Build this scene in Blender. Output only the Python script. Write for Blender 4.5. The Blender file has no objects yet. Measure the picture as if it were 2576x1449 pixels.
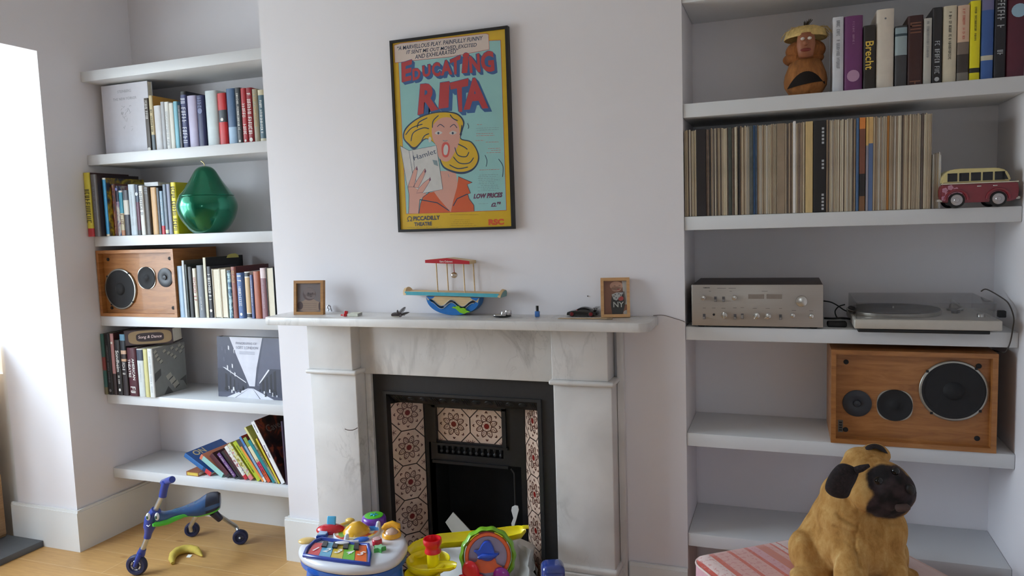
import bpy, bmesh, math, random
from mathutils import Vector, Matrix, Euler
random.seed(7)
S = bpy.context.scene
COL = S.collection
PI = math.pi

# ------------------------------------------------------------------ camera
CAM = Vector((2.17451, -2.77999, 1.54987))
CE = (math.radians(84.84779), math.radians(-1.88302), math.radians(20.30105))
FPX = 1864.1228
CROT = (Matrix.Rotation(CE[2], 3, 'Z') @ Matrix.Rotation(CE[0], 3, 'X') @ Matrix.Rotation(CE[1], 3, 'Z'))
def ray(u, v):
    return CROT @ Vector(((u - 1288) / FPX, -(v - 724.5) / FPX, -1))
def at(u, v, y=None, z=None, x=None, t=None):
    """measure: the point of the room seen at photo pixel (u, v) on a plane y=, z= or x=, or at depth t"""
    d = ray(u, v)
    if y is not None: t = (y - CAM.y) / d.y
    elif z is not None: t = (z - CAM.z) / d.z
    elif x is not None: t = (x - CAM.x) / d.x
    return CAM + t * d
def px(p):
    d = CROT.transposed() @ (Vector(p) - CAM)
    return 1288 + FPX * d.x / -d.z, 724.5 - FPX * d.y / -d.z
def xat(u, y, z):
    a, b = -3.0, 5.0
    for _ in range(40):
        m = (a + b) / 2
        if px((m, y, z))[0] < u: a = m
        else: b = m
    return a
def zat(v, x, y):
    a, b = -1.0, 4.0
    for _ in range(40):
        m = (a + b) / 2
        if px((x, y, m))[1] > v: a = m
        else: b = m
    return a

# ------------------------------------------------------------------ materials
MATS = {}
def lin(c):
    c = c / 255.0
    return c / 12.92 if c <= 0.04045 else ((c + 0.055) / 1.055) ** 2.4
def rgb(c): return (lin(c[0]), lin(c[1]), lin(c[2]), 1)
def col(r, g, b, rough=0.55, metal=0.0, var=0.06, scale=40.0, bump=0.0, coat=0.0, sheen=0.0, spec=0.5, stretch=(1, 1, 1)):
    key = ('c', r, g, b, rough, metal, var, scale, bump, coat, sheen, spec, stretch)
    if key in MATS: return MATS[key]
    m = bpy.data.materials.new('surface_%d_%d_%d' % (r, g, b)); m.use_nodes = True
    nt = m.node_tree; p = nt.nodes['Principled BSDF']
    p.inputs['Roughness'].default_value = rough; p.inputs['Metallic'].default_value = metal
    p.inputs['Coat Weight'].default_value = coat; p.inputs['Sheen Weight'].default_value = sheen
    p.inputs['Specular IOR Level'].default_value = spec
    tc = nt.nodes.new('ShaderNodeTexCoord'); mp = nt.nodes.new('ShaderNodeMapping'); mp.inputs['Scale'].default_value = stretch
    nz = nt.nodes.new('ShaderNodeTexNoise'); nz.inputs['Scale'].default_value = scale; nz.inputs['Detail'].default_value = 4
    cr = nt.nodes.new('ShaderNodeValToRGB')
    c = rgb((r, g, b))
    cr.color_ramp.elements[0].position = 0.3; cr.color_ramp.elements[1].position = 0.7
    cr.color_ramp.elements[0].color = tuple(x * (1 - var) for x in c[:3]) + (1,)
    cr.color_ramp.elements[1].color = tuple(min(1, x * (1 + var)) for x in c[:3]) + (1,)
    L = nt.links
    L.new(tc.outputs['Object'], mp.inputs['Vector']); L.new(mp.outputs['Vector'], nz.inputs['Vector'])
    L.new(nz.outputs['Fac'], cr.inputs['Fac']); L.new(cr.outputs['Color'], p.inputs['Base Color'])
    if bump:
        bp = nt.nodes.new('ShaderNodeBump'); bp.inputs['Strength'].default_value = bump; bp.inputs['Distance'].default_value = 0.01
        L.new(nz.outputs['Fac'], bp.inputs['Height']); L.new(bp.outputs['Normal'], p.inputs['Normal'])
    MATS[key] = m
    return m
def ramp_mat(name, build, stops, rough=0.5, bump=0.0, coat=0.0, metal=0.0):
    """procedural: build(nt, coord socket) gives a factor socket, stops colour it"""
    m = bpy.data.materials.new(name); m.use_nodes = True
    nt = m.node_tree; p = nt.nodes['Principled BSDF']; p.inputs['Roughness'].default_value = rough
    p.inputs['Coat Weight'].default_value = coat; p.inputs['Metallic'].default_value = metal
    tc = nt.nodes.new('ShaderNodeTexCoord')
    f = build(nt, tc.outputs['Object'])
    cr = nt.nodes.new('ShaderNodeValToRGB')
    e = cr.color_ramp.elements
    while len(e) < len(stops): e.new(0.5)
    for el, (pos, c) in zip(e, stops): el.position = pos; el.color = rgb(c)
    nt.links.new(f, cr.inputs['Fac']); nt.links.new(cr.outputs['Color'], p.inputs['Base Color'])
    if bump:
        bp = nt.nodes.new('ShaderNodeBump'); bp.inputs['Strength'].default_value = bump; bp.inputs['Distance'].default_value = 0.005
        nt.links.new(f, bp.inputs['Height']); nt.links.new(bp.outputs['Normal'], p.inputs['Normal'])
    return m
def mapped(nt, co, sc, rot=(0, 0, 0)):
    mp = nt.nodes.new('ShaderNodeMapping'); mp.inputs['Scale'].default_value = sc; mp.inputs['Rotation'].default_value = rot
    nt.links.new(co, mp.inputs['Vector']); return mp.outputs['Vector']
def noise(nt, co, scale, detail=6, dist=0.0, rough=0.5):
    n = nt.nodes.new('ShaderNodeTexNoise'); n.inputs['Scale'].default_value = scale; n.inputs['Detail'].default_value = detail
    n.inputs['Distortion'].default_value = dist; n.inputs['Roughness'].default_value = rough
    nt.links.new(co, n.inputs['Vector']); return n.outputs['Fac']
def wood_mat(name, dark, mid, light, grain=(1, 1, 1), scale=6.0, rough=0.45, coat=0.0):
    def b(nt, co):
        return noise(nt, mapped(nt, co, grain), scale, 8, 1.2, 0.6)
    return ramp_mat(name, b, [(0.25, dark), (0.5, mid), (0.75, light)], rough, 0.02, coat)
def glass_mat(name, tint=(1, 1, 1), gloss=0.08, rough=0.02, alpha_tint=None):
    m = bpy.data.materials.new(name); m.use_nodes = True; nt = m.node_tree
    for n in list(nt.nodes): nt.nodes.remove(n)
    o = nt.nodes.new('ShaderNodeOutputMaterial'); mx = nt.nodes.new('ShaderNodeMixShader')
    tr = nt.nodes.new('ShaderNodeBsdfTransparent'); gl = nt.nodes.new('ShaderNodeBsdfGlossy'); lw = nt.nodes.new('ShaderNodeLayerWeight')
    tr.inputs['Color'].default_value = (*tint, 1); gl.inputs['Roughness'].default_value = rough
    pw = nt.nodes.new('ShaderNodeMath'); pw.operation = 'POWER'; pw.inputs[1].default_value = 4.0
    mr = nt.nodes.new('ShaderNodeMapRange'); mr.inputs[3].default_value = .02 + gloss * .15; mr.inputs[4].default_value = .3 + gloss
    lw.inputs['Blend'].default_value = .5
    nt.links.new(lw.outputs['Facing'], pw.inputs[0]); nt.links.new(pw.outputs[0], mr.inputs[0]); nt.links.new(mr.outputs[0], mx.inputs[0])
    nt.links.new(tr.outputs[0], mx.inputs[1]); nt.links.new(gl.outputs[0], mx.inputs[2])
    nt.links.new(mx.outputs[0], o.inputs[0]); return m

# ------------------------------------------------------------------ mesh builder
class MB:
    def __init__(s): s.v = []; s.f = []; s.m = []
    def add(s, vs, fs, mat=0, T=None):
        k = len(s.v)
        if T is not None: vs = [T @ Vector(q) for q in vs]
        s.v += [tuple(q) for q in vs]
        for f in fs: s.f.append([i + k for i in f]); s.m.append(mat)
        return s
    def box(s, a, b, mat=0, T=None):
        (x0, y0, z0), (x1, y1, z1) = a, b
        vs = [(x0, y0, z0), (x1, y0, z0), (x1, y1, z0), (x0, y1, z0), (x0, y0, z1), (x1, y0, z1), (x1, y1, z1), (x0, y1, z1)]
        return s.add(vs, [(3, 2, 1, 0), (4, 5, 6, 7), (0, 1, 5, 4), (1, 2, 6, 5), (2, 3, 7, 6), (3, 0, 4, 7)], mat, T)
    def rbox(s, a, b, r, mat=0, T=None, seg=3):
        bm = bmesh.new(); bmesh.ops.create_cube(bm, size=1)
        for q in bm.verts: q.co = Vector([(a[i] + b[i]) / 2 + q.co[i] * (b[i] - a[i]) for i in range(3)])
        r = min(r, 0.49 * min(abs(b[i] - a[i]) for i in range(3)))
        bmesh.ops.bevel(bm, geom=bm.edges[:], offset=r, segments=seg, profile=0.5, affect='EDGES', clamp_overlap=True)
        return s.bm(bm, mat, T)
    def bm(s, bm, mat=0, T=None):
        bm.verts.index_update()
        s.add([q.co.copy() for q in bm.verts], [[q.index for q in f.verts] for f in bm.faces], mat, T); bm.free(); return s
    def lathe(s, prof, n=32, mat=0, T=None, cap=True):
        vs = []; fs = []
        for r, z in prof:
            for k in range(n): vs.append((r * math.cos(2 * PI * k / n), r * math.sin(2 * PI * k / n), z))
        for i in range(len(prof) - 1):
            for k in range(n):
                fs.append((i * n + k, i * n + (k + 1) % n, (i + 1) * n + (k + 1) % n, (i + 1) * n + k))
        if cap:
            if prof[0][0] > 1e-6: fs.append(tuple(range(n - 1, -1, -1)))
            if prof[-1][0] > 1e-6: fs.append(tuple(range((len(prof) - 1) * n, len(prof) * n)))
        return s.add(vs, fs, mat, T)
    def cyl(s, p0, p1, r0, r1=None, n=20, mat=0, T=None):
        p0 = Vector(p0); p1 = Vector(p1); d = p1 - p0
        Q = Matrix.Translation(p0) @ d.to_track_quat('Z', 'Y').to_matrix().to_4x4()
        if T is not None: Q = T @ Q
        return s.lathe([(r0, 0), (r0 if r1 is None else r1, d.length)], n, mat, Q)
    def disc(s, c, nrm, r, h, n=28, mat=0, bev=0.15, T=None):
        """a low knob or disc standing on plane at c along nrm"""
        Q = Matrix.Translation(c) @ Vector(nrm).to_track_quat('Z', 'Y').to_matrix().to_4x4()
        if T is not None: Q = T @ Q
        e = min(h, r) * bev
        return s.lathe([(r, 0), (r, h - e), (r - e * .3, h - e * .3), (r - e, h)], n, mat, Q)
    def tube(s, pts, r, n=8, mat=0, T=None, closed=False):
        pts = [Vector(q) for q in pts]; N = len(pts)
        rs = r if isinstance(r, (list, tuple)) else [r] * N
        vs = []; fs = []; up = None
        for i in range(N):
            if closed: d = pts[(i + 1) % N] - pts[i - 1]
            else: d = pts[min(i + 1, N - 1)] - pts[max(i - 1, 0)]
            d.normalize()
            if up is None:
                up = Vector((0, 0, 1)) if abs(d.z) < .9 else Vector((1, 0, 0))
            a = d.cross(up)
            if a.length < 1e-5: a = d.orthogonal()
            a.normalize(); b = a.cross(d).normalized(); up = b
            for k in range(n):
                t = 2 * PI * k / n
                vs.append(pts[i] + rs[i] * (math.cos(t) * a + math.sin(t) * b))
        for i in range(N if closed else N - 1):
            j = (i + 1) % N
            for k in range(n): fs.append((i * n + k, i * n + (k + 1) % n, j * n + (k + 1) % n, j * n + k))
        if not closed: fs.append(tuple(range(n - 1, -1, -1))); fs.append(tuple(range((N - 1) * n, N * n)))
        return s.add(vs, fs, mat, T)
    def ell(s, c, r, n=20, m=12, mat=0, T=None, rot=None):
        vs = []; fs = []
        Q = Matrix.Translation(c) @ (rot.to_4x4() if rot is not None else Matrix.Identity(4))
        for i in range(m + 1):
            th = PI * i / m
            for k in range(n):
                ph = 2 * PI * k / n
                vs.append(Q @ Vector((r[0] * math.sin(th) * math.cos(ph), r[1] * math.sin(th) * math.sin(ph), r[2] * math.cos(th))))
        for i in range(m):
            for k in range(n): fs.append((i * n + k, (i + 1) * n + k, (i + 1) * n + (k + 1) % n, i * n + (k + 1) % n))
        return s.add(vs, fs, mat, T)
    def prism(s, poly, h0, h1, mat=0, T=None, side=None):
        """2D polygon in local XZ, from y=h0 (front) to y=h1"""
        n = len(poly)
        vs = [(x, h0, z) for x, z in poly] + [(x, h1, z) for x, z in poly]
        s.add(vs, [tuple(range(n)), tuple(range(2 * n - 1, n - 1, -1))], mat, T)
        return s.add(vs, [(i, i + n, (i + 1) % n + n, (i + 1) % n) for i in range(n)], mat if side is None else side, T)
    def prismz(s, poly, z0, z1, mat=0, T=None):
        n = len(poly)
        vs = [(x, y, z0) for x, y in poly] + [(x, y, z1) for x, y in poly]
        return s.add(vs, [tuple(range(n - 1, -1, -1)), tuple(range(n, 2 * n))] + [(i, (i + 1) % n, (i + 1) % n + n, i + n) for i in range(n)], mat, T)
    def text(s, txt, size, T, mat=0, fat=0.0, fit=None, align='CENTER', shear=0.0):
        vs, fs = glyphs(txt, fat, shear)
        if not vs: return s
        x0 = min(q[0] for q in vs); x1 = max(q[0] for q in vs); z0 = min(q[1] for q in vs); z1 = max(q[1] for q in vs)
        k = size
        if fit and (x1 - x0) * k > fit: k = fit / (x1 - x0)
        ox = (x0 + x1) / 2 if align == 'CENTER' else x0
        return s.add([((q[0] - ox) * k, 0, (q[1] - (z0 + z1) / 2) * k) for q in vs], fs, mat, T)
    def build(s, name, mats, parent=None, world=False, smooth=None):
        me = bpy.data.meshes.new(name)
        vs = s.v
        if world and parent is not None:
            Q = chain(parent).inverted(); vs = [tuple(Q @ Vector(q)) for q in vs]
        me.from_pydata(vs, [], s.f); 
        if not isinstance(mats, (list, tuple)): mats = [mats]
        for m in mats: me.materials.append(m)
        me.polygons.foreach_set('material_index', s.m)
        if smooth is not None:
            me.polygons.foreach_set('use_smooth', [True] * len(s.f))
            me.set_sharp_from_angle(angle=math.radians(smooth))
        me.validate(); me.update()
        o = bpy.data.objects.new(name, me); COL.objects.link(o)
        if parent is not None: o.parent = parent
        return o
def chain(o):
    m = o.matrix_basis.copy()
    while o.parent is not None: o = o.parent; m = o.matrix_basis @ m
    return m
_GL = {}
def glyphs(txt, fat=0.0, shear=0.0):
    k = (txt, fat, shear)
    if k not in _GL:
        cu = bpy.data.curves.new('lettering', 'FONT'); cu.body = txt; cu.size = 1.0; cu.offset = fat; cu.resolution_u = 3; cu.shear = shear
        o = bpy.data.objects.new('lettering', cu)
        me = o.to_mesh()
        _GL[k] = ([tuple(q.co) for q in me.vertices], [tuple(p.vertices) for p in me.polygons])
        o.to_mesh_clear(); bpy.data.objects.remove(o); bpy.data.curves.remove(cu)
    return _GL[k]

# ------------------------------------------------------------------ things
def tag(o, label, cat, group=None):
    o['label'] = label; o['category'] = cat
    if group: o['group'] = group
    return o
def thing(name, label, cat, loc=(0, 0, 0), rot=(0, 0, 0), group=None):
    o = bpy.data.objects.new(name, None); COL.objects.link(o); o.empty_display_size = 0.02
    o.location = loc; o.rotation_euler = rot
    return tag(o, label, cat, group)
def struct(o):
    o['kind'] = 'structure'; return o
def TR(x, y, z): return Matrix.Translation((x, y, z))
def RX(a): return Matrix.Rotation(math.radians(a), 4, 'X')
def RY(a): return Matrix.Rotation(math.radians(a), 4, 'Y')
def RZ(a): return Matrix.Rotation(math.radians(a), 4, 'Z')
# ------------------------------------------------------------------ the room
XL, XR, D = -1.089, 2.884, 0.325       # left wall, right wall, alcove back wall
XC = 1.827                              # chimney breast runs x 0..XC at y=0
H = 2.95
WALL = col(227, 224, 227, 0.85, var=0.012, scale=3)
GLOSSW = col(226, 227, 226, 0.4, var=0.01, scale=3)
CEIL = col(240, 240, 239, 0.9, var=0.01, scale=3)
m = MB()
YB = -5.2
m.box((-1.5, -0.217, 0), (XL, D + .15, H)); m.box((-1.5, -2.0, 2.41), (XL, -0.217, H)); m.box((-1.5, YB, 0), (XL, -2.0, H))
struct(m.build('wall_left', WALL))
m = MB(); m.box((XR, YB, 0), (XR + .15, D + .15, H)); struct(m.build('wall_right', WALL))
m = MB(); m.box((XL, D, 0), (XR, D + .15, H)); struct(m.build('wall_front', WALL))
m = MB()
FX0, FX1, FZ = 0.51, 1.30, 0.93
m.box((0, 0, 0), (FX0, D, H)); m.box((FX1, 0, 0), (XC, D, H)); m.box((FX0, 0, FZ), (FX1, D, H))
struct(m.build('wall_chimney', WALL))
RW0, RW1, RZ0, RZ1 = 1.5, 1.95, 1.2, 1.95  # hole for the added back window, out of view, there only for fill light
m = MB(); m.box((XL - 1.2, YB - .15, 0), (RW0, YB, H)); m.box((RW1, YB - .15, 0), (XR + .15, YB, H)); m.box((RW0, YB - .15, 0), (RW1, YB, RZ0)); m.box((RW0, YB - .15, RZ1), (RW1, YB, H)); struct(m.build('wall_back', col(200, 199, 196, .9, var=.02, scale=3)))
m = MB(); m.box((-2.3, YB - .15, H), (XR + .15, D + .15, H + .1)); struct(m.build('ceiling', CEIL))
# oak floor: boards running along x, with fine pale seams
def floor_mat():
    mt = bpy.data.materials.new('oak_boards'); mt.use_nodes = True; nt = mt.node_tree; p = nt.nodes['Principled BSDF']; L = nt.links
    tc = nt.nodes.new('ShaderNodeTexCoord').outputs['Object']
    br = nt.nodes.new('ShaderNodeTexBrick'); br.inputs['Scale'].default_value = 1.0
    br.inputs['Brick Width'].default_value = 2.1; br.inputs['Row Height'].default_value = 0.185; br.inputs['Mortar Size'].default_value = 0.0012
    br.offset = 0.37
    br.inputs['Color1'].default_value = rgb((208, 166, 108)); br.inputs['Color2'].default_value = rgb((196, 152, 94)); br.inputs['Mortar'].default_value = rgb((222, 196, 150))
    L.new(tc, br.inputs['Vector'])
    g = noise(nt, mapped(nt, tc, (1.2, 14, 1)), 4, 8, 1.5, .6)
    cr = nt.nodes.new('ShaderNodeValToRGB'); cr.color_ramp.elements[0].position = .3; cr.color_ramp.elements[0].color = (.72, .68, .62, 1)
    cr.color_ramp.elements[1].position = .65; cr.color_ramp.elements[1].color = (1, 1, 1, 1)
    L.new(g, cr.inputs['Fac'])
    mx = nt.nodes.new('ShaderNodeMixRGB'); mx.blend_type = 'MULTIPLY'; mx.inputs[0].default_value = .6
    L.new(br.outputs['Color'], mx.inputs[1]); L.new(cr.outputs['Color'], mx.inputs[2])
    vo = nt.nodes.new('ShaderNodeTexVoronoi'); vo.inputs['Scale'].default_value = 2.6; L.new(mapped(nt, tc, (1, 2.2, 1)), vo.inputs['Vector'])
    c2 = nt.nodes.new('ShaderNodeValToRGB'); c2.color_ramp.elements[0].position = .03; c2.color_ramp.elements[0].color = (.55, .42, .3, 1); c2.color_ramp.elements[1].position = .09; c2.color_ramp.elements[1].color = (1, 1, 1, 1)
    L.new(vo.outputs['Distance'], c2.inputs['Fac'])
    m2 = nt.nodes.new('ShaderNodeMixRGB'); m2.blend_type = 'MULTIPLY'; m2.inputs[0].default_value = .7
    L.new(mx.outputs[0], m2.inputs[1]); L.new(c2.outputs[0], m2.inputs[2]); L.new(m2.outputs[0], p.inputs['Base Color'])
    p.inputs['Roughness'].default_value = .42
    return mt
m = MB(); m.box((-2.3, YB - .15, -.05), (XR + .15, D + .15, 0)); struct(m.build('floor', floor_mat()))
# square bay: low wall, three windows, soffit
BX = -2.1
BAYW = col(222, 222, 220, .7, var=.01, scale=3)
SZ = 0.86
m = MB()
m.box((BX - .12, -2.15, 0), (BX, -.07, SZ)); m.box((BX, -.19, 0), (-1.5, -.07, SZ)); m.box((BX, -2.15, 0), (-1.5, -2.03, SZ))
m.box((-1.56, -.19, SZ), (-1.5, -.07, 2.41)); m.box((-1.56, -2.15, SZ), (-1.5, -2.03, 2.41))
m.box((BX - .12, -2.15, 2.41), (-1.5, -.07, H)); m.box((BX - .12, -.19, SZ), (BX + .02, -.07, 2.41)); m.box((BX - .12, -2.15, SZ), (BX + .02, -2.03, 2.41))
struct(m.build('wall_bay', BAYW))
PANE = glass_mat('window_glass', (.97, .98, .98), .15)
def window(n, p0, p1, inward, zs=SZ, ze=2.41):
    """sash window between plan points p0,p1"""
    p0 = Vector((*p0, 0)); p1 = Vector((*p1, 0)); d = (p1 - p0); w = d.length; d.normalize()
    ang = math.atan2(d.y, d.x)
    T = TR(p0.x, p0.y, zs) @ Matrix.Rotation(ang, 4, 'Z'); h = ze - zs
    r = bpy.data.objects.new('window_%d' % n, None); COL.objects.link(r); r['kind'] = 'structure'; r.location = T.translation; r.rotation_euler = (0, 0, ang)
    m = MB(); f = .06
    for a, b in (((0, -.03, 0), (f, .03, h)), ((w - f, -.03, 0), (w, .03, h)), ((f, -.03, 0), (w - f, .03, f)), ((f, -.03, h - f), (w - f, .03, h)), ((f, -.03, h * .52), (w - f, .03, h * .52 + .05))):
        m.box(a, b)
    k = max(1, round(w / .75))
    for i in range(1, k): m.box((w * i / k - .03, -.03, f), (w * i / k + .03, .03, h - f))
    m.build('window_frame', GLOSSW, r)
    m = MB(); m.box((f, -.003, f), (w - f, .003, h - f)); m.build('pane', PANE, r)
window(1, (BX - .06, -.19), (BX - .06, -2.03), 1); window(2, (BX + .02, -.13), (-1.56, -.13), 1); window(3, (BX + .02, -2.09), (-1.56, -2.09), 1)
window(4, (RW0, YB - .08), (RW1, YB - .08), 1, RZ0, RZ1)  # added unseen window, made up to brighten the right alcove
# skirting: tall with a small top bead
def skirt(name, runs):
    m = MB()
    for (ax, ay), (bx, by) in runs:
        x0, x1 = sorted((ax, bx)); y0, y1 = sorted((ay, by))
        m.box((x0, y0, 0), (x1, y1, .196))
        g = .004
        m.box((x0 + (g if x1 - x0 < .03 else 0), y0 + (g if y1 - y0 < .03 else 0), .196), (x1 - (g if x1 - x0 < .03 else 0), y1 - (g if y1 - y0 < .03 else 0), .207))
    struct(m.build(name, GLOSSW))
t = .018
skirt('baseboard_left', [((-1.53, -.217 - t), (XL + t, -.217)), ((XL, -.217), (XL + t, D - t)), ((XL, YB), (XL + t, -2.0))])
skirt('baseboard_front', [((XL + t, D - t), (-t, D)), ((XC, D - t), (XR - t, D))])
skirt('baseboard_chimney', [((-t, -t), (.17, 0)), ((-t, 0), (0, D)), ((1.605, -t), (XC, 0))])
skirt('baseboard_right', [((XR - t, YB), (XR, D))])
# ------------------------------------------------------------------ alcove shelves
TH = .05
LT = [2.352, 1.945, 1.541, 1.138, 0.737, 0.346]
RT = [2.356, 1.952, 1.545, 1.138, 0.734, 0.343]
SHM = col(216, 218, 220, .45, var=.01, scale=3)
ordn = ['topmost', 'second from top', 'third from top', 'fourth from top', 'fifth from top', 'lowest']
def board(x0, x1, zt, lab, grp):
    m = MB(); m.rbox((x0, .004, zt - TH), (x1, D - .001, zt), .0025, seg=2)
    tag(m.build('shelf', SHM, smooth=40), lab, 'shelf', grp)
for i, z in enumerate(LT): board(XL + .001, -.001, z, 'white built-in shelf, %s in the alcove left of the fireplace' % ordn[i], 'white shelves in the left alcove')
for i, z in enumerate(RT): board(XC + .001, XR - .001, z, 'white built-in shelf, %s in the alcove right of the fireplace' % ordn[i], 'white shelves in the right alcove')
# bay: slate step and a tan chest beyond the reveal
m = MB(); m.rbox((-2.09, -1.5, .001), (-1.318, -.237, .032), .002, seg=2)
tag(m.build('floor_slab', col(88, 92, 97, .5, var=.05, scale=30), smooth=40), 'dark grey slab lying on the floor in the bay at left edge', 'slab')
ch = thing('chest_of_drawers', 'tan wooden chest with dark top standing on grey slab at left edge', 'chest', (-1.75, -.53, .032))
OAK = wood_mat('tan_wood', (150, 116, 78), (172, 136, 96), (186, 152, 112), (3, 1, 10), 5)
m = MB(); m.box((-.2, -.28, 0), (.185, .28, .99)); m.build('carcass', OAK, ch)
for k in range(3):
    m = MB(); m.rbox((.186, -.275, .015 + k * .325), (.2, .275, .328 + k * .325), .004); m.build('drawer', OAK, ch, smooth=40)
m = MB(); m.rbox((-.22, -.29, .99), (.215, .29, 1.03), .004); m.build('top', col(52, 54, 58, .5), ch, smooth=40)
# ------------------------------------------------------------------ marble fireplace surround
def marble():
    m = bpy.data.materials.new('veined_marble'); m.use_nodes = True; nt = m.node_tree; p = nt.nodes['Principled BSDF']; L = nt.links
    tc = nt.nodes.new('ShaderNodeTexCoord').outputs['Object']
    base = nt.nodes.new('ShaderNodeValToRGB'); L.new(noise(nt, tc, 3.5, 6, .4), base.inputs['Fac'])
    base.color_ramp.elements[0].position = .3; base.color_ramp.elements[0].color = rgb((196, 193, 190)); base.color_ramp.elements[1].position = .7; base.color_ramp.elements[1].color = rgb((222, 219, 216))
    def vein(scale, rot, width, dist, lo):
        n = noise(nt, mapped(nt, tc, (1.6, 1, .7), rot), scale, 7, dist, .55)
        a = nt.nodes.new('ShaderNodeMath'); a.operation = 'SUBTRACT'; a.inputs[1].default_value = .5; L.new(n, a.inputs[0])
        b = nt.nodes.new('ShaderNodeMath'); b.operation = 'ABSOLUTE'; L.new(a.outputs[0], b.inputs[0])
        c = nt.nodes.new('ShaderNodeMapRange'); c.inputs[1].default_value = 0; c.inputs[2].default_value = width; c.inputs[3].default_value = lo; c.inputs[4].default_value = 1; L.new(b.outputs[0], c.inputs[0])
        return c.outputs[0]
    v1 = vein(2.2, (0, .8, 0), .03, .7, .78); v2 = vein(6.5, (0, -.5, .3), .012, .5, .84)
    patch = nt.nodes.new('ShaderNodeMapRange'); patch.inputs[1].default_value = .5; patch.inputs[2].default_value = .62; L.new(noise(nt, tc, 2.2, 3), patch.inputs[0])
    mul = nt.nodes.new('ShaderNodeMath'); mul.operation = 'MULTIPLY'; L.new(v1, mul.inputs[0]); L.new(v2, mul.inputs[1])
    mixf = nt.nodes.new('ShaderNodeMix'); mixf.inputs[2].default_value = 1.0; L.new(patch.outputs[0], mixf.inputs[0]); L.new(mul.outputs[0], mixf.inputs[3])
    mx = nt.nodes.new('ShaderNodeMixRGB'); mx.blend_type = 'MULTIPLY'; mx.inputs[0].default_value = 1; L.new(base.outputs[0], mx.inputs[1]); L.new(mixf.outputs[0], mx.inputs[2])
    L.new(mx.outputs[0], p.inputs['Base Color']); p.inputs['Roughness'].default_value = .32
    return m
MARB = marble()
fs = thing('fireplace_surround', 'white marble fireplace surround with veined mantel shelf on the chimney breast', 'fireplace', (.905, 0, 0))
PL = (.243, .471); PR = (1.343, 1.571); PF = -.115
MZ0, MZ1 = 1.143, 1.177
# mantel shelf with a rounded front right corner
m = MB()
poly = [(.087, -.0015), (.087, -.185), (.094, -.2), (.105, -.204)]
for k in range(9):
    a = -PI / 2 + PI / 2 * k / 8; poly.append((1.685 + .042 * math.cos(a), -.162 + .042 * math.sin(a)))
poly.append((1.727, -.0015))
bm = bmesh.new(); vs = [bm.verts.new((x, y, MZ0)) for x, y in poly]; f = bm.faces.new(vs)
bm.normal_update()
r = bmesh.ops.extrude_face_region(bm, geom=[f]); bmesh.ops.translate(bm, verts=[q for q in r['geom'] if isinstance(q, bmesh.types.BMVert)], vec=(0, 0, MZ1 - MZ0))
bmesh.ops.recalc_face_normals(bm, faces=bm.faces[:])
ed = [e for e in bm.edges if abs(e.verts[0].co.z - e.verts[1].co.z) < 1e-6]
bmesh.ops.bevel(bm, geom=ed, offset=.004, segments=2, profile=.5, affect='EDGES')
m.bm(bm); m.build('mantel_shelf', MARB, fs, True, 40)
for nm, (a, b) in (('pilaster', PL), ('pilaster', PR)):
    m = MB(); m.rbox((a, PF, .2), (b, -.001, .924), .004); pl = m.build('pilaster', MARB, fs, True, 40)
    m = MB(); m.rbox((a - .004, PF - .002, .942), (b - .012, -.001, MZ0 - .0005), .004); m.build('corner_block', MARB, pl, True, 40)
    m = MB(); m.rbox((a - .014, PF - .018, .9235), (b + .012, -.001, .9425), .008); m.build('moulding', MARB, pl, True, 40)
    m = MB(); m.rbox((a - .006, PF - .02, .001), (b + .012, -.001, .19), .004); m.rbox((a - .006, PF - .014, .19), (b + .01, -.001, .2155), .008); m.build('plinth_block', MARB, pl, True, 40)
m = MB(); m.rbox((PL[1] - .013, -.052, .917), (PR[0] - .004, -.001, MZ0 - .0005), .003); m.build('frieze', MARB, fs, True, 40)
m = MB(); m.rbox((PL[1] + .001, -.045, .001), (.5, -.001, .9165), .003); m.build('inner_slip', MARB, fs, True, 40)
m = MB(); m.rbox((PR[1] + .001, -.03, .001), (1.598, -.001, MZ0 - .001), .003); m.build('side_slip', MARB, fs, True, 40)
# ------------------------------------------------------------------ cast iron insert with tiled cheeks
IRON = col(30, 29, 31, .5, .0, var=.15, scale=60, bump=.05)
IRON2 = col(22, 21, 23, .42, .0, var=.15, scale=60)
SOOT = col(14, 13, 13, .9, var=.2)
fi = thing('fireplace_insert', 'black cast iron fireplace insert with floral tiled cheeks inside marble surround', 'fireplace', (.905, .05, 0))
IX0, IX1, IZ = .5005, 1.3415, .9165
OX0, OX1, OZ = .566, 1.249, .828        # opening in the front plate
BXL, BXR, BY = .663, 1.137, .123        # back plane between the cheeks
m = MB()
m.box((IX0, -.028, .001), (OX0, .0, IZ)); m.box((OX1, -.028, .001), (IX1, .0, IZ)); m.box((OX0, -.028, OZ), (OX1, .0, IZ))
m.box((OX0 - .016, -.036, .001), (OX0, -.028, OZ + .012)); m.box((OX1, -.036, .001), (OX1 + .016, -.028, OZ + .012)); m.box((OX0, -.036, OZ), (OX1, -.028, OZ + .012))
m.build('outer_frame', IRON, fi, True)
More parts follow.
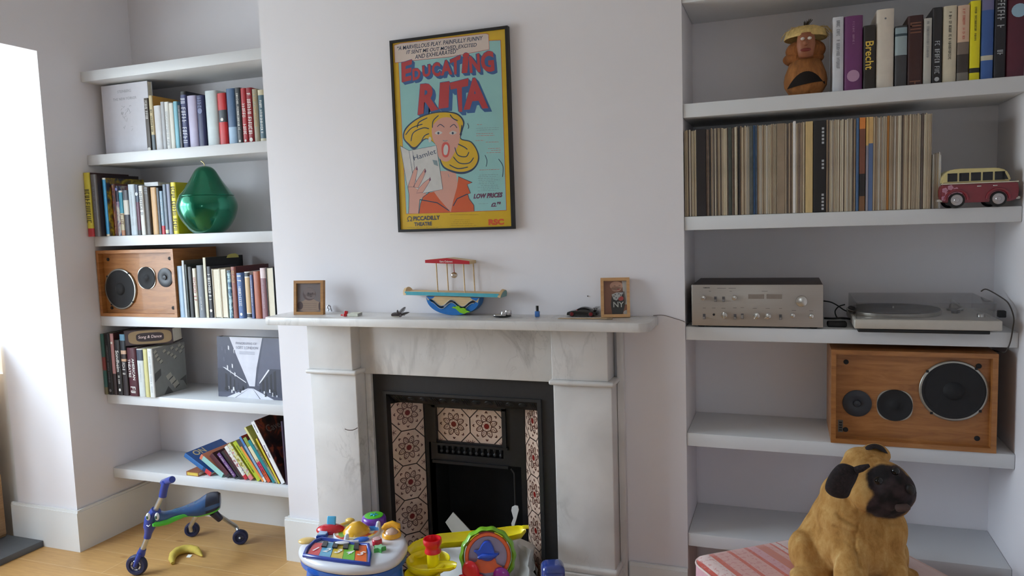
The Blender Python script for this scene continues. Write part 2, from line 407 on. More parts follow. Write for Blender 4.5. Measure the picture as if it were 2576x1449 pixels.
# sloping head with cast fluting
m = MB()
zt, zb_ = OZ, .778
m.add([(OX0, -.03, zt), (OX1, -.03, zt), (OX1, .03, zb_), (OX0, .03, zb_), (OX0, .05, zb_), (OX1, .05, zb_), (OX1, .05, zt), (OX0, .05, zt)], [(0, 3, 2, 1), (3, 4, 5, 2), (4, 7, 6, 5), (7, 0, 1, 6), (0, 7, 4, 3), (1, 2, 5, 6)])
Th = TR(OX0, -.03, zt) @ RX(math.degrees(math.atan2(.06, .05)))
Lh = math.hypot(.06, .05)
ww = OX1 - OX0; nx = 0
x = .012
while x < ww - .02:
    if int(x / .075) % 2 == 0:
        m.rbox((x, -.003, -Lh + .014), (x + .006, .001, -.014), .0025, T=Th, seg=1); x += .0095
    else:
        m.disc((x + .026, .001, -Lh / 2), (0, -1, 0), .019, .004, 14, T=Th, bev=.9); m.disc((x + .026, .001, -Lh / 2), (0, -1, 0), .009, .006, 10, T=Th, bev=.9); x += .056
m.build('fluted_head', IRON, fi, True, 40)
# tiles: cream octagons with dark joints and a maroon flower
TCR = col(214, 184, 164, .22, var=.1, scale=22, coat=.3); TJ = col(58, 42, 34, .5); TL_ = col(74, 28, 20, .3, var=.1); TC = col(120, 24, 18, .3)
TMATS = [TCR, TJ, TL_, TC]
def poly_ring(m, pts, w, y, mat, T):
    n = len(pts); cx = sum(q[0] for q in pts) / n; cz = sum(q[1] for q in pts) / n
    vs = []
    for (x, z) in pts:
        d = math.hypot(x - cx, z - cz) or 1; k = (d - w) / d
        vs += [(x, y, z), (cx + (x - cx) * k, y, cz + (z - cz) * k)]
    m.add(vs, [(2 * i, 2 * ((i + 1) % n), 2 * ((i + 1) % n) + 1, 2 * i + 1) for i in range(n)], mat, T)
def clipx(pts, lo, hi, axis):
    def half(ps, c, sgn):
        out = []
        for i in range(len(ps)):
            a = ps[i]; b = ps[(i + 1) % len(ps)]
            ia = sgn * (a[axis] - c) <= 1e-9; ib = sgn * (b[axis] - c) <= 1e-9
            if ia: out.append(a)
            if ia != ib:
                t = (c - a[axis]) / (b[axis] - a[axis]); out.append((a[0] + t * (b[0] - a[0]), a[1] + t * (b[1] - a[1])))
        return out
    p = half(pts, hi, 1)
    return half(p, lo, -1) if p else p
def tile_panel(m, W, Hh, p, centers, T):
    """plate W x H in local XZ facing -y with octagons of pitch p; relief clipped to the plate"""
    m.box((0, 0, 0), (W, .006, Hh), 0, T)
    def put(pts, y, mat):
        q = clipx(pts, 0, W, 0)
        if len(q) > 2: q = clipx(q, 0, Hh, 1)
        if len(q) > 2: m.add([(a, y, b) for a, b in q], [tuple(range(len(q)))], mat, T)
    def ln(a, b, w, y, mat):
        d = Vector((b[0] - a[0], b[1] - a[1])); d.normalize(); n = Vector((-d.y, d.x)) * w / 2
        put([(a[0] + n.x, a[1] + n.y), (b[0] + n.x, b[1] + n.y), (b[0] - n.x, b[1] - n.y), (a[0] - n.x, a[1] - n.y)], y, mat)
    for cx, cz in centers:
        R_ = p / 2 / math.cos(PI / 8)
        o = [(cx + R_ * math.cos(PI / 8 + PI / 4 * k), cz + R_ * math.sin(PI / 8 + PI / 4 * k)) for k in range(8)]
        for k in range(8): ln(o[k], o[(k + 1) % 8], .0046, -.0006, 1)
        for k in range(8):
            a = PI / 8 + PI / 4 * k
            pet = [(.021, -.006), (.034, -.0115), (.046, -.008), (.0535, 0), (.046, .008), (.034, .0115), (.021, .006)]
            pp = [(cx + r * math.cos(a) - s * math.sin(a), cz + r * math.sin(a) + s * math.cos(a)) for r, s in pet]
            for i in range(6): ln(pp[i], pp[i + 1], .0032, -.0009, 2)
            for rr in (.030, .038, .045): ln((cx + rr * math.cos(a) + .006 * math.sin(a), cz + rr * math.sin(a) - .006 * math.cos(a)), (cx + (rr + .003) * math.cos(a) - .004 * math.sin(a), cz + (rr + .003) * math.sin(a) + .004 * math.cos(a)), .0022, -.0009, 2)
            b = a + PI / 8
            for r0, da in ((.058, -.09), (.058, .09)): ln((cx + .066 * math.cos(b), cz + .066 * math.sin(b)), (cx + r0 * math.cos(b + da), cz + r0 * math.sin(b + da)), .0042, -.0009, 2)
            put([(cx + .018 * math.cos(a) + .002 * math.cos(t), cz + .018 * math.sin(a) + .002 * math.sin(t)) for t in (0, 1.57, 3.14, 4.71)], -.0009, 2)
        for r0, w in ((.0235, .0032),):
            c = [(cx + r0 * math.cos(2 * PI * k / 24), cz + r0 * math.sin(2 * PI * k / 24)) for k in range(24)]
            for k in range(24): ln(c[k], c[(k + 1) % 24], w, -.0009, 2)
        put([(cx + .0125 * math.cos(2 * PI * k / 16), cz + .0125 * math.sin(2 * PI * k / 16)) for k in range(16)], -.0012, 3)
        for sx_, sz_ in ((-1, 0), (1, 0)):      # small motif in the corner squares
            for sg in (-1, 1):
                c = (cx + sx_ * p * .44, cz + sg * p * .5)
                for dx, dz in ((-.012, -.008), (0, -.012), (.012, -.008), (-.012, .008), (0, .012), (.012, .008)): ln(c, (c[0] + dx, c[1] + dz), .002, -.0009, 2)
PI8 = PI / 8
th = math.degrees(math.atan2(BY, BXL - OX0)); cw = math.hypot(BY, BXL - OX0)
th2 = math.degrees(math.atan2(BY, OX1 - BXR)); cw2 = math.hypot(BY, OX1 - BXR)
tz0, tz1 = .02, .776
m = MB(); tile_panel(m, cw - .004, tz1 - tz0, .157, [((cw - .004) / 2, .7248 - tz0 - .157 * k) for k in range(5)], TR(OX0, .0, tz0) @ RZ(th)); m.build('tile_panel', TMATS, fi, True)
m = MB(); tile_panel(m, cw2 - .004, tz1 - tz0, .157, [((cw2 - .004) / 2, .7248 - tz0 - .157 * k) for k in range(5)], TR(BXR + .003, BY - .002, tz0) @ RZ(-th2)); m.build('tile_panel', TMATS, fi, True)
# back plate, hood frame, gallery of little balusters, black opening
m = MB()
m.box((BXL, BY, .60), (.722, .16, .778)); m.box((1.036, BY, .60), (BXR, .16, .778)); m.box((.722, BY, .742), (1.036, .16, .778)); m.box((.722, BY, .575), (1.036, .16, .588))
m.box((.722, BY, .50), (1.036, .16, .53)); m.box((BXL, BY, .001), (.69, .16, .60)); m.box((1.115, BY, .001), (BXR, .16, .60)); m.box((.69, BY, .50), (.722, .16, .60)); m.box((1.036, BY, .50), (1.115, .16, .60))
m.box((.70, BY - .012, .49), (1.06, BY, .502)); m.box((.70, BY - .012, .572), (1.06, BY, .582)); m.box((.704, BY - .010, .582), (.722, BY, .752)); m.box((1.036, BY - .010, .582), (1.054, BY, .752)); m.box((.704, BY - .010, .742), (1.054, BY, .756))
m.tube([(1.085, BY - .002, .02), (1.085, BY - .002, .47), (1.07, BY - .002, .49)], .005, 8)
m.build('back_plate', IRON2, fi, True)
m = MB(); tile_panel(m, .314, .154, .157, [(.0785, .077), (.2355, .077)], TR(.722, BY + .012, .588)); m.build('hood_tile_panel', TMATS, fi, True)
m = MB(); m.box((.722, BY + .03, .53), (1.036, BY + .034, .575))
m.build('gallery_back', SOOT, fi, True)
for k in range(11):
    xx = .737 + k * .0284
    m = MB(); m.lathe([(.004, 0), (.008, .004), (.009, .012), (.005, .018), (.0085, .028), (.009, .034), (.005, .041), (.007, .045)], 10, 0, TR(xx, BY + .012, .53)); m.build('baluster', IRON, fi, True, 50)
m = MB(); m.box((.69, BY + .17, .001), (1.115, BY + .185, .58)); m.box((.68, BY, .001), (.69, BY + .185, .58)); m.box((1.115, BY + .04, .001), (1.125, BY + .185, .58)); m.box((.68, BY + .04, .57), (1.125, BY + .185, .58))
m.box((.68, BY + .01, .0012), (1.125, BY + .185, .012)); m.build('firebox', SOOT, fi, True)
# hearth
m = MB(); m.box((.205, -.40, .0005), (1.62, -.137, .006)); m.box((.505, -.137, .0005), (1.336, -.037, .006))
tag(m.build('hearth', col(60, 54, 50, .55, var=.12, scale=14)), 'dark stone hearth slab on the floor before the fireplace', 'hearth')
# ------------------------------------------------------------------ books
PAGE = col(226, 219, 200, .85, var=.05, scale=120, stretch=(6, 1, 1))
INKW = col(232, 230, 224, .6); INKD = col(38, 36, 36, .6); INKG = col(196, 160, 92, .5)
C = lambda r, g, b, ro=.42: col(r, g, b, ro, var=.05, scale=30)
def book_parts(root, w, h, d, bands, face=None, txt=None, tcol=None, ts=.62, scrib=None, rnd=.14, T=None, two=None, seed=0, pagesout=False, badge=None):
    """a book standing at the root's origin: x 0..w, y 0..d (spine at y=0), z 0..h"""
    t = min(.0028, w * .16)
    names = []; m = MB()
    if pagesout:      # fore-edge turned to the room
        m.box((0, .0, 0), (t, d, h), 0, T); m.box((w - t, .0, 0), (w, d, h), 0, T); m.box((t, d - t, 0), (w - t, d, h), 0, T)
        m.build('cover', [bands[0][1]], root)
        m = MB(); m.box((t, .003, .003), (w - t, d - t, h - .003), 0, T); m.build('pages', PAGE, root); return
    mats = []
    def mi(c):
        if c not in mats: mats.append(c)
        return mats.index(c)
    bul = w * rnd
    out = [(0, bul)] + [(w * .5 - w * .5 * math.cos(PI * k / 6), bul - bul * math.sin(PI * k / 6)) for k in range(1, 6)] + [(w, bul)]
    z = 0.0
    for fr, c in bands:
        z1 = h if fr >= .999 else h * fr
        # spine
        pl = out + [(w, bul + t), (0, bul + t)]
        m.prismz(pl, z, z1, mi(c), T); z = z1
    fc = mi(face if face is not None else bands[0][1])
    m.box((0, bul + t, 0), (t, d, h), mi(bands[0][1]), T); m.box((w - t, bul + t, 0), (w, d, h), fc, T)
    m.build('cover', mats, root, smooth=50)
    m = MB(); m.box((t, bul + t, .003), (w - t, d - .004, h - .003), 0, T); m.build('pages', PAGE, root)
    T0 = T if T is not None else Matrix.Identity(4)
    if txt:
        m = MB()
        for s_, c0, ln, sz in txt:       # string, centre height fraction, length fraction, size fraction
            m.text(s_, w * sz, T0 @ TR(w * .5, -.0006, h * c0) @ RY(90), 0, fit=h * ln, fat=.012)
        m.build('title_lettering', tcol or INKW, root)
    rnd_ = random.Random(seed)
    for c0, c1, sz in scrib or []:       # illegible lettering as short strokes running down the spine
        m = MB(); zz = h * c1; yy = -.0006; xa_, xb_ = w * (.5 - sz / 2), w * (.5 + sz / 2); k_ = 0
        while zz > h * c0:
            l = w * sz * rnd_.uniform(.3, .48); t_ = w * sz * .13
            if rnd_.random() < .86 or k_ == 0:
                m.box((xa_, yy - .0004, zz - t_), (xb_, yy, zz), 0, T0); e_ = rnd_.randrange(5)
                if e_ in (0, 3): m.box((xb_ - t_, yy - .0004, zz - l), (xb_, yy, zz - t_), 0, T0)
                if e_ in (0, 1): m.box((xa_, yy - .0004, zz - l), (xa_ + t_, yy, zz - t_), 0, T0)
                if e_ in (2, 3): m.box(((xa_ + xb_) / 2 - t_ / 2, yy - .0004, zz - l), ((xa_ + xb_) / 2 + t_ / 2, yy, zz - t_), 0, T0)
                if e_ in (1, 4): m.box((xa_, yy - .0004, zz - l), (xb_, yy, zz - l + t_), 0, T0)
            zz -= l + w * sz * .2; k_ += 1
        m.build('spine_lettering', tcol or INKW, root)
    if badge:
        m = MB(); m.disc((w * .5, -.0002, h * badge[0]), (0, -1, 0), w * badge[1], .0006, 16, 0, T=T0); m.build('emblem', tcol or INKW, root)
def bk(px0, px1, ptop, z, yf, label, bands, grp, d=.17, name='book', gap=.0007, xmin=-9, **kw):
    """stand a book between photo columns px0..px1 (at the shelf top z, spine plane yf), top at photo row ptop"""
    x0 = xat(px0, yf, z); x1 = xat(px1, yf, z) - gap
    if x0 < xmin: x1 = max(x1, xmin + .6 * (x1 - x0)); x0 = xmin
    h = zat(ptop, (x0 + x1) / 2, yf) - z
    if not isinstance(bands, list): bands = [(1, bands)]
    r = thing(name, label, 'book', (x0, yf, z + .0004), group=grp)
    book_parts(r, x1 - x0, h, min(d, D - yf - .004), bands, seed=int(px0 * 7), **kw)
    return r, x0, x1, h
def wall_y(u, z):
    a, b = -.2, .1
    for _ in range(40):
        m_ = (a + b) / 2
        if xat(u, m_, z) < XL + .002: b = m_
        else: a = m_
    return a
WHT = C(222, 222, 218); CRM = C(214, 206, 186); BLK = C(26, 25, 27); DGR = C(58, 58, 62); NAV = C(38, 46, 82)
RED = C(166, 38, 44); MAR = C(88, 28, 36); BRN = C(76, 62, 52); GRY = C(120, 122, 126); LGR = C(176, 180, 184); SLT = C(98, 108, 126)
YEL = C(224, 204, 44); TAN = C(196, 158, 108); RUST = C(156, 84, 56); LBL = C(150, 186, 214); BLU = C(66, 96, 150)
# ---- left alcove, top book shelf
G = 'books on the top book shelf of the left alcove'
ax = lambda c: 190 + c / 4.77
ay = lambda c: 120 + c / 4.77
Z = LT[1]; yf = .06
P1 = 'on the top left row'
a = at(271.8, 384, z=Z + .001); b = at(374, 375, z=Z + .001)
yb = .085
xa = xat(268, yb, Z); xb = xat(383, yb, Z); hh = zat(217, xa + .02, yb) - Z
r = thing('book', 'large white book facing out with faint pencil drawing, far left of top row', 'book', (xa, yb, Z + .0004), group=G)
m = MB(); m.box((0, 0, 0), (xb - xa, .003, hh)); m.box((0, .027, 0), (xb - xa, .03, hh)); m.box((0, .003, 0), (.003, .027, hh)); m.build('cover', col(212, 212, 220, .5, var=.02), r)
m = MB(); m.box((.003, .003, .002), (xb - xa - .003, .027, hh - .002)); m.build('pages', PAGE, r)
m = MB(); W_ = xb - xa; GP = col(150, 152, 160, .7)
m.text('STEINBERG', .018, TR(W_ * .5, -.0004, hh * .895), 0, fit=W_ * .45); m.text('THE NEW YORKER', .018, TR(W_ * .5, -.0004, hh * .79), 0, fit=W_ * .8)
for k in range(26):
    q = random.Random(k); x_ = W_ * (.5 + q.uniform(-.12, .12)); z_ = hh * q.uniform(.34, .7); a_ = q.uniform(0, 180)
    m.box((-.007, -.0005, -.0004), (.007, 0, .0004), 0, TR(x_, 0, z_) @ RY(a_))
m.text('.......', .01, TR(W_ * .6, -.0004, hh * .05), 0); m.build('lettering', GP, r)
A = [  # base l, r, top y (crop px), label, bands, extras
 (866, 911, 605, 'dark brown spine with white emblem, touching the large white facing book on top left row', C(72, 62, 54), dict(scrib=[(.62, .95, .6)], badge=(.05, .4), rnd=.05)),
 (921, 962, 575, 'cream and slate spine with amber orange side, near left end of top left row', [(.3, C(104, 116, 124)), (1, C(206, 190, 150))], dict(face=C(200, 148, 62), scrib=[(.35, .75, .5)], tcol=INKD)),
 (966, 1052, 695, 'short white blank spine just right of the amber sided book on top left row', C(208, 208, 210), dict(d=.13)),
 (1055, 1098, 650, 'pale grey spine between two white books ' + P1, C(176, 178, 182), dict(d=.15)),
 (1100, 1150, 650, 'white spine with faint writing, left neighbour of the cream spine by turquoise book, top row', WHT, dict(d=.14, scrib=[(.1, .8, .5)], tcol=LGR)),
 (1152, 1203, 665, 'off white spine touching the thin turquoise book ' + P1, C(218, 216, 206), dict(d=.14)),
 (1206, 1254, 645, 'thin turquoise blue book ' + P1, C(126, 186, 204), dict(d=.14)),
 (1258, 1290, 690, 'thin dark grey book right beside the turquoise one ' + P1, C(84, 88, 96), dict(d=.14, scrib=[(.3, .9, .4)], tcol=LGR)),
 (1294, 1364, 525, 'tall dark indigo book with large pale vertical title ' + P1, [(.94, C(62, 68, 112)), (1, BLK)], dict(scrib=[(.12, .88, .74)], tcol=col(206, 208, 222, .5), face=C(30, 32, 50))),
 (1368, 1476, 575, 'thick plain lilac book ' + P1, C(182, 176, 204), dict()),
 (1480, 1568, 572, 'navy blue book with pale motif near its top ' + P1, C(44, 50, 92), dict(badge=(.7, .3), tcol=C(110, 120, 160), scrib=[(.76, .95, .5)])),
 (1580, 1722, 515, 'thickest pale grey blank spine ' + P1, C(196, 206, 208), dict()),
 (1730, 1830, 545, 'bright red book with dark figure on its spine ' + P1, [(.45, C(196, 34, 40)), (.68, C(60, 66, 74)), (1, C(190, 42, 46))], dict(badge=(.5, .16))),
 (1838, 1943, 490, 'glossy steel blue book with pale lower corner ' + P1, [(.32, C(150, 178, 204)), (1, C(62, 92, 128))], dict()),
 (1946, 2009, 480, 'charcoal book with silver title between steel blue and red books, top left row', C(52, 54, 58), dict(scrib=[(.25, .9, .35)], badge=(.06, .2))),
 (2015, 2076, 486, 'red book with white script title, left one of the red pair on top left row', C(170, 38, 46), dict(scrib=[(.18, .72, .6)], badge=(.06, .2))),
 (2079, 2145, 480, 'dark crimson book with block title, right one of red pair on top left row', C(142, 28, 38), dict(scrib=[(.15, .9, .66)], badge=(.07, .3))),
 (2150, 2214, 496, 'olive beige spine beside the crimson book at right end of top row', C(150, 140, 116), dict(scrib=[(.3, .9, .4)], tcol=INKG)),
 (2217, 2283, 506, 'teal grey book with cream top against the chimney breast in top row', [(.08, C(206, 200, 176)), (.9, C(70, 96, 108)), (1, C(196, 186, 156))], dict(scrib=[(.2, .8, .4)])),
]
for l, r_, t_, lab, bands, kw in A: bk(ax(l), ax(r_), ay(t_), Z, yf, lab, bands, G, **kw)
# ---- second book shelf
G = 'books on the second shelf of the left alcove'; P1 = 'in the pear row'
by = lambda c: 400 + c / 4.77
Z = LT[2]; yf = .03
MOT = ramp_mat('mottled_picture', lambda nt, co: noise(nt, co, 26, 3, .6), [(.35, (44, 50, 70)), (.5, (150, 126, 40)), (.62, (206, 184, 60)), (.75, (96, 60, 40))], .4)
STR = ramp_mat('painted_spine', lambda nt, co: noise(nt, mapped(nt, co, (1, 1, 1)), 34, 2, .4), [(.35, (40, 30, 30)), (.5, (112, 42, 36)), (.6, (150, 110, 50)), (.7, (60, 50, 70))], .4)
STR2 = ramp_mat('beach_spine', lambda nt, co: noise(nt, co, 22, 2, .4), [(.35, (58, 84, 140)), (.5, (196, 190, 178)), (.6, (120, 90, 130)), (.7, (206, 150, 90))], .4)
A = [
 (146, 219, 165, 'tall yellow spine with red foot at far left ' + P1, [(.13, C(196, 60, 66)), (1, C(216, 200, 70))], dict(scrib=[(.22, .74, .72)], tcol=C(70, 66, 40), d=.24, face=C(60, 24, 26))),
 (226, 299, 185, 'tall dark brown book next to the yellow spine at far left ' + P1, C(84, 76, 72), dict(d=.26, face=C(44, 22, 24), scrib=[(.4, .8, .2)], tcol=GRY)),
 (309, 372, 228, 'bright blue spine with cream foot and mottled cover ' + P1, [(.035, CRM), (.97, C(58, 148, 196)), (1, C(226, 226, 220))], dict(face=MOT, d=.24)),
 (377, 428, 300, 'dark painted red and yellow patterned book ' + P1, STR, dict(d=.18)),
 (430, 456, 300, 'thin reddish brown book right of patterned one ' + P1, C(110, 62, 54), dict(d=.17)),
 (459, 523, 322, 'navy book with pale seaside lower half ' + P1, [(.68, STR2), (1, C(42, 42, 62))], dict(badge=(.93, .35), tcol=C(130, 134, 190), d=.13)),
 (528, 594, 380, 'short white and teal book with beige lettered foot ' + P1, [(.12, C(196, 140, 110)), (.5, C(206, 196, 168)), (.96, C(70, 156, 180)), (1, WHT)], dict(scrib=[(.24, .48, .7)], tcol=C(120, 70, 60), d=.12)),
 (597, 657, 375, 'short grey book with white middle label ' + P1, [(.46, C(80, 80, 88)), (.78, C(222, 218, 208)), (1, C(96, 98, 106))], dict(d=.12)),
 (664, 745, 305, 'pale ice blue spine standing taller than its neighbours ' + P1, C(196, 208, 216), dict(scrib=[(.2, .85, .12)], tcol=LGR, d=.13)),
 (752, 790, 312, 'narrow navy and maroon spine with pale emblem ' + P1, [(.1, DGR), (.66, C(96, 54, 74)), (1, C(64, 76, 96))], dict(badge=(.82, .45), tcol=C(200, 206, 212), d=.13)),
 (793, 843, 320, 'white spine with grey vertical lettering ' + P1, C(220, 218, 212), dict(scrib=[(.4, .88, .6)], tcol=C(90, 92, 100), d=.13)),
 (852, 910, 335, 'dark taupe book under a pale lying book ' + P1, C(84, 78, 74), dict(scrib=[(.84, .98, .7)], tcol=GRY, d=.14)),
 (930, 1000, 340, 'plain light tan spine ' + P1, C(204, 164, 116), dict(d=.14, face=C(60, 60, 64))),
 (1003, 1035, 345, 'dark grey thin spine just right of the tan one ' + P1, C(66, 70, 76), dict(d=.13)),
 (1038, 1076, 385, 'short light blue spine with red foot ' + P1, [(.2, C(186, 40, 56)), (1, C(134, 160, 180))], dict(scrib=[(.3, .8, .3)], d=.12)),
 (1080, 1121, 305, 'slate blue spine with small cream foot label ' + P1, [(.02, SLT), (.09, C(206, 204, 176)), (1, C(106, 118, 132))], dict(d=.14)),
 (1124, 1170, 300, 'plain greyish violet spine left of the yellow book by the pear', C(122, 126, 146), dict(d=.14)),
 (1176, 1238, 280, 'bright yellow book with black lettering partly hidden behind green pear', YEL, dict(face=C(226, 200, 30), scrib=[(.1, .92, .66)], tcol=INKD, d=.2)),
]
px1_ = -9
for i_, (l, r_, t_, lab, bands, kw) in enumerate(A): px1_ = .0006 + bk(ax(l), ax(r_), by(t_), Z, wall_y(ax(146), Z) if i_ < 2 else (.0 if i_ == 2 else yf), lab, bands, G, xmin=px1_, **kw)[2]
xs = xat(ax(830), yf, Z); xe = xat(ax(1052), yf, Z)
def lying(x0, x1, y0, y1, z0, z1, label, cover, grp, T=None):
    r = thing('book', label, 'book', (x0, y0, z0), group=grp); w_, d_, h_ = x1 - x0, y1 - y0, z1 - z0; t = .003
    m = MB(); m.box((0, 0, 0), (w_, d_, t)); m.box((0, 0, h_ - t), (w_, d_, h_)); m.box((0, 0, t), (w_, t, h_ - t)); m.build('cover', cover, r)
    m = MB(); m.box((.002, t, t), (w_ - .002, d_ - .003, h_ - t)); m.build('pages', PAGE, r); return r
zt = zat(by(333), xs, yf + .02) + .001
lying(xs + .002, xs + .088, yf + .02, yf + .15, zt, zt + .019, 'small pale grey book lying flat on top of the row beside the pear', C(190, 192, 194), G)
# ---- third shelf, right of the speaker
G = 'books beside the speaker in the left alcove'; P1 = 'right of the left alcove speaker'
cx_ = lambda c: 220 + c / 5.152
cy_ = lambda c: 590 + c / 5.152
Z = LT[3]; yf = .012
A = [
 (1167, 1266, 410, 'plain pale blue book touching the wooden speaker', C(166, 192, 216), dict(d=.2)),
 (1271, 1298, 338, 'thin silver grey spine with dark grey cover ' + P1, C(186, 190, 192), dict(face=C(82, 80, 78), d=.24, rnd=.05)),
 (1301, 1330, 390, 'thin green black spine beside the silver one ' + P1, C(46, 54, 52), dict(d=.2)),
 (1334, 1392, 420, 'plain black spine left of cream book with red title ' + P1, BLK, dict(d=.18)),
 (1396, 1444, 440, 'cream spine with red vertical title ' + P1, C(206, 200, 182), dict(scrib=[(.34, .82, .7)], tcol=C(150, 40, 44), d=.17)),
 (1447, 1535, 402, 'thick grey spine ' + P1, C(108, 114, 122), dict(scrib=[(.15, .4, .12)], d=.18)),
 (1546, 1579, 300, 'tallest narrow cream spine with black cover ' + P1, C(198, 192, 168), dict(face=C(24, 26, 28), d=.26, rnd=.05)),
 (1583, 1639, 415, 'black spine with bold white vertical title ' + P1, C(40, 40, 48), dict(scrib=[(.35, .85, .62)], badge=(.14, .28), d=.18)),
 (1651, 1744, 446, 'left one of two off white books with page edges facing out', CRM, dict(pagesout=True, d=.16)),
 (1747, 1828, 446, 'right one of two off white books with page edges facing out', CRM, dict(pagesout=True, d=.16)),
 (1842, 1890, 466, 'spine with icy blue wave pattern ' + P1, ramp_mat('wave_spine', lambda nt, co: noise(nt, co, 40, 3, .6), [(.4, (60, 100, 130)), (.52, (176, 206, 214)), (.65, (40, 60, 80))], .4), dict(d=.16)),
 (1893, 1956, 420, 'brick brown spine with gilt lettering and dark red cover ' + P1, C(136, 76, 64), dict(face=C(78, 18, 20), scrib=[(.7, .92, .5)], tcol=INKG, d=.24)),
 (1959, 2040, 500, 'blue spine with white lettering and emblem, left one of the two blue books here', C(78, 106, 156), dict(scrib=[(.3, .7, .4), (.8, .95, .6)], badge=(.09, .2), d=.14)),
 (2064, 2130, 485, 'tan spine framed in white with dark top label ' + P1, [(.02, WHT), (.1, DGR), (.12, WHT), (.88, C(200, 168, 124)), (.9, WHT), (.98, C(52, 52, 54)), (1, WHT)], dict(d=.15)),
 (2134, 2171, 525, 'narrow blue spine between tan and rust books ' + P1, C(84, 98, 146), dict(scrib=[(.3, .9, .3)], d=.13)),
 (2175, 2262, 480, 'plain rust red spine ' + P1, C(164, 90, 64), dict(d=.15)),
 (2266, 2345, 436, 'dusky mauve spine with white patterned head ' + P1, [(.8, C(140, 100, 108)), (1, C(206, 186, 186))], dict(scrib=[(.2, .75, .25)], tcol=C(180, 150, 156), d=.18)),
 (2349, 2447, 430, 'off white page block with thin black edge, last book before the chimney breast', BLK, dict(pagesout=True, d=.18)),
]
for l, r_, t_, lab, bands, kw in A: bk(cx_(l), cx_(r_), cy_(t_), Z, yf, lab, bands, G, xmin=-.583, **kw)
# slips of paper sticking out of the tall black book
xq = xat(cx_(1590), yf, Z + .3); zq = zat(cy_(295), xq, yf + .1)
m = MB(); m.prism([(0, 0), (.06, 0), (.058, .012), (.045, .02), (.02, .019), (.006, .014)], 0, .0012, T=TR(xq - .01, yf + .12, zq - .004) @ RZ(62)); tag(m.build('paper_slip', col(196, 190, 110, .8)), 'yellow green paper slip sticking up from the tallest book beside speaker', 'paper')
# ---- fourth shelf
G = 'theatre books on the fourth shelf of the left alcove'; P1 = 'on the fourth left shelf'
dx_ = lambda c: 230 + c / 5.051
dy_ = lambda c: 800 + c / 5.051
Z = LT[4]; yf = .02
A = [
 (166, 208, 205, 'teal and red banded thin spine at far left ' + P1, [(.12, C(120, 116, 90)), (.4, C(58, 104, 104)), (.62, C(140, 66, 64)), (1, C(62, 104, 100))], dict(d=.2)),
 (212, 284, 196, 'tall black spine second from the left wall ' + P1, C(24, 22, 26), dict(scrib=[(.2, .8, .25)], tcol=GRY, badge=(.07, .2), d=.22)),
 (288, 330, 200, 'thin pink and black spine ' + P1, [(.35, C(56, 44, 46)), (1, C(176, 128, 126))], dict(badge=(.85, .3), d=.22, face=C(60, 20, 26))),
 (335, 404, 282, 'black spine with white serif name ' + P1, C(34, 31, 33), dict(txt=[('Sondheim', .62, .5, .78)], scrib=[(.2, .36, .3)], badge=(.1, .2), d=.16)),
 (408, 474, 210, 'black spine with blue top and pale hands picture ' + P1, [(.56, C(52, 44, 48)), (.6, C(206, 168, 136)), (.68, C(60, 50, 50)), (.74, C(210, 176, 150)), (.9, C(44, 48, 54)), (1, C(96, 140, 166))], dict(scrib=[(.36, .54, .5)], d=.18, face=C(46, 40, 44))),
 (480, 600, 382, 'wide maroon spine with two line white title ' + P1, C(80, 36, 46), dict(txt=[('AMERICAN', .56, .56, .36)], scrib=[(.08, .2, .5)], d=.17)),
 (606, 688, 396, 'white spine with grey portrait panel at top ' + P1, [(.76, C(206, 212, 210)), (.985, C(70, 78, 92)), (1, WHT)], dict(scrib=[(.3, .7, .12)], tcol=LGR, d=.17)),
 (692, 742, 398, 'pale yellow spine ' + P1, C(206, 200, 140), dict(d=.17)),
]
for l, r_, t_, lab, bands, kw in A:
    rbk = bk(dx_(l), dx_(r_), dy_(t_), Z, min(yf, wall_y(dx_(166), Z)), lab, bands, G, **kw)
    if 'AMERICAN' in str(kw): MARBOOK = rbk
r0, x0, x1, h0 = MARBOOK
m = MB(); m.text('THEATRE', (x1 - x0) * .36, TR((x1 - x0) * .29, -.0008, h0 * .58) @ RY(90), 0, fit=h0 * .5, fat=.012); m.build('lettering', INKW, r0)
for o_ in r0.children:
    if o_.name.startswith('title_lettering') and o_.data.vertices[0].co.y > -.001: o_.location.x = (x1 - x0) * .2
# white book with the aerial car park cover, turned slightly to the room
yf = min(yf, wall_y(dx_(166), Z))
x0 = xat(dx_(746), yf, Z); x1 = xat(dx_(806), yf, Z); h = zat(dy_(392), x0, yf) - Z
r = thing('book', 'white spined book showing aerial photograph of parked cars on its cover', 'book', (x0, yf, Z + .0004), (0, 0, 0), G)
GREYP = C(132, 134, 130); book_parts(r, x1 - x0, h, .215, [(1, C(218, 220, 218))], face=GREYP, scrib=[(.1, .95, .3)], tcol=LGR)
m = MB(); W_ = x1 - x0
rn = random.Random(3)
CAR = C(176, 172, 160); CARD = C(78, 78, 76)
cars = [(.022, .92), (.03, .84), (.04, .76), (.055, .7), (.08, .9), (.105, .84), (.125, .79), (.145, .73), (.13, .93), (.16, .88), (.185, .82), (.2, .9), (.18, .95), (.1, .36), (.14, .16), (.12, .26)]
for i, (u, vv) in enumerate(cars[:13]):
    k = .8
    m.rbox((0, -.012 * k, -.009 * k), (.0012, .012 * k, .009 * k), .0005, 0, TR(W_, u, vv * h) @ RX(28), 1); m.box((.0012, -.008 * k, -.012 * k), (.0013, .012 * k, -.008 * k), 1, TR(W_, u, vv * h) @ RX(28))
m.add([(W_ + .0003, .008, .3 * h), (W_ + .0003, .05, .42 * h), (W_ + .0003, .05, .56 * h), (W_ + .0003, .01, .48 * h)], [(0, 1, 2, 3)], 1)
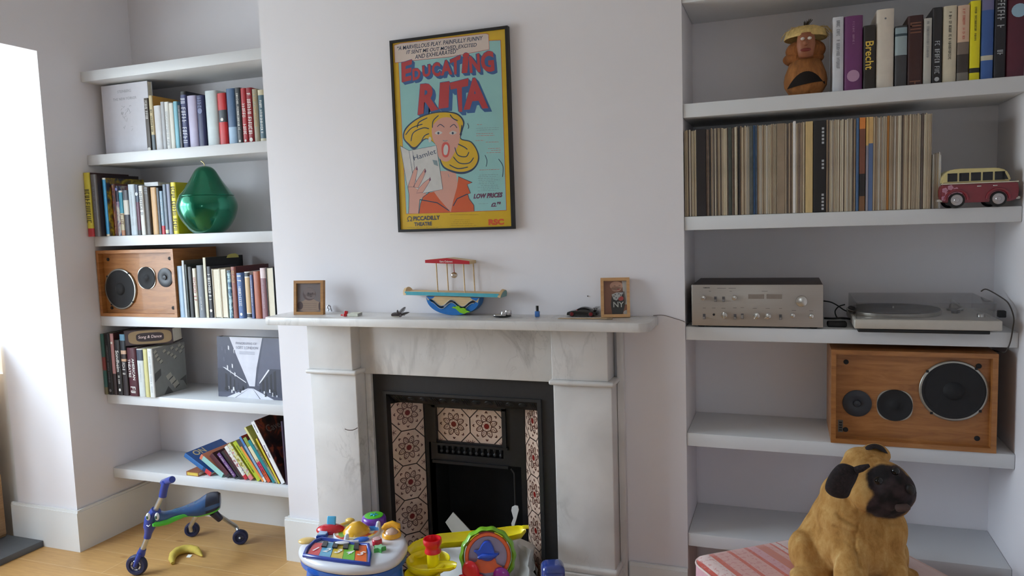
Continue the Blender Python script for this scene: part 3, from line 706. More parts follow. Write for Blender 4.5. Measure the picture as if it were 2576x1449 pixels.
m.add([(W_ + .0003, .06, .0), (W_ + .0003, .09, .16 * h), (W_ + .0003, .12, .0)], [(0, 1, 2)], 1); m.add([(W_ + .0003, .165, .22 * h), (W_ + .0003, .212, .3 * h), (W_ + .0003, .212, .06 * h), (W_ + .0003, .19, .2 * h)], [(0, 1, 2, 3)], 1)
m.build('cover_print', [CAR, CARD], r)
m = MB()
for u, vv in cars[13:]: m.rbox((0, -.018, -.0135), (.0012, .018, .0135), .0005, 0, TR(W_, u, vv * h) @ RX(28), 1); m.box((.0012, -.012, -.018), (.0013, .018, -.012), 1, TR(W_, u, vv * h) @ RX(28))
m.build('printed_cars', [CAR, CARD], r)
# dark brown book lying across the tops with an ornate oval label on its spine
xa = xat(dx_(470), .03, .93); zz = zat(dy_(372), xa, .03) + .012
r = thing('book', 'dark brown book with ornate gold oval label lying tilted on top of the theatre books', 'book', (xa + .026, -.007, zz + .001), (0, math.radians(-1.5), math.radians(24)), G)
m = MB(); bw, bd, bh = .235, .13, .076
m.rbox((0, 0, 0), (bw, bd, .004), .001); m.rbox((0, 0, bh - .004), (bw, bd, bh), .001); m.prism([(0, .0), (bw, .0), (bw, bh), (0, bh)], 0, .004); m.build('cover', C(54, 36, 36), r)
m = MB(); m.box((.004, .004, .004), (bw - .004, bd - .003, bh - .004)); m.build('pages', PAGE, r)
m = MB()
def sqo(cx, cz, a, b, n=40, p=4): return [(cx + a * math.copysign(abs(math.cos(2 * PI * k / n)) ** (2 / p), math.cos(2 * PI * k / n)), cz + b * math.copysign(abs(math.sin(2 * PI * k / n)) ** (2 / p), math.sin(2 * PI * k / n))) for k in range(n)]
m.prism(sqo(bw * .53, bh * .5, .106, .034), -.0006, 0, 0); m.prism(sqo(bw * .53, bh * .5, .068, .022), -.0010, -.0006, 1)
m.text('Song & Dance', .021, TR(bw * .53, -.0014, bh * .5), 2, fit=.115, shear=.2, fat=.01); m.build('spine_label', [C(134, 110, 76), C(40, 24, 26), C(214, 190, 184)], r)
# the London book facing out
pa = at(dx_(1615), dy_(992), z=Z + .001); pb = at(dx_(2425), dy_(1048), z=Z + .001)
ang = math.atan2(pb.y - pa.y, pb.x - pa.x); W_ = (pb - pa).length; hh = zat(dy_(240), pa.x, pa.y) - Z
r = thing('book', 'black and white street photograph book standing face out at right of the fourth left shelf', 'book', (pa.x, pa.y, Z + .0004), (math.radians(-3), 0, ang), G)
m = MB(); m.box((0, 0, 0), (W_, .0025, hh)); m.box((0, .0375, 0), (W_, .04, hh)); m.box((0, .0025, 0), (.003, .0375, hh)); m.build('cover', C(64, 66, 84), r)
m = MB(); m.box((.003, .0025, .003), (W_ - .003, .0375, hh - .003)); m.build('pages', PAGE, r)
m = MB()
def q(pts, mat, k=1): m.add([(u * W_, -.0003 * k, v_ * hh) for u, v_ in pts], [tuple(range(len(pts)))], mat)
q([(.2, 1), (.72, 1), (.62, .5), (.585, .2), (.5, .2), (.44, .36), (.3, .72)], 0)           # pale sky
q([(.74, 1), (1, 1), (1, .1), (.62, .22), (.64, .4)], 4)
q([(0, .48), (.1, .47), (.46, .24), (.46, .17), (.2, .09), (0, .08)], 1, 2)                   # shop fronts left
q([(.66, .24), (.83, .5), (1, .5), (1, .03), (.66, .15)], 1, 2)                              # shop fronts right
q([(.14, .0), (.48, .165), (.56, .165), (.88, .0)], 0, 3)                                    # the street
for a_, b_ in (((.27, 0), (.5, .165)), ((.66, .0), (.55, .165))):
    q([a_, (a_[0] + .012, a_[1]), (b_[0] + .003, b_[1]), b_], 3, 4)
q([(.08, .5), (.12, .49), (.45, .265), (.45, .25)], 2, 3); q([(.66, .25), (.66, .27), (.8, .49), (.82, .48), (.7, .3)], 2, 3)
for k in range(5): q([(.12 + k * .07, .4 - k * .045), (.155 + k * .06, .38 - k * .045), (.155 + k * .06, .14), (.12 + k * .07, .13)], 3, 3)
for k in range(4): q([(.7 + k * .06, .3 + k * .05), (.735 + k * .06, .33 + k * .05), (.735 + k * .06, .12), (.7 + k * .06, .13)], 3, 3)
for k in range(22):
    t_ = rn.uniform(.1, .42) if k % 2 else rn.uniform(.66, .96); b_ = rn.uniform(.04, .14); s_ = rn.uniform(.012, .03)
    q([(t_ - s_ / 2, b_), (t_ + s_ / 2, b_), (t_ + s_ / 3, b_ + s_ * 2.2), (t_ - s_ / 3, b_ + s_ * 2.2)], 3 if k % 3 else 2, 5)
for k in range(12):
    t_ = rn.uniform(.05, .3); b_ = rn.uniform(.5, .9) - t_ * .6
    q([(t_, b_), (t_ + .018, b_ - .015), (t_ + .018, b_ + .05), (t_, b_ + .065)], 4 if k % 2 else 2, 2)
m.build('cover_print', [C(202, 202, 212), C(50, 52, 68), C(216, 216, 222), C(28, 28, 38), C(84, 86, 104)], r)
m = MB(); m.text('PANORAMAS OF', .017, TR(W_ * .47, -.0016, hh * .9), 0, fit=W_ * .34); m.text('LOST LONDON', .019, TR(W_ * .48, -.0016, hh * .83), 0, fit=W_ * .38)
for k in range(3): m.box((W_ * .36, -.0016, hh * (.76 - .018 * k)), (W_ * .6, -.0013, hh * (.765 - .018 * k)))
m.build('lettering', C(128, 130, 146), r)
# ---- lowest shelf: leaning picture books
G = 'picture books leaning on the lowest left shelf'; P1 = 'leaning on the lowest left shelf'
ex = lambda c: 260 + c / 5.367
ey = lambda c: 1020 + c / 5.367
Z = LT[5]; yf = .03
OLV = C(150, 146, 50)
FOX = ramp_mat('fox_cover', lambda nt, co: noise(nt, co, 12, 3, .8), [(.42, (36, 26, 26)), (.52, (70, 40, 34)), (.58, (150, 70, 40)), (.66, (60, 36, 50))], .35)
BUSY = ramp_mat('picture_spine', lambda nt, co: noise(nt, co, 60, 3, .6), [(.35, (150, 60, 60)), (.45, (214, 210, 206)), (.58, (226, 226, 220)), (.7, (120, 130, 120))], .4)
BUSY2 = ramp_mat('picture_spine_yellow', lambda nt, co: noise(nt, co, 55, 3, .6), [(.35, (120, 110, 60)), (.46, (206, 196, 110)), (.56, (186, 196, 190)), (.68, (196, 110, 100))], .4)
L_ = [  # TL, BL (crop px), thickness px, bands (from foot), face, depth, label
 ((1088, 725), (1440, 990), 52, [(.2, C(206, 54, 62)), (.3, C(30, 60, 110)), (1, C(44, 104, 168))], C(40, 90, 160), .25, 'blue book with red foot, leftmost picture book leaning on the lowest left shelf', None),
 ((1296, 740), (1596, 1000), 62, [(.9, C(150, 196, 190)), (1, C(206, 120, 90))], C(206, 130, 100), .2, 'pale turquoise book with orange corner, second ' + P1, None),
 ((1432, 715), (1680, 1012), 60, [(.1, C(40, 24, 36)), (1, C(78, 34, 46))], C(64, 28, 40), .2, 'dark plum book between turquoise and purple ones ' + P1, None),
 ((1535, 690), (1775, 1022), 44, [(.06, BLK), (1, C(104, 66, 126))], C(60, 40, 80), .19, 'purple book ' + P1, [(.1, .9, .3)]),
 ((1592, 660), (1845, 1030), 30, C(36, 32, 34), C(150, 150, 156), .19, 'thin black spine right of the purple book ' + P1, None),
 ((1632, 600), (1915, 1043), 48, [(.12, C(186, 36, 48)), (1, BUSY)], C(206, 206, 206), .2, 'white patterned spine with red foot ' + P1, None),
 ((1668, 570), (1985, 1048), 58, [(.12, C(206, 120, 120)), (1, BUSY2)], C(176, 168, 70), .21, 'yellow and grey patterned spine with olive cover ' + P1, None),
 ((1748, 540), (2085, 1060), 55, C(172, 186, 44), C(130, 130, 140), .2, 'lime green book ' + P1, [(.2, .9, .3)]),
 ((1848, 590), (2148, 1060), 26, C(222, 140, 60), C(90, 120, 160), .19, 'thin orange spine beside lime green book ' + P1, None),
 ((1832, 458), (2178, 1064), 30, [(.1, C(220, 216, 206)), (.8, C(130, 160, 190)), (1, C(70, 120, 180))], C(150, 40, 34), .21, 'narrow light blue and white spine ' + P1, None),
 ((1885, 470), (2222, 1066), 46, [(.25, C(206, 80, 44)), (.45, C(200, 50, 90)), (.8, C(216, 206, 170)), (1, C(130, 150, 70))], C(116, 40, 34), .21, 'red pink and cream spine left of the teal book ' + P1, [(.1, .5, .5)]),
 ((1948, 505), (2292, 1074), 42, C(24, 124, 134), C(20, 110, 120), .2, 'plain teal book ' + P1, None),
 ((1900, 330), (2336, 1080), 26, [(.7, C(150, 146, 120)), (1, C(206, 200, 140))], OLV, .23, 'tall thin spine with olive cover ' + P1, [(.3, .6, .6)]),
 ((2056, 478), (2366, 1084), 22, C(206, 186, 50), C(120, 60, 50), .19, 'thin yellow spine left of white animal book ' + P1, None),
 ((1992, 258), (2408, 1090), 52, C(226, 226, 226), FOX, .24, 'white spined animal story book with dark fox cover ' + P1, 'T'),
 ((2395, 235), (2468, 1092), 20, C(58, 44, 66), C(40, 30, 44), .24, 'thin dark purple book upright against the chimney breast on lowest left shelf', None),
]
CURX = None
for tl, bl, th_, bands, face, d_, lab, sc in L_:
    b0 = at(ex(bl[0]), ey(bl[1]), y=yf); t0 = at(ex(tl[0]), ey(tl[1]), y=yf)
    v_ = t0 - b0; ln = math.hypot(v_.x, v_.z); an = math.atan2(v_.x, v_.z)       # lean about y
    w_ = (at(ex(bl[0] + th_), ey(bl[1]), y=yf).x - b0.x) * .94
    x_ = b0.x
    r = thing('book', lab, 'book', (x_, yf, Z + .0008), (0, an, 0), G)
    if not isinstance(bands, list): bands = [(1, bands)]
    kw = dict(txt=[('Animal Tales', .52, .5, .62)], tcol=C(70, 74, 110), scrib=[(.82, .96, .25)]) if sc == 'T' else (dict(scrib=sc, tcol=INKD if sc != [(.1, .9, .3)] else INKW) if sc else {})
    book_parts(r, w_, ln, d_, bands, face=face, rnd=.04, seed=int(tl[0]), **kw)
    if sc == 'T':
        m = MB(); m.text('Cave', .05, TR(w_ + .0006, .1, ln * .82) @ RZ(90), 0, fit=.11, fat=.0); m.build('cover_lettering', C(150, 140, 130), r)
    if lab.startswith('blue book'):
        m = MB(); m.text('ON', .05, TR(w_ + .0006, .07, ln * .86) @ RZ(90), 0, fit=.09, fat=.02); m.build('cover_lettering', C(214, 200, 150), r)
pb = at(ex(1122), ey(935), y=.012); pc = at(ex(1310), ey(950), y=.012)
r = lying(pb.x, pb.x + .075, .012, .15, Z + .0004, Z + .021, 'small brown book with yellow label lying flat at left of the leaning picture books', C(150, 92, 58), G)
m = MB(); m.box((.006, -.0006, .003), (.072, 0, .017)); m.build('label', C(214, 190, 84), r)
# ---- right alcove top row
G = 'books on the top right shelf'; P1 = 'on the top right shelf'
fx = lambda c: 2040 + c / 4.806
fy = lambda c: c / 4.806
Z = RT[1]; yf = .03
A = [
 (261, 393, 205, 'silver white spine with black round emblem beside the monkey figure', C(206, 208, 214), dict(scrib=[(.32, .95, .3)], tcol=GRY, d=.2)),
 (397, 625, 190, 'wide purple book with pink disc ' + P1, C(110, 54, 106), dict(scrib=[(.62, .92, .1)], tcol=C(180, 140, 170), badge=(.2, .34), d=.22)),
 (631, 780, 305, 'black book with large yellow letters ' + P1, C(40, 34, 30), dict(txt=[('Brecht', .53, .62, .95)], tcol=C(226, 190, 80), d=.18)),
 (787, 1001, 108, 'tallest thick ivory book with small pink mark ' + P1, C(212, 202, 188), dict(d=.23, badge=(.88, .06), tcol=GRY)),
 (1012, 1160, 310, 'charcoal book with pale blue upper label ' + P1, [(.52, C(62, 62, 66)), (.83, C(150, 166, 170)), (.87, C(50, 70, 80)), (.97, C(140, 160, 168)), (1, DGR)], dict(d=.18)),
 (1163, 1352, 185, 'broad dark maroon book with faded lettering ' + P1, C(60, 28, 26), dict(scrib=[(.76, .9, .7), (.04, .07, .7)], tcol=C(120, 76, 56), d=.2)),
 (1357, 1455, 220, 'pale grey spine left of tall black one ' + P1, C(186, 184, 176), dict(scrib=[(.4, .95, .3)], tcol=GRY, d=.18)),
 (1461, 1581, 88, 'tall black spine with white vertical title ' + P1, C(34, 31, 34), dict(scrib=[(.12, .56, .5)], tcol=LGR, badge=(.06, .25), d=.22)),
 (1587, 1756, 70, 'cream spine with fine black title right of tall black one ' + P1, C(206, 196, 172), dict(scrib=[(.3, .92, .2)], tcol=INKD, d=.2)),
 (1762, 1909, 62, 'peach spine with red strip and dark photograph foot ' + P1, [(.12, C(120, 114, 106)), (.36, C(62, 54, 50)), (.52, C(120, 106, 96)), (1, C(212, 180, 154))], dict(scrib=[(.56, .95, .2)], tcol=C(200, 80, 70), d=.2)),
 (1914, 2040, 8, 'bright yellow spine with black band ' + P1, [(.1, C(226, 214, 20)), (.16, C(40, 38, 34)), (1, C(228, 216, 22))], dict(scrib=[(.5, .92, .2)], tcol=INKD, d=.22)),
 (2050, 2202, -18, 'blue book with slanted cream ribbon ' + P1, [(.24, C(58, 96, 160)), (.3, C(196, 190, 170)), (.86, C(58, 92, 154)), (1, C(110, 110, 150))], dict(d=.22)),
 (2208, 2352, -70, 'black spine with bold silver title near the right end ' + P1, C(34, 32, 38), dict(scrib=[(.6, .98, .62), (.3, .34, .5)], tcol=LGR, d=.22)),
 (2358, 2640, -30, 'thick maroon book with pale blue globe at right frame edge ' + P1, C(86, 30, 48), dict(badge=(.84, .34), tcol=C(150, 180, 200), d=.24)),
]
for l, r_, t_, lab, bands, kw in A: bk(fx(l), fx(r_), fy(t_), Z, yf, lab, bands, G, **kw)
# ------------------------------------------------------------------ records on the right alcove's second shelf
Z = RT[2]; yf = .008
SLV = [col(196, 182, 156, .8, var=.14, scale=26, stretch=(3, 1, .35)), col(184, 168, 144, .8, var=.16, scale=26, stretch=(3, 1, .35)), col(206, 196, 174, .8, var=.12, scale=26, stretch=(3, 1, .35)),
       col(170, 156, 136, .8, var=.18, scale=26, stretch=(3, 1, .35)), col(190, 182, 170, .8, var=.14, scale=26, stretch=(3, 1, .35)), col(160, 140, 118, .8, var=.2, scale=26, stretch=(3, 1, .35))]
DKS = [col(58, 50, 48, .7, var=.2), col(92, 80, 72, .7, var=.2), col(120, 104, 92, .7, var=.2)]
def xr_(c): return xat(1710 + c / 4.528, yf, Z)
def xr2(c): return xat(2080 + c / 4.528, yf, Z)
rl = random.Random(21)
def sleeve(x, w, h, mt, label, grp, y=0.0, lean=0.0, d=.312):
    m = MB(); m.rbox((0, 0, 0), (w, d, h), min(.0012, w * .3), seg=1)
    o = m.build('record_sleeve', mt, smooth=30); o.location = (x, yf + y, Z + .0004); o.rotation_euler = (0, lean, 0)
    return tag(o, label, 'record', grp)
GA = 'beige record sleeves left of the first black box'
SPEC = [  # crop x range -> special sleeve
 (xr_(190), xr_(300), 'BOX1'), (xr_(540), xr_(590), col(70, 74, 66, .6, var=.3, scale=16), 'green black spotted record sleeve'),
 (xr_(790), xr_(842), col(74, 80, 78, .6, var=.2), 'slate grey record sleeve beside the blue ones'), (xr_(845), xr_(868), col(48, 78, 112, .6), 'dark blue record sleeve'),
]
spec = {}
def sp(a, b, mt, lab, hk=1.0, thick=None): spec_list.append((a, b, mt, lab, hk))
spec_list = []
sp(xr_(196), xr_(305), col(38, 32, 34, .6), 'plain black record box near the chimney breast')
sp(xr_(345), xr_(362), DKS[0], 'thin dark sleeve second gap right of the plain black record box')
sp(xr_(418), xr_(436), DKS[1], 'brown edged sleeve right of the plain black record box')
sp(xr_(560), xr_(598), col(66, 72, 66, .6, var=.35, scale=18), 'green and black mottled record sleeve')
sp(xr_(672), xr_(694), DKS[0], 'thin black sleeve left of the blue record sleeves')
sp(xr_(796), xr_(838), col(84, 88, 86, .6, var=.2), 'slate grey record sleeve touching the dark blue one')
sp(xr_(840), xr_(862), col(44, 74, 112, .5), 'dark blue record sleeve left of centre')
sp(xr_(864), xr_(884), col(70, 84, 104, .5, var=.3), 'blue grey record sleeve beside the dark blue one')
sp(xr_(1108), xr_(1200), col(150, 132, 112, .8, var=.15, scale=20), 'wide brown beige boxed record set left of white crumpled sleeve')
sp(xr_(1290), xr_(1322), col(226, 222, 218, .4), 'shiny white plastic record sleeve sticking up slightly', 1.015)
sp(xr_(1430), xr_(1515), col(204, 178, 126, .8, var=.12, scale=60, stretch=(8, 1, .3)), 'yellowish beige boxed record set left of the lettered black box')
sp(xr_(1520), xr_(1665), 'BOX2', 'black record box set with small white spine lettering')
sp(xr2(330), xr2(362), col(70, 100, 138, .5), 'bright blue record sleeve left of the orange and black one')
sp(xr2(366), xr2(432), 'ORG', 'black and brown record box with orange head')
sp(xr2(440), xr2(468), 'TWO', 'sleeve with yellow upper and violet grey lower half')
sp(xr2(470), xr2(520), 'TWO2', 'sleeve with tan upper and blue lower half')
sp(xr2(676), xr2(702), col(160, 106, 44, .6), 'amber brown record sleeve right of centre')
sp(xr2(1064), xr2(1094), DKS[1], 'dark brown sleeve near the right end of the records')
spec_list.sort()
def plain(x0, x1, zone):
    x = x0
    while x < x1 - .0028:
        w = min(rl.choice([.0034, .0042, .0050, .0062]), x1 - x)
        k = rl.random()
        if k < .86: mt = SLV[rl.randrange(6)]; lab = 'worn beige twelve inch record sleeve ' + zone; g = 'beige record sleeves ' + zone
        else: mt = DKS[rl.randrange(1, 3)]; lab = 'brown edged twelve inch record sleeve ' + zone; g = 'brown record sleeves ' + zone
        sleeve(x, w - .0005, .313 * rl.uniform(.986, 1.004), mt, lab, g, y=rl.uniform(0, .0025)); x += w
xx = XC + .003
RECS = []
TONE = ['worn beige', 'tan', 'pale cream', 'greyish tan', 'light greyish beige', 'brownish beige']
def plain(x0, x1):
    x = x0
    while x < x1 - .0028:
        w = min(rl.choice([.0034, .0042, .0050, .0062]), x1 - x)
        i_ = rl.randrange(6)
        if rl.random() < .86: mt = SLV[i_]; tone = TONE[i_]; g = 'beige twelve inch record sleeves'
        else: i_ = rl.randrange(1, 3); mt = DKS[i_]; tone = ('', 'dark brown', 'mid brown')[i_]; g = 'brown twelve inch record sleeves'
        RECS.append((x, sleeve(x, w - .0005, .313 * rl.uniform(.986, 1.004), mt, 'record sleeve', g, y=rl.uniform(0, .0025)), tone)); x += w
xx = XC + .003
xe = xr2(1195)
LANDM = [(0, 'the chimney breast')]
for a, b, mt, lab, hk in spec_list:
    plain(xx, a)
    a = max(a, xx)
    w = b - a - .0005; h = .313 * hk
    if isinstance(mt, str):
        r = thing('record_box', lab, 'record', (a, yf, Z + .0004), group=None)
        if mt == 'BOX2':
            m = MB(); m.rbox((0, 0, 0), (w, .312, h), .002); m.build('box', col(30, 28, 30, .6), r, smooth=40)
            for zz in (.9, .55, .18):
                m = MB()
                for j in range(5 if zz != .55 else 3): m.box((w * .66, -.0006, h * zz - j * .012), (w * .84, 0, h * zz - j * .012 + .0075))
                m.build('spine_lettering', LGR, r)
        else:
            sch = {'ORG': [(0, .16, C(120, 84, 54)), (.16, .4, C(36, 30, 30)), (.4, .88, C(120, 72, 54)), (.88, 1, C(214, 130, 58))], 'TWO': [(0, .7, C(150, 146, 156)), (.7, 1, C(214, 176, 108))], 'TWO2': [(0, .72, C(86, 108, 148)), (.72, 1, C(204, 168, 110))]}[mt]
            for z0_, z1_, c_ in sch:
                m = MB(); m.box((0, 0, z0_ * h), (w, .312, z1_ * h)); m.build('band', c_, r)
        RECS.append((a, None, None))
    else: RECS.append((a, None, None)); sleeve(a, w, h, mt, lab, None)
    for key, nm in (('plain black record box', 'the plain black record box'), ('dark blue record sleeve left', 'the dark blue sleeve'), ('shiny white plastic', 'the shiny white plastic sleeve'), ('with small white spine lettering', 'the lettered black record box'), ('orange head', 'the orange headed box'), ('amber brown', 'the amber brown sleeve')):
        if key in lab and not lab.startswith('thin dark') and not lab.startswith('brown edged') and 'touching' not in lab and 'beside' not in lab: LANDM.append((len(RECS) - 1, nm))
    xx = b
plain(xx, xe)
LANDM[0] = (-1, LANDM[0][1]); LANDM.append((len(RECS), 'the small seven inch singles'))
ORDS = ['', 'first', 'second', 'third', 'fourth', 'fifth', 'sixth', 'seventh', 'eighth', 'ninth', 'tenth', 'eleventh', 'twelfth', 'thirteenth', 'fourteenth', 'fifteenth', 'sixteenth', 'seventeenth', 'eighteenth', 'nineteenth', 'twentieth', 'twenty-first', 'twenty-second', 'twenty-third', 'twenty-fourth']
for i, (x, o_, tone) in enumerate(RECS):
    if o_ is None: continue
    lf = max((l_ for l_ in LANDM if l_[0] < i), key=lambda l_: l_[0]); rt = min((l_ for l_ in LANDM if l_[0] > i), key=lambda l_: l_[0])
    if i - lf[0] <= rt[0] - i: o_['label'] = '%s record sleeve, %s one to the right of %s' % (tone, ORDS[i - lf[0]], lf[1])
    else: o_['label'] = '%s record sleeve, %s one to the left of %s' % (tone, ORDS[rt[0] - i], rt[1])
# seven inch singles leaning at the right end
xs = xe + .002
for k in range(7):
    w = .0036; sleeve(xs, w - .0006, .18 * rl.uniform(.97, 1.03), (SLV + [WHT])[rl.randrange(7)] if k < 5 else WHT, 'small seven inch record sleeve, %s of the singles counted from the tall records' % ORDS[k + 1], 'seven inch singles beside the toy van', y=.012, d=.18); xs += w
# ------------------------------------------------------------------ toy camper van
pa = at(2372, 521, z=Z + .0005); 
VL = .258; x0 = xat(2362, .0, Z); x1 = xat(2563, .0, Z); VL = x1 - x0; VH = .126; VW = .105
van = thing('toy_camper_van', 'dark red and cream toy camper van parked at right end of the record shelf', 'toy van', (x0, -.012, Z + .0004), (0, 0, math.radians(2)))
CRV = col(214, 200, 140, .35, coat=.4); MRV = col(128, 26, 42, .3, coat=.5); DKW = col(22, 22, 28, .15)
def hull(prof, m, mat, y0, y1, ins=0.0):
    m.prism(prof, y0, y1, mat)
m = MB()
low = [(.004, .022), (.03, .016), (.232 * VL / .258, .016), (VL - .004, .024), (VL, .05), (VL - .004, .078), (.004, .076), (0, .05)]
bm = bmesh.new(); vs = [bm.verts.new((a, 0, b)) for a, b in low]; f = bm.faces.new(vs); r_ = bmesh.ops.extrude_face_region(bm, geom=[f]); bmesh.ops.translate(bm, verts=[q_ for q_ in r_['geom'] if isinstance(q_, bmesh.types.BMVert)], vec=(0, VW, 0)); bmesh.ops.recalc_face_normals(bm, faces=bm.faces[:])
bmesh.ops.bevel(bm, geom=[e for e in bm.edges], offset=.004, segments=2, affect='EDGES'); m.bm(bm); body = m.build('body', MRV, van, smooth=40)
m = MB(); up = [(.005, .0785), (VL - .022, .0805), (VL - .024, .095), (VL - .036, .116), (VL - .06, .124), (.05, .126), (.026, .122), (.012, .108), (.006, .094)]
bm = bmesh.new(); vs = [bm.verts.new((a, .006, b)) for a, b in up]; f = bm.faces.new(vs); r_ = bmesh.ops.extrude_face_region(bm, geom=[f]); bmesh.ops.translate(bm, verts=[q_ for q_ in r_['geom'] if isinstance(q_, bmesh.types.BMVert)], vec=(0, VW - .012, 0)); bmesh.ops.recalc_face_normals(bm, faces=bm.faces[:])
bmesh.ops.bevel(bm, geom=[e for e in bm.edges], offset=.004, segments=2, affect='EDGES'); m.bm(bm); m.build('roof', CRV, van, smooth=40)
for k in range(5):
    a = .022 + k * .0385 * VL / .258; m = MB(); m.rbox((a, .0045, .085), (a + .0285, .008, .112), .0012); m.build('window', DKW, van, smooth=40)
m = MB(); m.prism([(VL - .048, .086), (VL - .03, .086), (VL - .042, .112), (VL - .048, .112)], .0045, .008); m.build('window', DKW, van)
m = MB(); m.box((.003, -.001, .0765), (VL - .003, .003, .0795)); m.build('trim_strip', CRM, van)
for wx in (.048, VL - .058):
    for yy in (-.003, VW - .015):
        m = MB(); m.lathe([(.012, 0), (.0225, .001), (.025, .005), (.025, .013), (.0225, .018), (.01, .018)], 28, 0, TR(wx, yy + .018, .0253) @ RX(90)); wh = m.build('wheel', col(24, 23, 24, .7), van, smooth=40)
        m = MB(); m.lathe([(.0, .0215), (.007, .021), (.0085, .0195), (.016, .0192), (.018, .0175), (.018, .016)], 24, 0, TR(wx, yy + .018, .0253) @ RX(90)); m.build('hubcap', col(176, 172, 174, .3, .6), wh, smooth=40)
for wx in (.048, VL - .058):
    m = MB(); m.tube([(wx + .032 * math.cos(PI * k / 12), -.002, .0253 + .032 * math.sin(PI * k / 12)) for k in range(13)], .0045, 8)
    m.build('wheel_arch', MRV, van, smooth=60)
m = MB(); m.rbox((-.006, .004, .02), (.012, VW - .004, .03), .004); m.build('bumper', col(190, 186, 180, .3, .7), van, smooth=40)
m = MB(); m.rbox((VL - .012, .004, .022), (VL + .005, VW - .004, .032), .004); m.build('bumper', col(190, 186, 180, .3, .7), van, smooth=40)
m = MB()
for (a, b) in ((.014, .058), (.03, .066), (.046, .058), (.022, .044), (.04, .05), (.058, .05), (.012, .032)):
    for j in range(5): m.disc((a + .0045 * math.cos(j * 1.257), -.0003, b + .0045 * math.sin(j * 1.257)), (0, -1, 0), .0042, .0006, 10)
m.build('flower_decal', col(196, 140, 160, .5), van)
m = MB()
for a in (.105, .15): m.rbox((a, -.003, .066), (a + .012, .001, .069), .001)
m.build('door_handle', col(206, 200, 196, .25, .8), van)
# ------------------------------------------------------------------ carved monkey figure, top right shelf
Z = RT[1]
mx_ = lambda c: 1700 + c / 4.83
my_ = lambda c: c / 4.83
pc = at(mx_(1610), my_(1148), z=Z + .001); yy = .05
xc = xat(mx_(1612), yy, Z); sc = (xat(mx_(1885), yy, Z) - xat(mx_(1330), yy, Z)) / 555       # metres per crop px
zz = lambda c: (1150 - c) * sc
xc -= .009
mk = thing('monkey_figure', 'carved coconut monkey figure with straw hat at left of the top right books', 'figurine', (xc, yy + .045, Z + .0005))
HUSK = col(150, 96, 48, .9, var=.3, scale=60, bump=.6, stretch=(1, 1, .25)); DARKH = col(22, 13, 9, .95)
FACE = col(150, 92, 62, .55, var=.12)
m = MB(); R0 = 270 * sc
prof = [(R0 * .62, 0), (R0 * .8, zz(1090)), (R0 * .98, zz(1010)), (R0, zz(930)), (R0 * .95, zz(850)), (R0 * .82, zz(760)), (R0 * .72, zz(690)), (R0 * .5, zz(650))]
m.lathe(prof, 40); body = m.build('body', HUSK, mk, smooth=50)
m = MB(); pts = [(-.84, 1050), (-.78, 1000), (-.62, 920), (-.35, 872), (0, 855), (.38, 872), (.68, 920), (.86, 985), (.6, 1005), (.2, 1022), (-.3, 1040)]
nn = len(pts); vs = []
for lay, off in ((0, .0025), (1, -.004)):
    for u, c in pts:
        x_ = u * R0; rr_ = R0 * (1.0 if c > 880 else .97); y_ = -math.sqrt(max(rr_ * rr_ * 1.0 - x_ * x_, .0004)) - off
        vs.append((x_, y_, zz(c)))
# dark mouth follows the shell
m2 = MB(); grid = []
for i in range(13):
    u = -.84 + 1.7 * i / 12
    top = 855 + 190 * abs((u - .03) / .87) ** 2.1; bot = 1050 - 65 * (u + .84) / 1.7
    for j in range(5):
        c = top + (bot - top) * j / 4; x_ = u * R0; rz = R0 * (1.005 if c > 930 else 1.005 - .05 * (930 - c) / 80)
        grid.append((x_, -math.sqrt(max(rz * rz - x_ * x_, 1e-5)) - .0012, zz(c)))
m2.add(grid, [(i * 5 + j, i * 5 + j + 1, (i + 1) * 5 + j + 1, (i + 1) * 5 + j) for i in range(12) for j in range(4)]); m2.build('mouth_opening', DARKH, mk, smooth=60)
m = MB(); m.ell((0, 0, zz(545)), (R0 * .92, R0 * .8, 150 * sc), 32, 18); m.ell((-R0 * .1, .005, zz(640)), (R0 * .95, R0 * .72, 110 * sc), 32, 14); m.build('hair', col(140, 84, 40, .95, var=.3, scale=80, bump=.8, stretch=(1, 1, .15)), mk, smooth=60)
m = MB(); bm = bmesh.new(); bmesh.ops.create_cube(bm, size=1)
bmesh.ops.subdivide_edges(bm, edges=bm.edges[:], cuts=3, use_grid_fill=True)
for q_ in bm.verts:
    c_ = q_.co * 2; k = 1 - .13 * (c_.x ** 2 * c_.z ** 2)
    q_.co = Vector((c_.x * 112 * sc * k * (1.0 if c_.z > -.3 else .9), c_.y * .03 * (1 - .35 * c_.x ** 2) * (1 - .2 * c_.z ** 2), c_.z * 155 * sc * k))
m.bm(bm, T=TR(0, -R0 * .72, zz(520))); face = m.build('face', FACE, mk, smooth=80)
fy_ = -R0 * .72 - .031
for s_ in (-1, 1):
    m = MB(); m.ell((s_ * 42 * sc, fy_ + .001, zz(450)), (26 * sc, .004, 20 * sc), 16, 10); m.ell((s_ * 42 * sc + .001, fy_ - .003, zz(448)), (10 * sc, .002, 10 * sc), 10, 8); m.build('eye', col(210, 200, 190, .3), face, smooth=60)
m = MB(); m.ell((-10 * sc, fy_, zz(510)), (30 * sc, .008, 34 * sc), 16, 10); m.build('nose', FACE, face, smooth=60)
m = MB(); m.ell((-5 * sc, fy_ + .001, zz(592)), (66 * sc, .006, 22 * sc), 20, 10); m.build('lips', col(120, 44, 34, .5), face, smooth=60)
m = MB(); STRAW = col(206, 176, 112, .85, var=.2, scale=70, bump=.5)
m.lathe([(R0 * .55, zz(330)), (R0 * .98, zz(400)), (R0 * 1.0, zz(385)), (R0 * .9, zz(300)), (R0 * .6, zz(255)), (R0 * .25, zz(240)), (0, zz(238))], 40, 0, TR(0, -.004, 0))
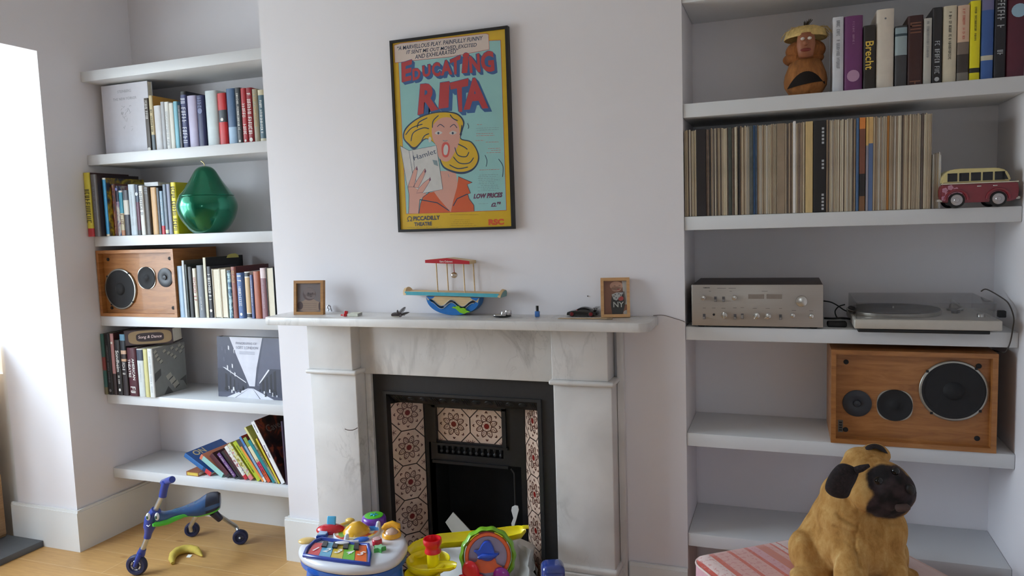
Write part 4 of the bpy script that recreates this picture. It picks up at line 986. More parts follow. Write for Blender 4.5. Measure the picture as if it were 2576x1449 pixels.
q_ = random.Random(5)
for k in range(70):
    a = q_.uniform(0, 2 * PI); l = q_.uniform(.7, 1.12); c = (R0 * .45 * math.cos(a), R0 * .45 * math.sin(a), zz(262))
    m.tube([c, (R0 * l * .9 * math.cos(a) * 1.0, R0 * l * .9 * math.sin(a), zz(300) + q_.uniform(-.004, .006) + .006), (R0 * (l + .12) * math.cos(a), R0 * (l + .12) * math.sin(a), zz(330 + q_.uniform(0, 60)))], .0007, 4)
hat = m.build('straw_hat', STRAW, mk, smooth=50)
m = MB()
for k in range(26):
    a = q_.uniform(-.9, .9); m.tube([(R0 * .1 * a, -.01, zz(245)), (R0 * (.25 * a + .12), -.01 + q_.uniform(-.012, .012), zz(q_.uniform(145, 190)))], .0008, 4)
m.build('tuft', col(70, 56, 40, .9, var=.4), hat)
# ------------------------------------------------------------------ green pear
Z = LT[2]; yy = .07
xc = xat(190 + 1605 / 4.77, yy, Z); sc = (xat(190 + 1880 / 4.77, yy, Z) - xat(190 + 1330 / 4.77, yy, Z)) / 550
zb = zat(400 + 878 / 4.77, xc, yy)
pear = thing('pear_box', 'large shiny metallic green pear with curved stem on the second left shelf', 'ornament', (xc, yy, Z + .0004))
PG = col(4, 112, 82, .22, .75, var=.04, coat=.6)
P_ = [(110, 0), (140, 6), (190, 52), (245, 140), (274, 245), (258, 325), (246, 350)]
P2 = [(246, 350), (248, 356), (212, 402), (160, 475), (122, 540), (92, 590), (62, 618), (28, 630), (0, 633)]
def sm(ps): return [(r * sc, z * sc) for r, z in ps]
def dens(ps, n=5):
    out = []
    for i in range(len(ps) - 1):
        p0 = ps[max(i - 1, 0)]; p1 = ps[i]; p2 = ps[i + 1]; p3 = ps[min(i + 2, len(ps) - 1)]
        for k in range(n):
            t = k / n
            out.append(tuple(.5 * (2 * p1[j] + (p2[j] - p0[j]) * t + (2 * p0[j] - 5 * p1[j] + 4 * p2[j] - p3[j]) * t * t + (3 * p1[j] - p0[j] - 3 * p2[j] + p3[j]) * t ** 3) for j in (0, 1)))
    out.append(ps[-1]); return out
m = MB(); m.lathe(dens(sm(P_)), 48); m.build('base', PG, pear, smooth=50)
m = MB(); m.lathe(dens(sm(P2)), 48); m.build('lid', PG, pear, smooth=50)
m = MB(); zt_ = 634 * sc; m.tube([(0, 0, zt_ - .005), (-.001, 0, zt_ + .008), (-.006, 0, zt_ + .016), (-.018, 0, zt_ + .024)], [.0016, .0018, .0024, .0034], 10); m.build('stem', col(196, 180, 130, .25, .9), pear, smooth=60)
# ------------------------------------------------------------------ speakers
SPW = wood_mat('speaker_veneer', (132, 82, 38), (160, 104, 52), (178, 122, 68), (1.2, 1, 9), 5, .4, .15)
CONE = col(26, 26, 29, .75, var=.1); RIM = col(170, 168, 160, .32, .8); PLAS = col(44, 46, 52, .45)
def speaker(label, x0, x1, z, y0, mirror, depth=.27, h=.332):
    W = x1 - x0; r = thing('speaker', label, 'speaker', (x0, y0, z + .0004), group='pair of wooden three way speakers')
    m = MB(); b = .016; dp = .028
    m.box((0, 0, 0), (W, depth, b)); m.box((0, 0, h - b), (W, depth, h)); m.box((0, 0, b), (b, depth, h - b)); m.box((W - b, 0, b), (W, depth, h - b)); m.box((b, depth - .01, b), (W - b, depth, h - b))
    cab = m.build('cabinet', SPW, r)
    m = MB(); m.box((b, dp, b), (W - b, dp + .016, h - b)); baf = m.build('baffle', SPW, r)
    mx = lambda u: (1 - u) * W if mirror else u * W      # u from the tweeter end
    N = (0, -1, 0)
    def drv(name, u, v, R, rim, rings):
        c = (mx(u), dp, v * h); Q = TR(*c) @ RX(90)
        m = MB(); m.lathe([(R * .98, 0), (R, .002), (R, .006), (R * .97, .008), (R * .88, .008), (R * .86, .004)], 48, 0, Q, cap=False); d_ = m.build(name, rim, baf, smooth=50)
        return c, Q, d_
    # woofer: metal ring broken by four lugs, deep black cone and dome
    wu, wv, wr = .755, (.41 if mirror else .6), .103
    c, Q, d_ = None, None, None
    cq = TR(mx(wu), dp, wv * h) @ RX(90)
    m = MB(); m.lathe([(wr * .97, 0), (wr, .002), (wr, .007), (wr * .98, .009), (wr * .93, .009), (wr * .91, .006), (wr * .90, .002)], 56, 0, cq, cap=False); d_ = m.build('woofer', RIM, r, smooth=50)
    m = MB(); m.lathe([(wr * .93, .0085), (wr * .86, .010), (wr * .79, .006), (wr * .76, .0035), (wr * .40, .0012), (wr * .34, .0010), (wr * .30, .010), (wr * .2, .017), (0, .019)], 48, 0, cq); m.build('cone', CONE, d_, smooth=60)
    for k in range(4):
        m = MB()
        a = PI / 4 + k * PI / 2 + .1; m.box((wr * .985 * math.cos(a) - .004, .0, wr * .985 * math.sin(a) - .004), (wr * .985 * math.cos(a) + .004, .004, wr * .985 * math.sin(a) + .004), 0, TR(mx(wu), dp - .0105, wv * h))
        m.build('lug', CONE, d_)
    mu, mv, mr = .405, (.575 if mirror else .42), .056
    cq = TR(mx(mu), dp, mv * h) @ RX(90)
    m = MB(); sq = sqo(0, 0, mr * 1.0, mr * .96, 48, 2.7); m.prism([(a, b_) for a, b_ in sq], -.004, 0, T=TR(mx(mu), dp, mv * h)); d_ = m.build('midrange', RIM, r, smooth=40)
    m = MB(); m.lathe([(mr * .99, .004), (mr * .96, .007), (mr * .82, .0065), (mr * .74, .0045), (mr * .3, .0042), (mr * .26, .006), (mr * .1, .009), (0, .0095)], 40, 0, cq); m.build('cone', CONE, d_, smooth=60)
    tu, tv, tr_ = .17, (.58 if mirror else .42), .047
    cq = TR(mx(tu), dp, tv * h) @ RX(90)
    m = MB(); m.lathe([(tr_, 0), (tr_, .003), (tr_ * .97, .004), (tr_ * .3, .004), (tr_ * .27, .003), (tr_ * .22, .008), (0, .010)], 40, 0, cq); m.build('tweeter', PLAS, r, smooth=50)
    for u, v in ((.098, .86), (.9, .86), (.098, .13), (.9, .12)):
        m = MB(); m.disc((mx(u), dp, v * h), N, .0085, .0035, 18); m.build('grille_socket', CONE, r, smooth=50)
    m = MB(); bx = mx(.065); m.box((bx - .008, dp - .0015, .1 * h if not mirror else .79 * h), (bx + .008, dp, .23 * h if not mirror else .93 * h)); bd = m.build('badge', col(120, 118, 114, .35, .7), r)
    m = MB(); z0_ = .1 * h if not mirror else .79 * h
    for k in range(4): m.box((bx - .005, dp - .002, z0_ + .005 + k * .009), (bx + .005, dp - .0015, z0_ + .010 + k * .009))
    m.build('badge_marks', CONE, bd)
speaker('wooden three way speaker on its side, woofer at left, in the left alcove', -1.082, -.5845, LT[3], .0, True, .29)
speaker('wooden three way speaker on its side, woofer at right, in the right alcove', 2.327, 2.829, RT[4], .0, False, .29)
# ------------------------------------------------------------------ amplifier
Z = RT[3]; yf = -.003
gx = lambda c: 1700 + c / 5.99
gy = lambda c: 640 + c / 5.99
ax0 = xat(1741, yf, Z); ax1 = xat(2070.5, yf, Z); AW = ax1 - ax0; AH = .15
amp = thing('amplifier', 'silver faced hi-fi amplifier with large volume knob on the right alcove shelf', 'amplifier', (ax0, yf, Z))
m = MB(); m.rbox((.001, .004, .008), (AW - .001, .30, .157), .002); m.build('case', wood_mat('amp_case', (36, 26, 24), (52, 38, 34), (66, 50, 44), (1, 1, 8), 6, .5), amp, smooth=40)
m = MB(); m.rbox((0, -.004, .007), (AW, .0038, .157), .0015); SIL = col(168, 160, 152, .36, .45, var=.03, scale=80, stretch=(.2, 1, 30)); m.build('face_plate', SIL, amp, smooth=40)
for x_ in (.03, AW - .03):
    for y_ in (.03, .27): m = MB(); m.lathe([(.012, 0), (.014, .004), (.014, .009)], 16, 0, TR(x_, y_, 0)); m.build('foot', CONE, amp)
def ap(cx, cy):
    p = at(gx(cx), gy(cy), y=yf - .004); return p.x - ax0, p.z - Z
KN = col(196, 192, 186, .24, .85, var=.04, scale=120); SWT = col(92, 88, 90, .4, .3)
def knob(cx, cy, R, h, nm='knob'):
    x_, z_ = ap(cx, cy); m = MB(); m.disc((x_, -.004, z_), (0, -1, 0), R, h, 32, bev=.18); return m.build(nm, KN, amp, smooth=40)
knob(1895, 700, .0195, .02, 'volume_knob')
for cx, cy, R in ((415, 648, .009), (885, 648, .009), (1760, 915, .0085), (2040, 925, .0085)): knob(cx, cy, R, .014)
for cx, cy, o_ in ((597, 675, 0), (718, 675, 0), (428, 935, 0), (893, 938, 0), (1003, 932, 1), (1578, 945, 0)):
    x_, z_ = ap(cx, cy); m = MB(); m.box((x_ - .0045, -.0048, z_ - .0095), (x_ + .0045, -.004, z_ + .0095), 0); m.rbox((x_ - .0038, -.012, z_ - .008), (x_ + .0038, -.0045, z_ + (.0 if not o_ else .006)), .001, 1); m.build('switch', [SWT, col(140, 136, 136, .3, .5)], amp)
for cx, cy, a in ((1215, 925, -32), (1385, 930, -58), (728, 915, 0)):
    x_, z_ = ap(cx, cy); m = MB(); m.disc((x_, -.004, z_), (0, -1, 0), .011, .003, 24); m.rbox((-.0022, -.018, -.013), (.0022, -.006, .013), .001, 0, TR(x_, 0, z_) @ RY(-a)); m.build('lever_knob', KN, amp, smooth=40)
x_, z_ = ap(573, 907); m = MB(); m.disc((x_, -.004, z_), (0, -1, 0), .0042, .001, 16); m.build('headphone_jack', CONE, amp)
for a, b in ((1092, 1330), (1366, 1600)):
    xa, za = ap(a, 668); xb_, zb_ = ap(b, 600); m = MB(); m.rbox((xa, -.0052, za), (xb_, -.004, zb_), .0005); m.build('meter_window', col(134, 122, 112, .25), amp)
m = MB(); xa, za = ap(460, 502); m.text('YAMAHA', .0058, TR(xa, -.0044, za), 0, fit=.025, fat=.02)
for cx, cy, w_ in ((690, 510, .03), (850, 510, .025), (515, 556, .008), (830, 556, .008), (1340, 556, .02), (430, 808, .01), (572, 808, .012), (718, 812, .014), (890, 805, .012), (1003, 802, .012), (1190, 815, .014), (1385, 815, .014), (1578, 815, .01), (1780, 845, .014), (2040, 850, .014)):
    x_, z_ = ap(cx, cy); m.box((x_ - w_ / 2, -.0043, z_ - .0005), (x_ + w_ / 2, -.004, z_ + .0005))
m.build('lettering', col(40, 36, 36, .6), amp)
# ------------------------------------------------------------------ turntable
hx = lambda c: 2060 + c / 4.992
hy = lambda c: 680 + c / 4.992
yf = -.06
tx0 = xat(2149, yf, Z); tx1 = xat(2511, yf, Z); TW = tx1 - tx0
tt = thing('turntable', 'silver turntable with clear lid and black base strip on the right alcove shelf', 'turntable', (tx0, yf, Z + .0004))
m = MB(); m.rbox((.012, .006, 0), (TW - .02, .34, .012), .003); m.build('base', col(20, 20, 21, .6), tt, smooth=40)
m = MB(); m.rbox((0, 0, .0122), (TW + .012, .35, .045), .004); m.build('plinth', col(186, 180, 170, .4, .25, var=.03), tt, smooth=40)
pxc = TW * .335; 
m = MB(); m.lathe([(.148, 0), (.15, .003), (.15, .012), (.146, .014), (0, .014)], 64, 0, TR(pxc, .185, .0455)); pl = m.build('platter', col(176, 172, 164, .25, .8), tt, smooth=40)
m = MB(); m.lathe([(.146, .0142), (.146, .0165), (.05, .0165), (.049, .0158), (0, .0158)], 64, 0, TR(pxc, .185, .0455)); m.build('mat', col(40, 38, 38, .85), pl, smooth=40)
m = MB(); m.cyl((pxc, .185, .061), (pxc, .185, .068), .003); m.build('spindle', RIM, pl, smooth=40)
ta = (TW * .83, .27)
m = MB(); m.lathe([(.026, 0), (.026, .006), (.018, .01), (.015, .026), (.010, .03), (0, .031)], 28, 0, TR(ta[0], ta[1], .0455)); arm = m.build('tonearm_pivot', col(120, 116, 112, .35, .7), tt, smooth=40)
m = MB(); m.tube([(ta[0], ta[1] + .05, .072), (ta[0], ta[1], .072), (ta[0] - .004, .12, .071), (ta[0] - .03, .07, .069)], [.008, .004, .0035, .0035], 10); m.build('tonearm', RIM, arm, smooth=60)
m = MB(); m.rbox((-.009, -.03, -.006), (.009, .0, .004), .002, 0, TR(ta[0] - .03, .07, .068) @ RZ(-30)); m.build('headshell', CONE, arm, smooth=40)
m = MB(); m.disc((TW * .93, .09, .045), (0, 0, 1), .012, .012, 24); m.build('speed_knob', KN, tt, smooth=40)
ACR = glass_mat('clear_acrylic', (.90, .90, .90), .22, .06)
m = MB(); a, b, cc, d_, hh_ = .006, TW - .004, .006, .335, .098; t_ = .003
m.box((a, cc, .046), (b, cc + t_, hh_)); m.box((a, d_ - t_, .046), (b, d_, hh_)); m.box((a, cc + t_, .046), (a + t_, d_ - t_, hh_)); m.box((b - t_, cc + t_, .046), (b, d_ - t_, hh_)); m.box((a, cc, hh_), (b, d_, hh_ + t_))
m.build('dust_cover', ACR, tt)
m = MB(); m.rbox((TW + .014, .06, .048), (TW + .036, .085, .07), .003); m.build('hinge', CONE, tt, smooth=40)
# cables and adapter
BLKC = col(24, 23, 24, .55)
def cable(name, pts, r, mt, label, cat='cable', n=6):
    sp_ = []
    P3 = [Vector(p) for p in pts]
    for i in range(len(P3) - 1):
        p0 = P3[max(i - 1, 0)]; p1 = P3[i]; p2 = P3[i + 1]; p3 = P3[min(i + 2, len(P3) - 1)]
        for k in range(n):
            t = k / n
            sp_.append(.5 * (2 * p1 + (p2 - p0) * t + (2 * p0 - 5 * p1 + 4 * p2 - p3) * t * t + (3 * p1 - p0 - 3 * p2 + p3) * t ** 3))
    sp_.append(P3[-1]); m = MB(); m.tube(sp_, r, 8); return tag(m.build(name, mt, smooth=70), label, cat)
g = lambda cx, cy, y: at(hx(cx), hy(cy), y=y)
cable('cable', [g(60, 385, .2), g(150, 400, .19), g(230, 440, .18), g(330, 505, .18), g(420, 522, .19)], .0024, BLKC, 'black cable looping from amplifier down to turntable')
cable('cable', [g(325, 430, .16), g(250, 455, .15), g(205, 510, .15), g(215, 570, .14), g(245, 600, .14), g(330, 610, .16)], .0024, BLKC, 'black curled cable loop between amplifier and turntable')
cable('cable', [g(70, 602, .1), g(180, 605, .08), g(300, 600, .08), g(405, 612, .1)], .0036, BLKC, 'thick black cable crossing low between amplifier and turntable')
m = MB(); xa = xat(hx(105), .05, Z); xb_ = xat(hx(355), .05, Z); m.rbox((xa, .05, Z + .0005), (xb_, .095, Z + .019), .006); tag(m.build('power_adapter', col(34, 33, 35, .6), smooth=40), 'small black adapter lying on shelf between amplifier and turntable', 'adapter')
cable('cable', [g(2040, 262, .22), g(2110, 240, .18), (2.862, .12, Z + .10), (2.868, .06, Z + .085), (2.866, -.005, Z + .05), (2.862, -.012, Z + .01), (2.858, -.006, Z - .03), (2.85, .0, Z - .058), (2.846, .03, Z - .07), (2.846, .2, Z - .09)], .0022, col(70, 62, 58, .6), 'thin dark cable drooping over the shelf edge right of the turntable')
cable('cable', [(1.71, -.004, MZ1 - .002 + .004), at(1668, 793, y=-.003), at(1700, 802, y=-.003), at(1719, 808, y=-.003), (1.829, .02, Z + .01), (1.84, .1, Z + .006)], .0013, col(120, 110, 106, .6), 'thin grey wire along the wall from mantel end to amplifier')
# ------------------------------------------------------------------ framed theatre poster on the chimney breast
p0 = at(1008, 583, y=-.024); p1 = at(1296, 576, y=-.024); p2 = at(981, 103, y=-.024)
PW, PH = .516, .782
po = thing('framed_poster', 'framed yellow and blue theatre poster with blonde woman hanging on the chimney breast', 'poster', (.655, -.0235, 1.519))
PX0, PZ0 = .655, 1.519
m = MB(); fw = .011
for a, b in (((0, 0), (fw, PH)), ((PW - fw, 0), (PW, PH)), ((fw, 0), (PW - fw, fw)), ((fw, PH - fw), (PW - fw, PH))): m.box((a[0], 0, a[1]), (b[0], .023, b[1]))
m.build('frame', col(24, 22, 24, .4), po)
pYL = col(216, 176, 14, .5, var=.03); pBL = col(150, 200, 198, .5, var=.02); pWH = col(216, 200, 190, .5, var=.02); pRD = col(186, 62, 66, .5, var=.03); pSB = col(52, 98, 152, .5, var=.03)
pSK = col(214, 160, 144, .5, var=.02); pHR = col(216, 176, 36, .5, var=.06); pOR = col(210, 92, 44, .5, var=.04); pDK = col(44, 66, 96, .5); pPU = col(112, 56, 92, .5); pPG = col(206, 204, 200, .5); pGY = col(130, 150, 156, .5); pOL = col(150, 112, 26, .5); pRS = col(214, 86, 40, .5); pLP = col(214, 92, 84, .5)
PM = [pYL, pBL, pWH, pRD, pSB, pSK, pHR, pOR, pDK, pPU, pPG, pGY, pOL, pRS, pLP]
m = MB(); m.box((fw, .006, fw), (PW - fw, .012, PH - fw)); sheet = m.build('poster_sheet', pYL, po)
def L1(cx, cy): return at(960 + cx / 5.175, 50 + cy / 5.175, y=-.0175)
def L2(cx, cy): return at(960 + cx / 4.997, 310 + cy / 4.997, y=-.0175)
def loc(p): return (p.x - PX0, p.z - PZ0)
def LA(ps): return [loc(L1(*q_)) for q_ in ps]
def LB(ps): return [loc(L2(*q_)) for q_ in ps]
def flat(m, pts, k, mat): 
    # k = printed layer, drawn a hair in front of the sheet
    m.add([(a, .006 - .00018 * k, b) for a, b in pts], [tuple(range(len(pts)))], mat)
def stroke(m, pts, w, k, mat):
    P_ = [Vector(q_) for q_ in pts]; n = len(P_); ws = w if isinstance(w, list) else [w] * n
    vs = []
    for i in range(n):
        d = (P_[min(i + 1, n - 1)] - P_[max(i - 1, 0)]).normalized(); nn = Vector((-d.y, d.x)) * ws[i] / 2
        vs += [(P_[i].x + nn.x, .006 - .00018 * k, P_[i].y + nn.y), (P_[i].x - nn.x, .006 - .00018 * k, P_[i].y - nn.y)]
    m.add(vs, [(2 * i, 2 * i + 1, 2 * i + 3, 2 * i + 2) for i in range(n - 1)], mat)
def sm2(pts, n=5, closed=True):
    out = []; N = len(pts)
    rngs = range(N) if closed else range(N - 1)
    for i in rngs:
        g_ = lambda j: pts[j % N] if closed else pts[max(0, min(N - 1, j))]
        a0, a1, a2, a3 = g_(i - 1), g_(i), g_(i + 1), g_(i + 2)
        for k in range(n):
            t = k / n; out.append(tuple(.5 * (2 * a1[j] + (a2[j] - a0[j]) * t + (2 * a0[j] - 5 * a1[j] + 4 * a2[j] - a3[j]) * t * t + (3 * a1[j] - a0[j] - 3 * a2[j] + a3[j]) * t ** 3) for j in (0, 1)))
    if not closed: out.append(pts[-1])
    return out
# panels
m = MB()
blu = [loc(at(1022, 538, y=-.0175)), loc(at(1274, 529, y=-.0175)), loc(at(1259.5, 101, y=-.0175)), loc(at(1000, 113, y=-.0175))]
def ring(pts, k, w, mat):
    for i in range(len(pts)): stroke(m, [pts[i], pts[(i + 1) % len(pts)]], w, k, mat)
flat(m, blu, 1, 1); ring(blu, 1.3, .0018, 3)
ban = LA([(165, 332), (250, 305), (1360, 178), (1392, 190), (1402, 385), (900, 480), (408, 530), (175, 560)])
flat(m, ban, 2, 2); ring(ban, 2.3, .0016, 3)
m.build('colour_panels', PM, sheet)
# banner words
m = MB()
def line(txt, a, b, k, mat, hgt, f=LA, fat=.01, shear=.2):
    q0, q1 = f([a, b]); vs, fs = glyphs(txt, fat, shear)
    x0 = min(v_[0] for v_ in vs); x1 = max(v_[0] for v_ in vs); z0 = min(v_[1] for v_ in vs); z1 = max(v_[1] for v_ in vs)
    d = Vector((q1[0] - q0[0], q1[1] - q0[1])); n_ = Vector((-d.y, d.x)).normalized()
    m.add([(q0[0] + d.x * (v_[0] - x0) / (x1 - x0) + n_.x * (v_[1] - z0) / (z1 - z0) * hgt, .006 - .00018 * k, q0[1] + d.y * (v_[0] - x0) / (x1 - x0) + n_.y * (v_[1] - z0) / (z1 - z0) * hgt) for v_ in vs], fs, mat)
line('\u201cA MARVELLOUS PLAY. PAINFULLY FUNNY', (205, 400), (1320, 262), 4, 8, .0165); line('IT SENT ME OUT MOVED, EXCITED', (325, 455), (1240, 355), 4, 8, .0165); line('AND EXHILARATED\u201d', (435, 510), (1000, 430), 4, 8, .0165)
m.build('quotation_lettering', PM, sheet)
# big title, each letter fitted to its own quadrilateral
def fit(ch, quad, k, mat, off=(0, 0), fat=.045):
    vs, fs = glyphs(ch, fat, 0)
    x0 = min(v_[0] for v_ in vs); x1 = max(v_[0] for v_ in vs); z0 = min(v_[1] for v_ in vs); z1 = max(v_[1] for v_ in vs)
    TLq, TRq, BRq, BLq = [Vector(q_) + Vector(off) for q_ in quad]
    out = []
    for v_ in vs:
        u = (v_[0] - x0) / (x1 - x0); w_ = (v_[1] - z0) / (z1 - z0)
        q_ = (BLq * (1 - u) + BRq * u) * (1 - w_) + (TLq * (1 - u) + TRq * u) * w_
        a = loc(L1(q_.x, q_.y)); out.append((a[0], .006 - .00018 * k, a[1]))
    m.add(out, fs, mat)
TT = [('E', [(258, 560), (400, 515), (385, 785), (265, 815)]), ('D', [(400, 640), (500, 615), (512, 770), (405, 792)]), ('U', [(528, 600), (636, 575), (640, 732), (535, 752)]), ('C', [(650, 565), (758, 545), (772, 735), (660, 742)]),
      ('A', [(775, 548), (905, 500), (922, 710), (770, 728)]), ('T', [(888, 522), (1030, 455), (1015, 705), (910, 716)]), ('i', [(1060, 430), (1145, 425), (1120, 690), (1040, 696)]), ('N', [(1135, 478), (1272, 435), (1290, 680), (1150, 692)]), ('G', [(1285, 430), (1452, 392), (1475, 680), (1300, 672)]),
      ('R', [(505, 838), (718, 812), (742, 1165), (470, 1242)]), ('I', [(762, 820), (885, 800), (872, 1140), (742, 1160)]), ('T', [(885, 822), (1132, 760), (1105, 1196), (950, 1200)]), ('A', [(1118, 768), (1292, 742), (1392, 1150), (1068, 1172)])]
m = MB()
for i, (ch, qd) in enumerate(TT):
    s_ = 8 if i < 9 else 10
    for j in range(6): fit(ch, qd, 2.6 + .05 * j, 4, (-4 + s_ * j, -6 + s_ * j), .085)
m.build('title_shadow', PM, sheet)
m = MB()
for ch, qd in TT: fit(ch, qd, 4.2, 3)
m.build('title_lettering', PM, sheet)
# a plain pop-art style blonde figure holding a book
m = MB()
flat(m, LB([(340, 1135), (345, 900), (330, 800), (370, 640), (560, 700), (560, 900), (480, 960), (465, 1135)]), 3, 5)
flat(m, LB([(640, 600), (930, 600), (960, 780), (930, 900), (870, 1118), (640, 870)]), 3, 5)
flat(m, LB([(470, 1135), (490, 1010), (520, 930), (600, 870), (660, 865), (730, 960), (870, 1118)]), 3.4, 7)
flat(m, LB([(870, 1118), (905, 960), (950, 800), (965, 670), (1140, 745), (1075, 770), (1118, 880), (1085, 890), (1100, 950), (1160, 1030), (1165, 1105)]), 3.4, 7)
flat(m, LB(sm2([(270, 180), (300, 60), (440, -60), (620, -130), (800, -150), (960, -120), (1040, -20), (1020, 90), (1000, 190), (1130, 230), (1210, 350), (1225, 470), (1150, 590), (1000, 640), (820, 590), (740, 500), (700, 300), (560, 200), (420, 330), (330, 270)])), 3.6, 8)
flat(m, LB(sm2([(285, 175), (315, 70), (445, -45), (620, -115), (800, -135), (950, -105), (1022, -15), (1005, 90), (992, 200), (1120, 242), (1195, 352), (1208, 465), (1140, 570), (1000, 612), (830, 570), (755, 490), (700, 290), (555, 190), (420, 300), (340, 250)])), 3.9, 6)
flat(m, LB(sm2([(640, 40), (740, -60), (860, -70), (950, -10), (985, 120), (970, 260), (900, 400), (850, 470), (790, 480), (720, 430), (690, 300), (640, 180)])), 4.4, 5)
m.build('figure_shapes', PM, sheet)
m = MB()
for c in ([(300, 150), (380, 60), (520, 10)], [(370, 230), (400, 120), (520, 60), (600, 70)], [(450, 60), (470, -10), (580, -70)], [(720, -100), (650, -30), (640, 60)], [(860, -110), (900, -60), (960, -30)], [(1010, 20), (1000, 100), (985, 150)], [(920, 300), (960, 400), (1060, 420), (1100, 360)], [(900, 420), (980, 500), (1100, 500), (1160, 430)], [(850, 520), (960, 570), (1090, 550)], [(960, 260), (1040, 300), (1080, 330)], [(600, 130), (540, 160), (500, 230)]):
    stroke(m, LB(sm2(c, 6, False)), [.001] + [.0042] * (len(sm2(c, 6, False)) - 2) + [.001], 4.6, 8)
for c in ([(700, 45), (740, 15), (790, 50)], [(860, 50), (910, 15), (950, 60)]): stroke(m, LB(sm2(c, 5, False)), .003, 5, 8)
for cx in (715, 895):
    flat(m, LB(sm2([(cx - 45, 125), (cx, 95), (cx + 50, 120), (cx, 145)])), 5, 10); flat(m, LB([(cx + 14 * math.cos(t * .785), 125 + 16 * math.sin(t * .785)) for t in range(8)]), 5.3, 8)
stroke(m, LB(sm2([(770, 215), (800, 225), (830, 215)], 5, False)), .003, 5, 11)
flat(m, LB(sm2([(755, 300), (780, 245), (835, 245), (860, 310), (840, 410), (800, 430), (765, 400)])), 5, 14); flat(m, LB(sm2([(778, 320), (800, 270), (830, 280), (838, 330), (820, 395), (785, 390)])), 5.3, 10)
flat(m, LB(sm2([(590, 200), (605, 170), (625, 190), (620, 230), (598, 240)])), 5.2, 10)
stroke(m, LB([(480, 960), (700, 1000), (850, 1100)]), .004, 4, 8); stroke(m, LB([(900, 1040), (950, 950), (1080, 890)]), .004, 4, 8)
stroke(m, LB([(470, 1135), (490, 1010), (520, 930), (600, 870)]), .0022, 4, 8); stroke(m, LB([(965, 670), (1140, 745), (1075, 770), (1118, 880), (1085, 890), (1100, 950), (1160, 1030), (1165, 1105)]), .0022, 4, 8)
stroke(m, LB([(340, 1135), (345, 900), (330, 800), (370, 640)]), .002, 4, 8); stroke(m, LB([(465, 1135), (480, 960)]), .002, 4, 8); stroke(m, LB([(835, 640), (850, 680)]), .002, 4, 11)
m.build('figure_lines', PM, sheet)
m = MB()
flat(m, LB([(235, 285), (345, 345), (410, 800), (320, 780)]), 4.8, 10); flat(m, LB([(345, 345), (690, 280), (770, 830), (530, 880), (420, 810)]), 5, 10)
for a in ([(235, 285), (345, 345), (690, 280), (770, 830), (530, 880)], [(345, 345), (420, 810)], [(390, 350), (440, 780)], [(235, 285), (320, 780)]): stroke(m, LB(a), .0016, 5.2, 8)
flat(m, LB([(640, 460), (700, 470), (712, 540), (660, 520)]), 5.2, 11)
for pts in ([(330, 800), (400, 600), (445, 540), (455, 580), (430, 700), (410, 800)], [(400, 800), (470, 680), (545, 570), (560, 600), (520, 700), (460, 815)], [(470, 815), (540, 740), (615, 685), (620, 705), (570, 790), (520, 870), (440, 880)]): flat(m, LB(pts), 5.6, 5); stroke(m, LB(pts + pts[:1]), .0014, 5.8, 8)
for a in ((445, 560), (550, 590), (610, 695)): flat(m, LB([(a[0] - 14, a[1] + 30), (a[0], a[1] - 25), (a[0] + 10, a[1] + 25)]), 5.9, 9)
line('Hamlet', (410, 470), (690, 380), 5.4, 8, .0205, LB, .0, 0)
m.build('printed_book_and_hand', PM, sheet)
m = MB(); line('LOW PRICES', (1155, 950), (1525, 930), 4, 9, .0195, LB, .045, .3); m.build('price_lettering', PM, sheet)
m = MB(); line('\u00a32.\u2079\u2070', (1375, 1052), (1500, 1048), 4, 9, .0195, LB, .04, .25); m.build('price_lettering', PM, sheet)
m = MB(); line('PICCADILLY', (400, 1226), (735, 1212), 4, 8, .0180, LB, .03, 0); line('THEATRE', (412, 1295), (635, 1285), 4, 8, .0160, LB, .03, 0)
stroke(m, LB(sm2([(320, 1232), (345, 1230), (325, 1200), (350, 1172), (380, 1195), (362, 1228), (388, 1226)], 5, False)), .0026, 4, 8); m.build('theatre_lettering', PM, sheet)
m = MB(); line('RSC', (1345, 1282), (1540, 1276), 4, 13, .0240, LB, .06, 0); m.build('company_lettering', PM, sheet)
m = MB(); rs = random.Random(9)
for cy, x0, x1, mat in [(215, 1180, 1290, 14), (130, 1190, 1400, 14), (155, 1190, 1420, 14), (240, 1310, 1470, 14), (320, 1340, 1490, 14), (345, 1380, 1500, 14), (372, 1320, 1500, 14), (585, 1230, 1480, 14)] + [(650 + 22 * k, 1200 + rs.randrange(60), 1420 + rs.randrange(70), 11) for k in range(10)] + [(1010, 1220, 1340, 11)] + [(60, 1190, 1480, 11), (85, 1200, 1470, 11), (15, 1200, 1260, 14)]:
    x = x0
    while x < x1:
        l = rs.uniform(14, 40); stroke(m, LB([(x, cy - (x - 1300) * .03), (min(x + l, x1), cy - (x + l - 1300) * .03)]), .0014, 3.5, mat); x += l + rs.uniform(5, 12)
for cy, x0, x1 in [(1215, 920, 1110), (1240, 900, 1110), (1262, 880, 1160), (1285, 870, 1190), (1310, 320, 720), (1150, 860, 1220)]:
    x = x0
    while x < x1: l = rs.uniform(14, 40); stroke(m, LB([(x, cy), (min(x + l, x1), cy - l * .02)]), .0012, 3.5, 12); x += l + rs.uniform(5, 12)
m.build('small_print', PM, sheet)
m = MB()
for c in ([(1300, 400), (1325, 470), (1315, 545)], [(1470, 450), (1525, 540), (1520, 675)], [(1080, 0), (1095, 40), (1088, 70)], [(1010, 130), (990, 175)]): stroke(m, LB(sm2(c, 5, False)), .0026, 3.5, 8)
m.build('motion_marks', PM, sheet)
# frameless acrylic glazing
m = MB(); m.box((fw, .0028, fw), (PW - fw, .0042, PH - fw)); m.build('glazing', glass_mat('poster_glazing', (.985, .985, .985), .03, .05), po)
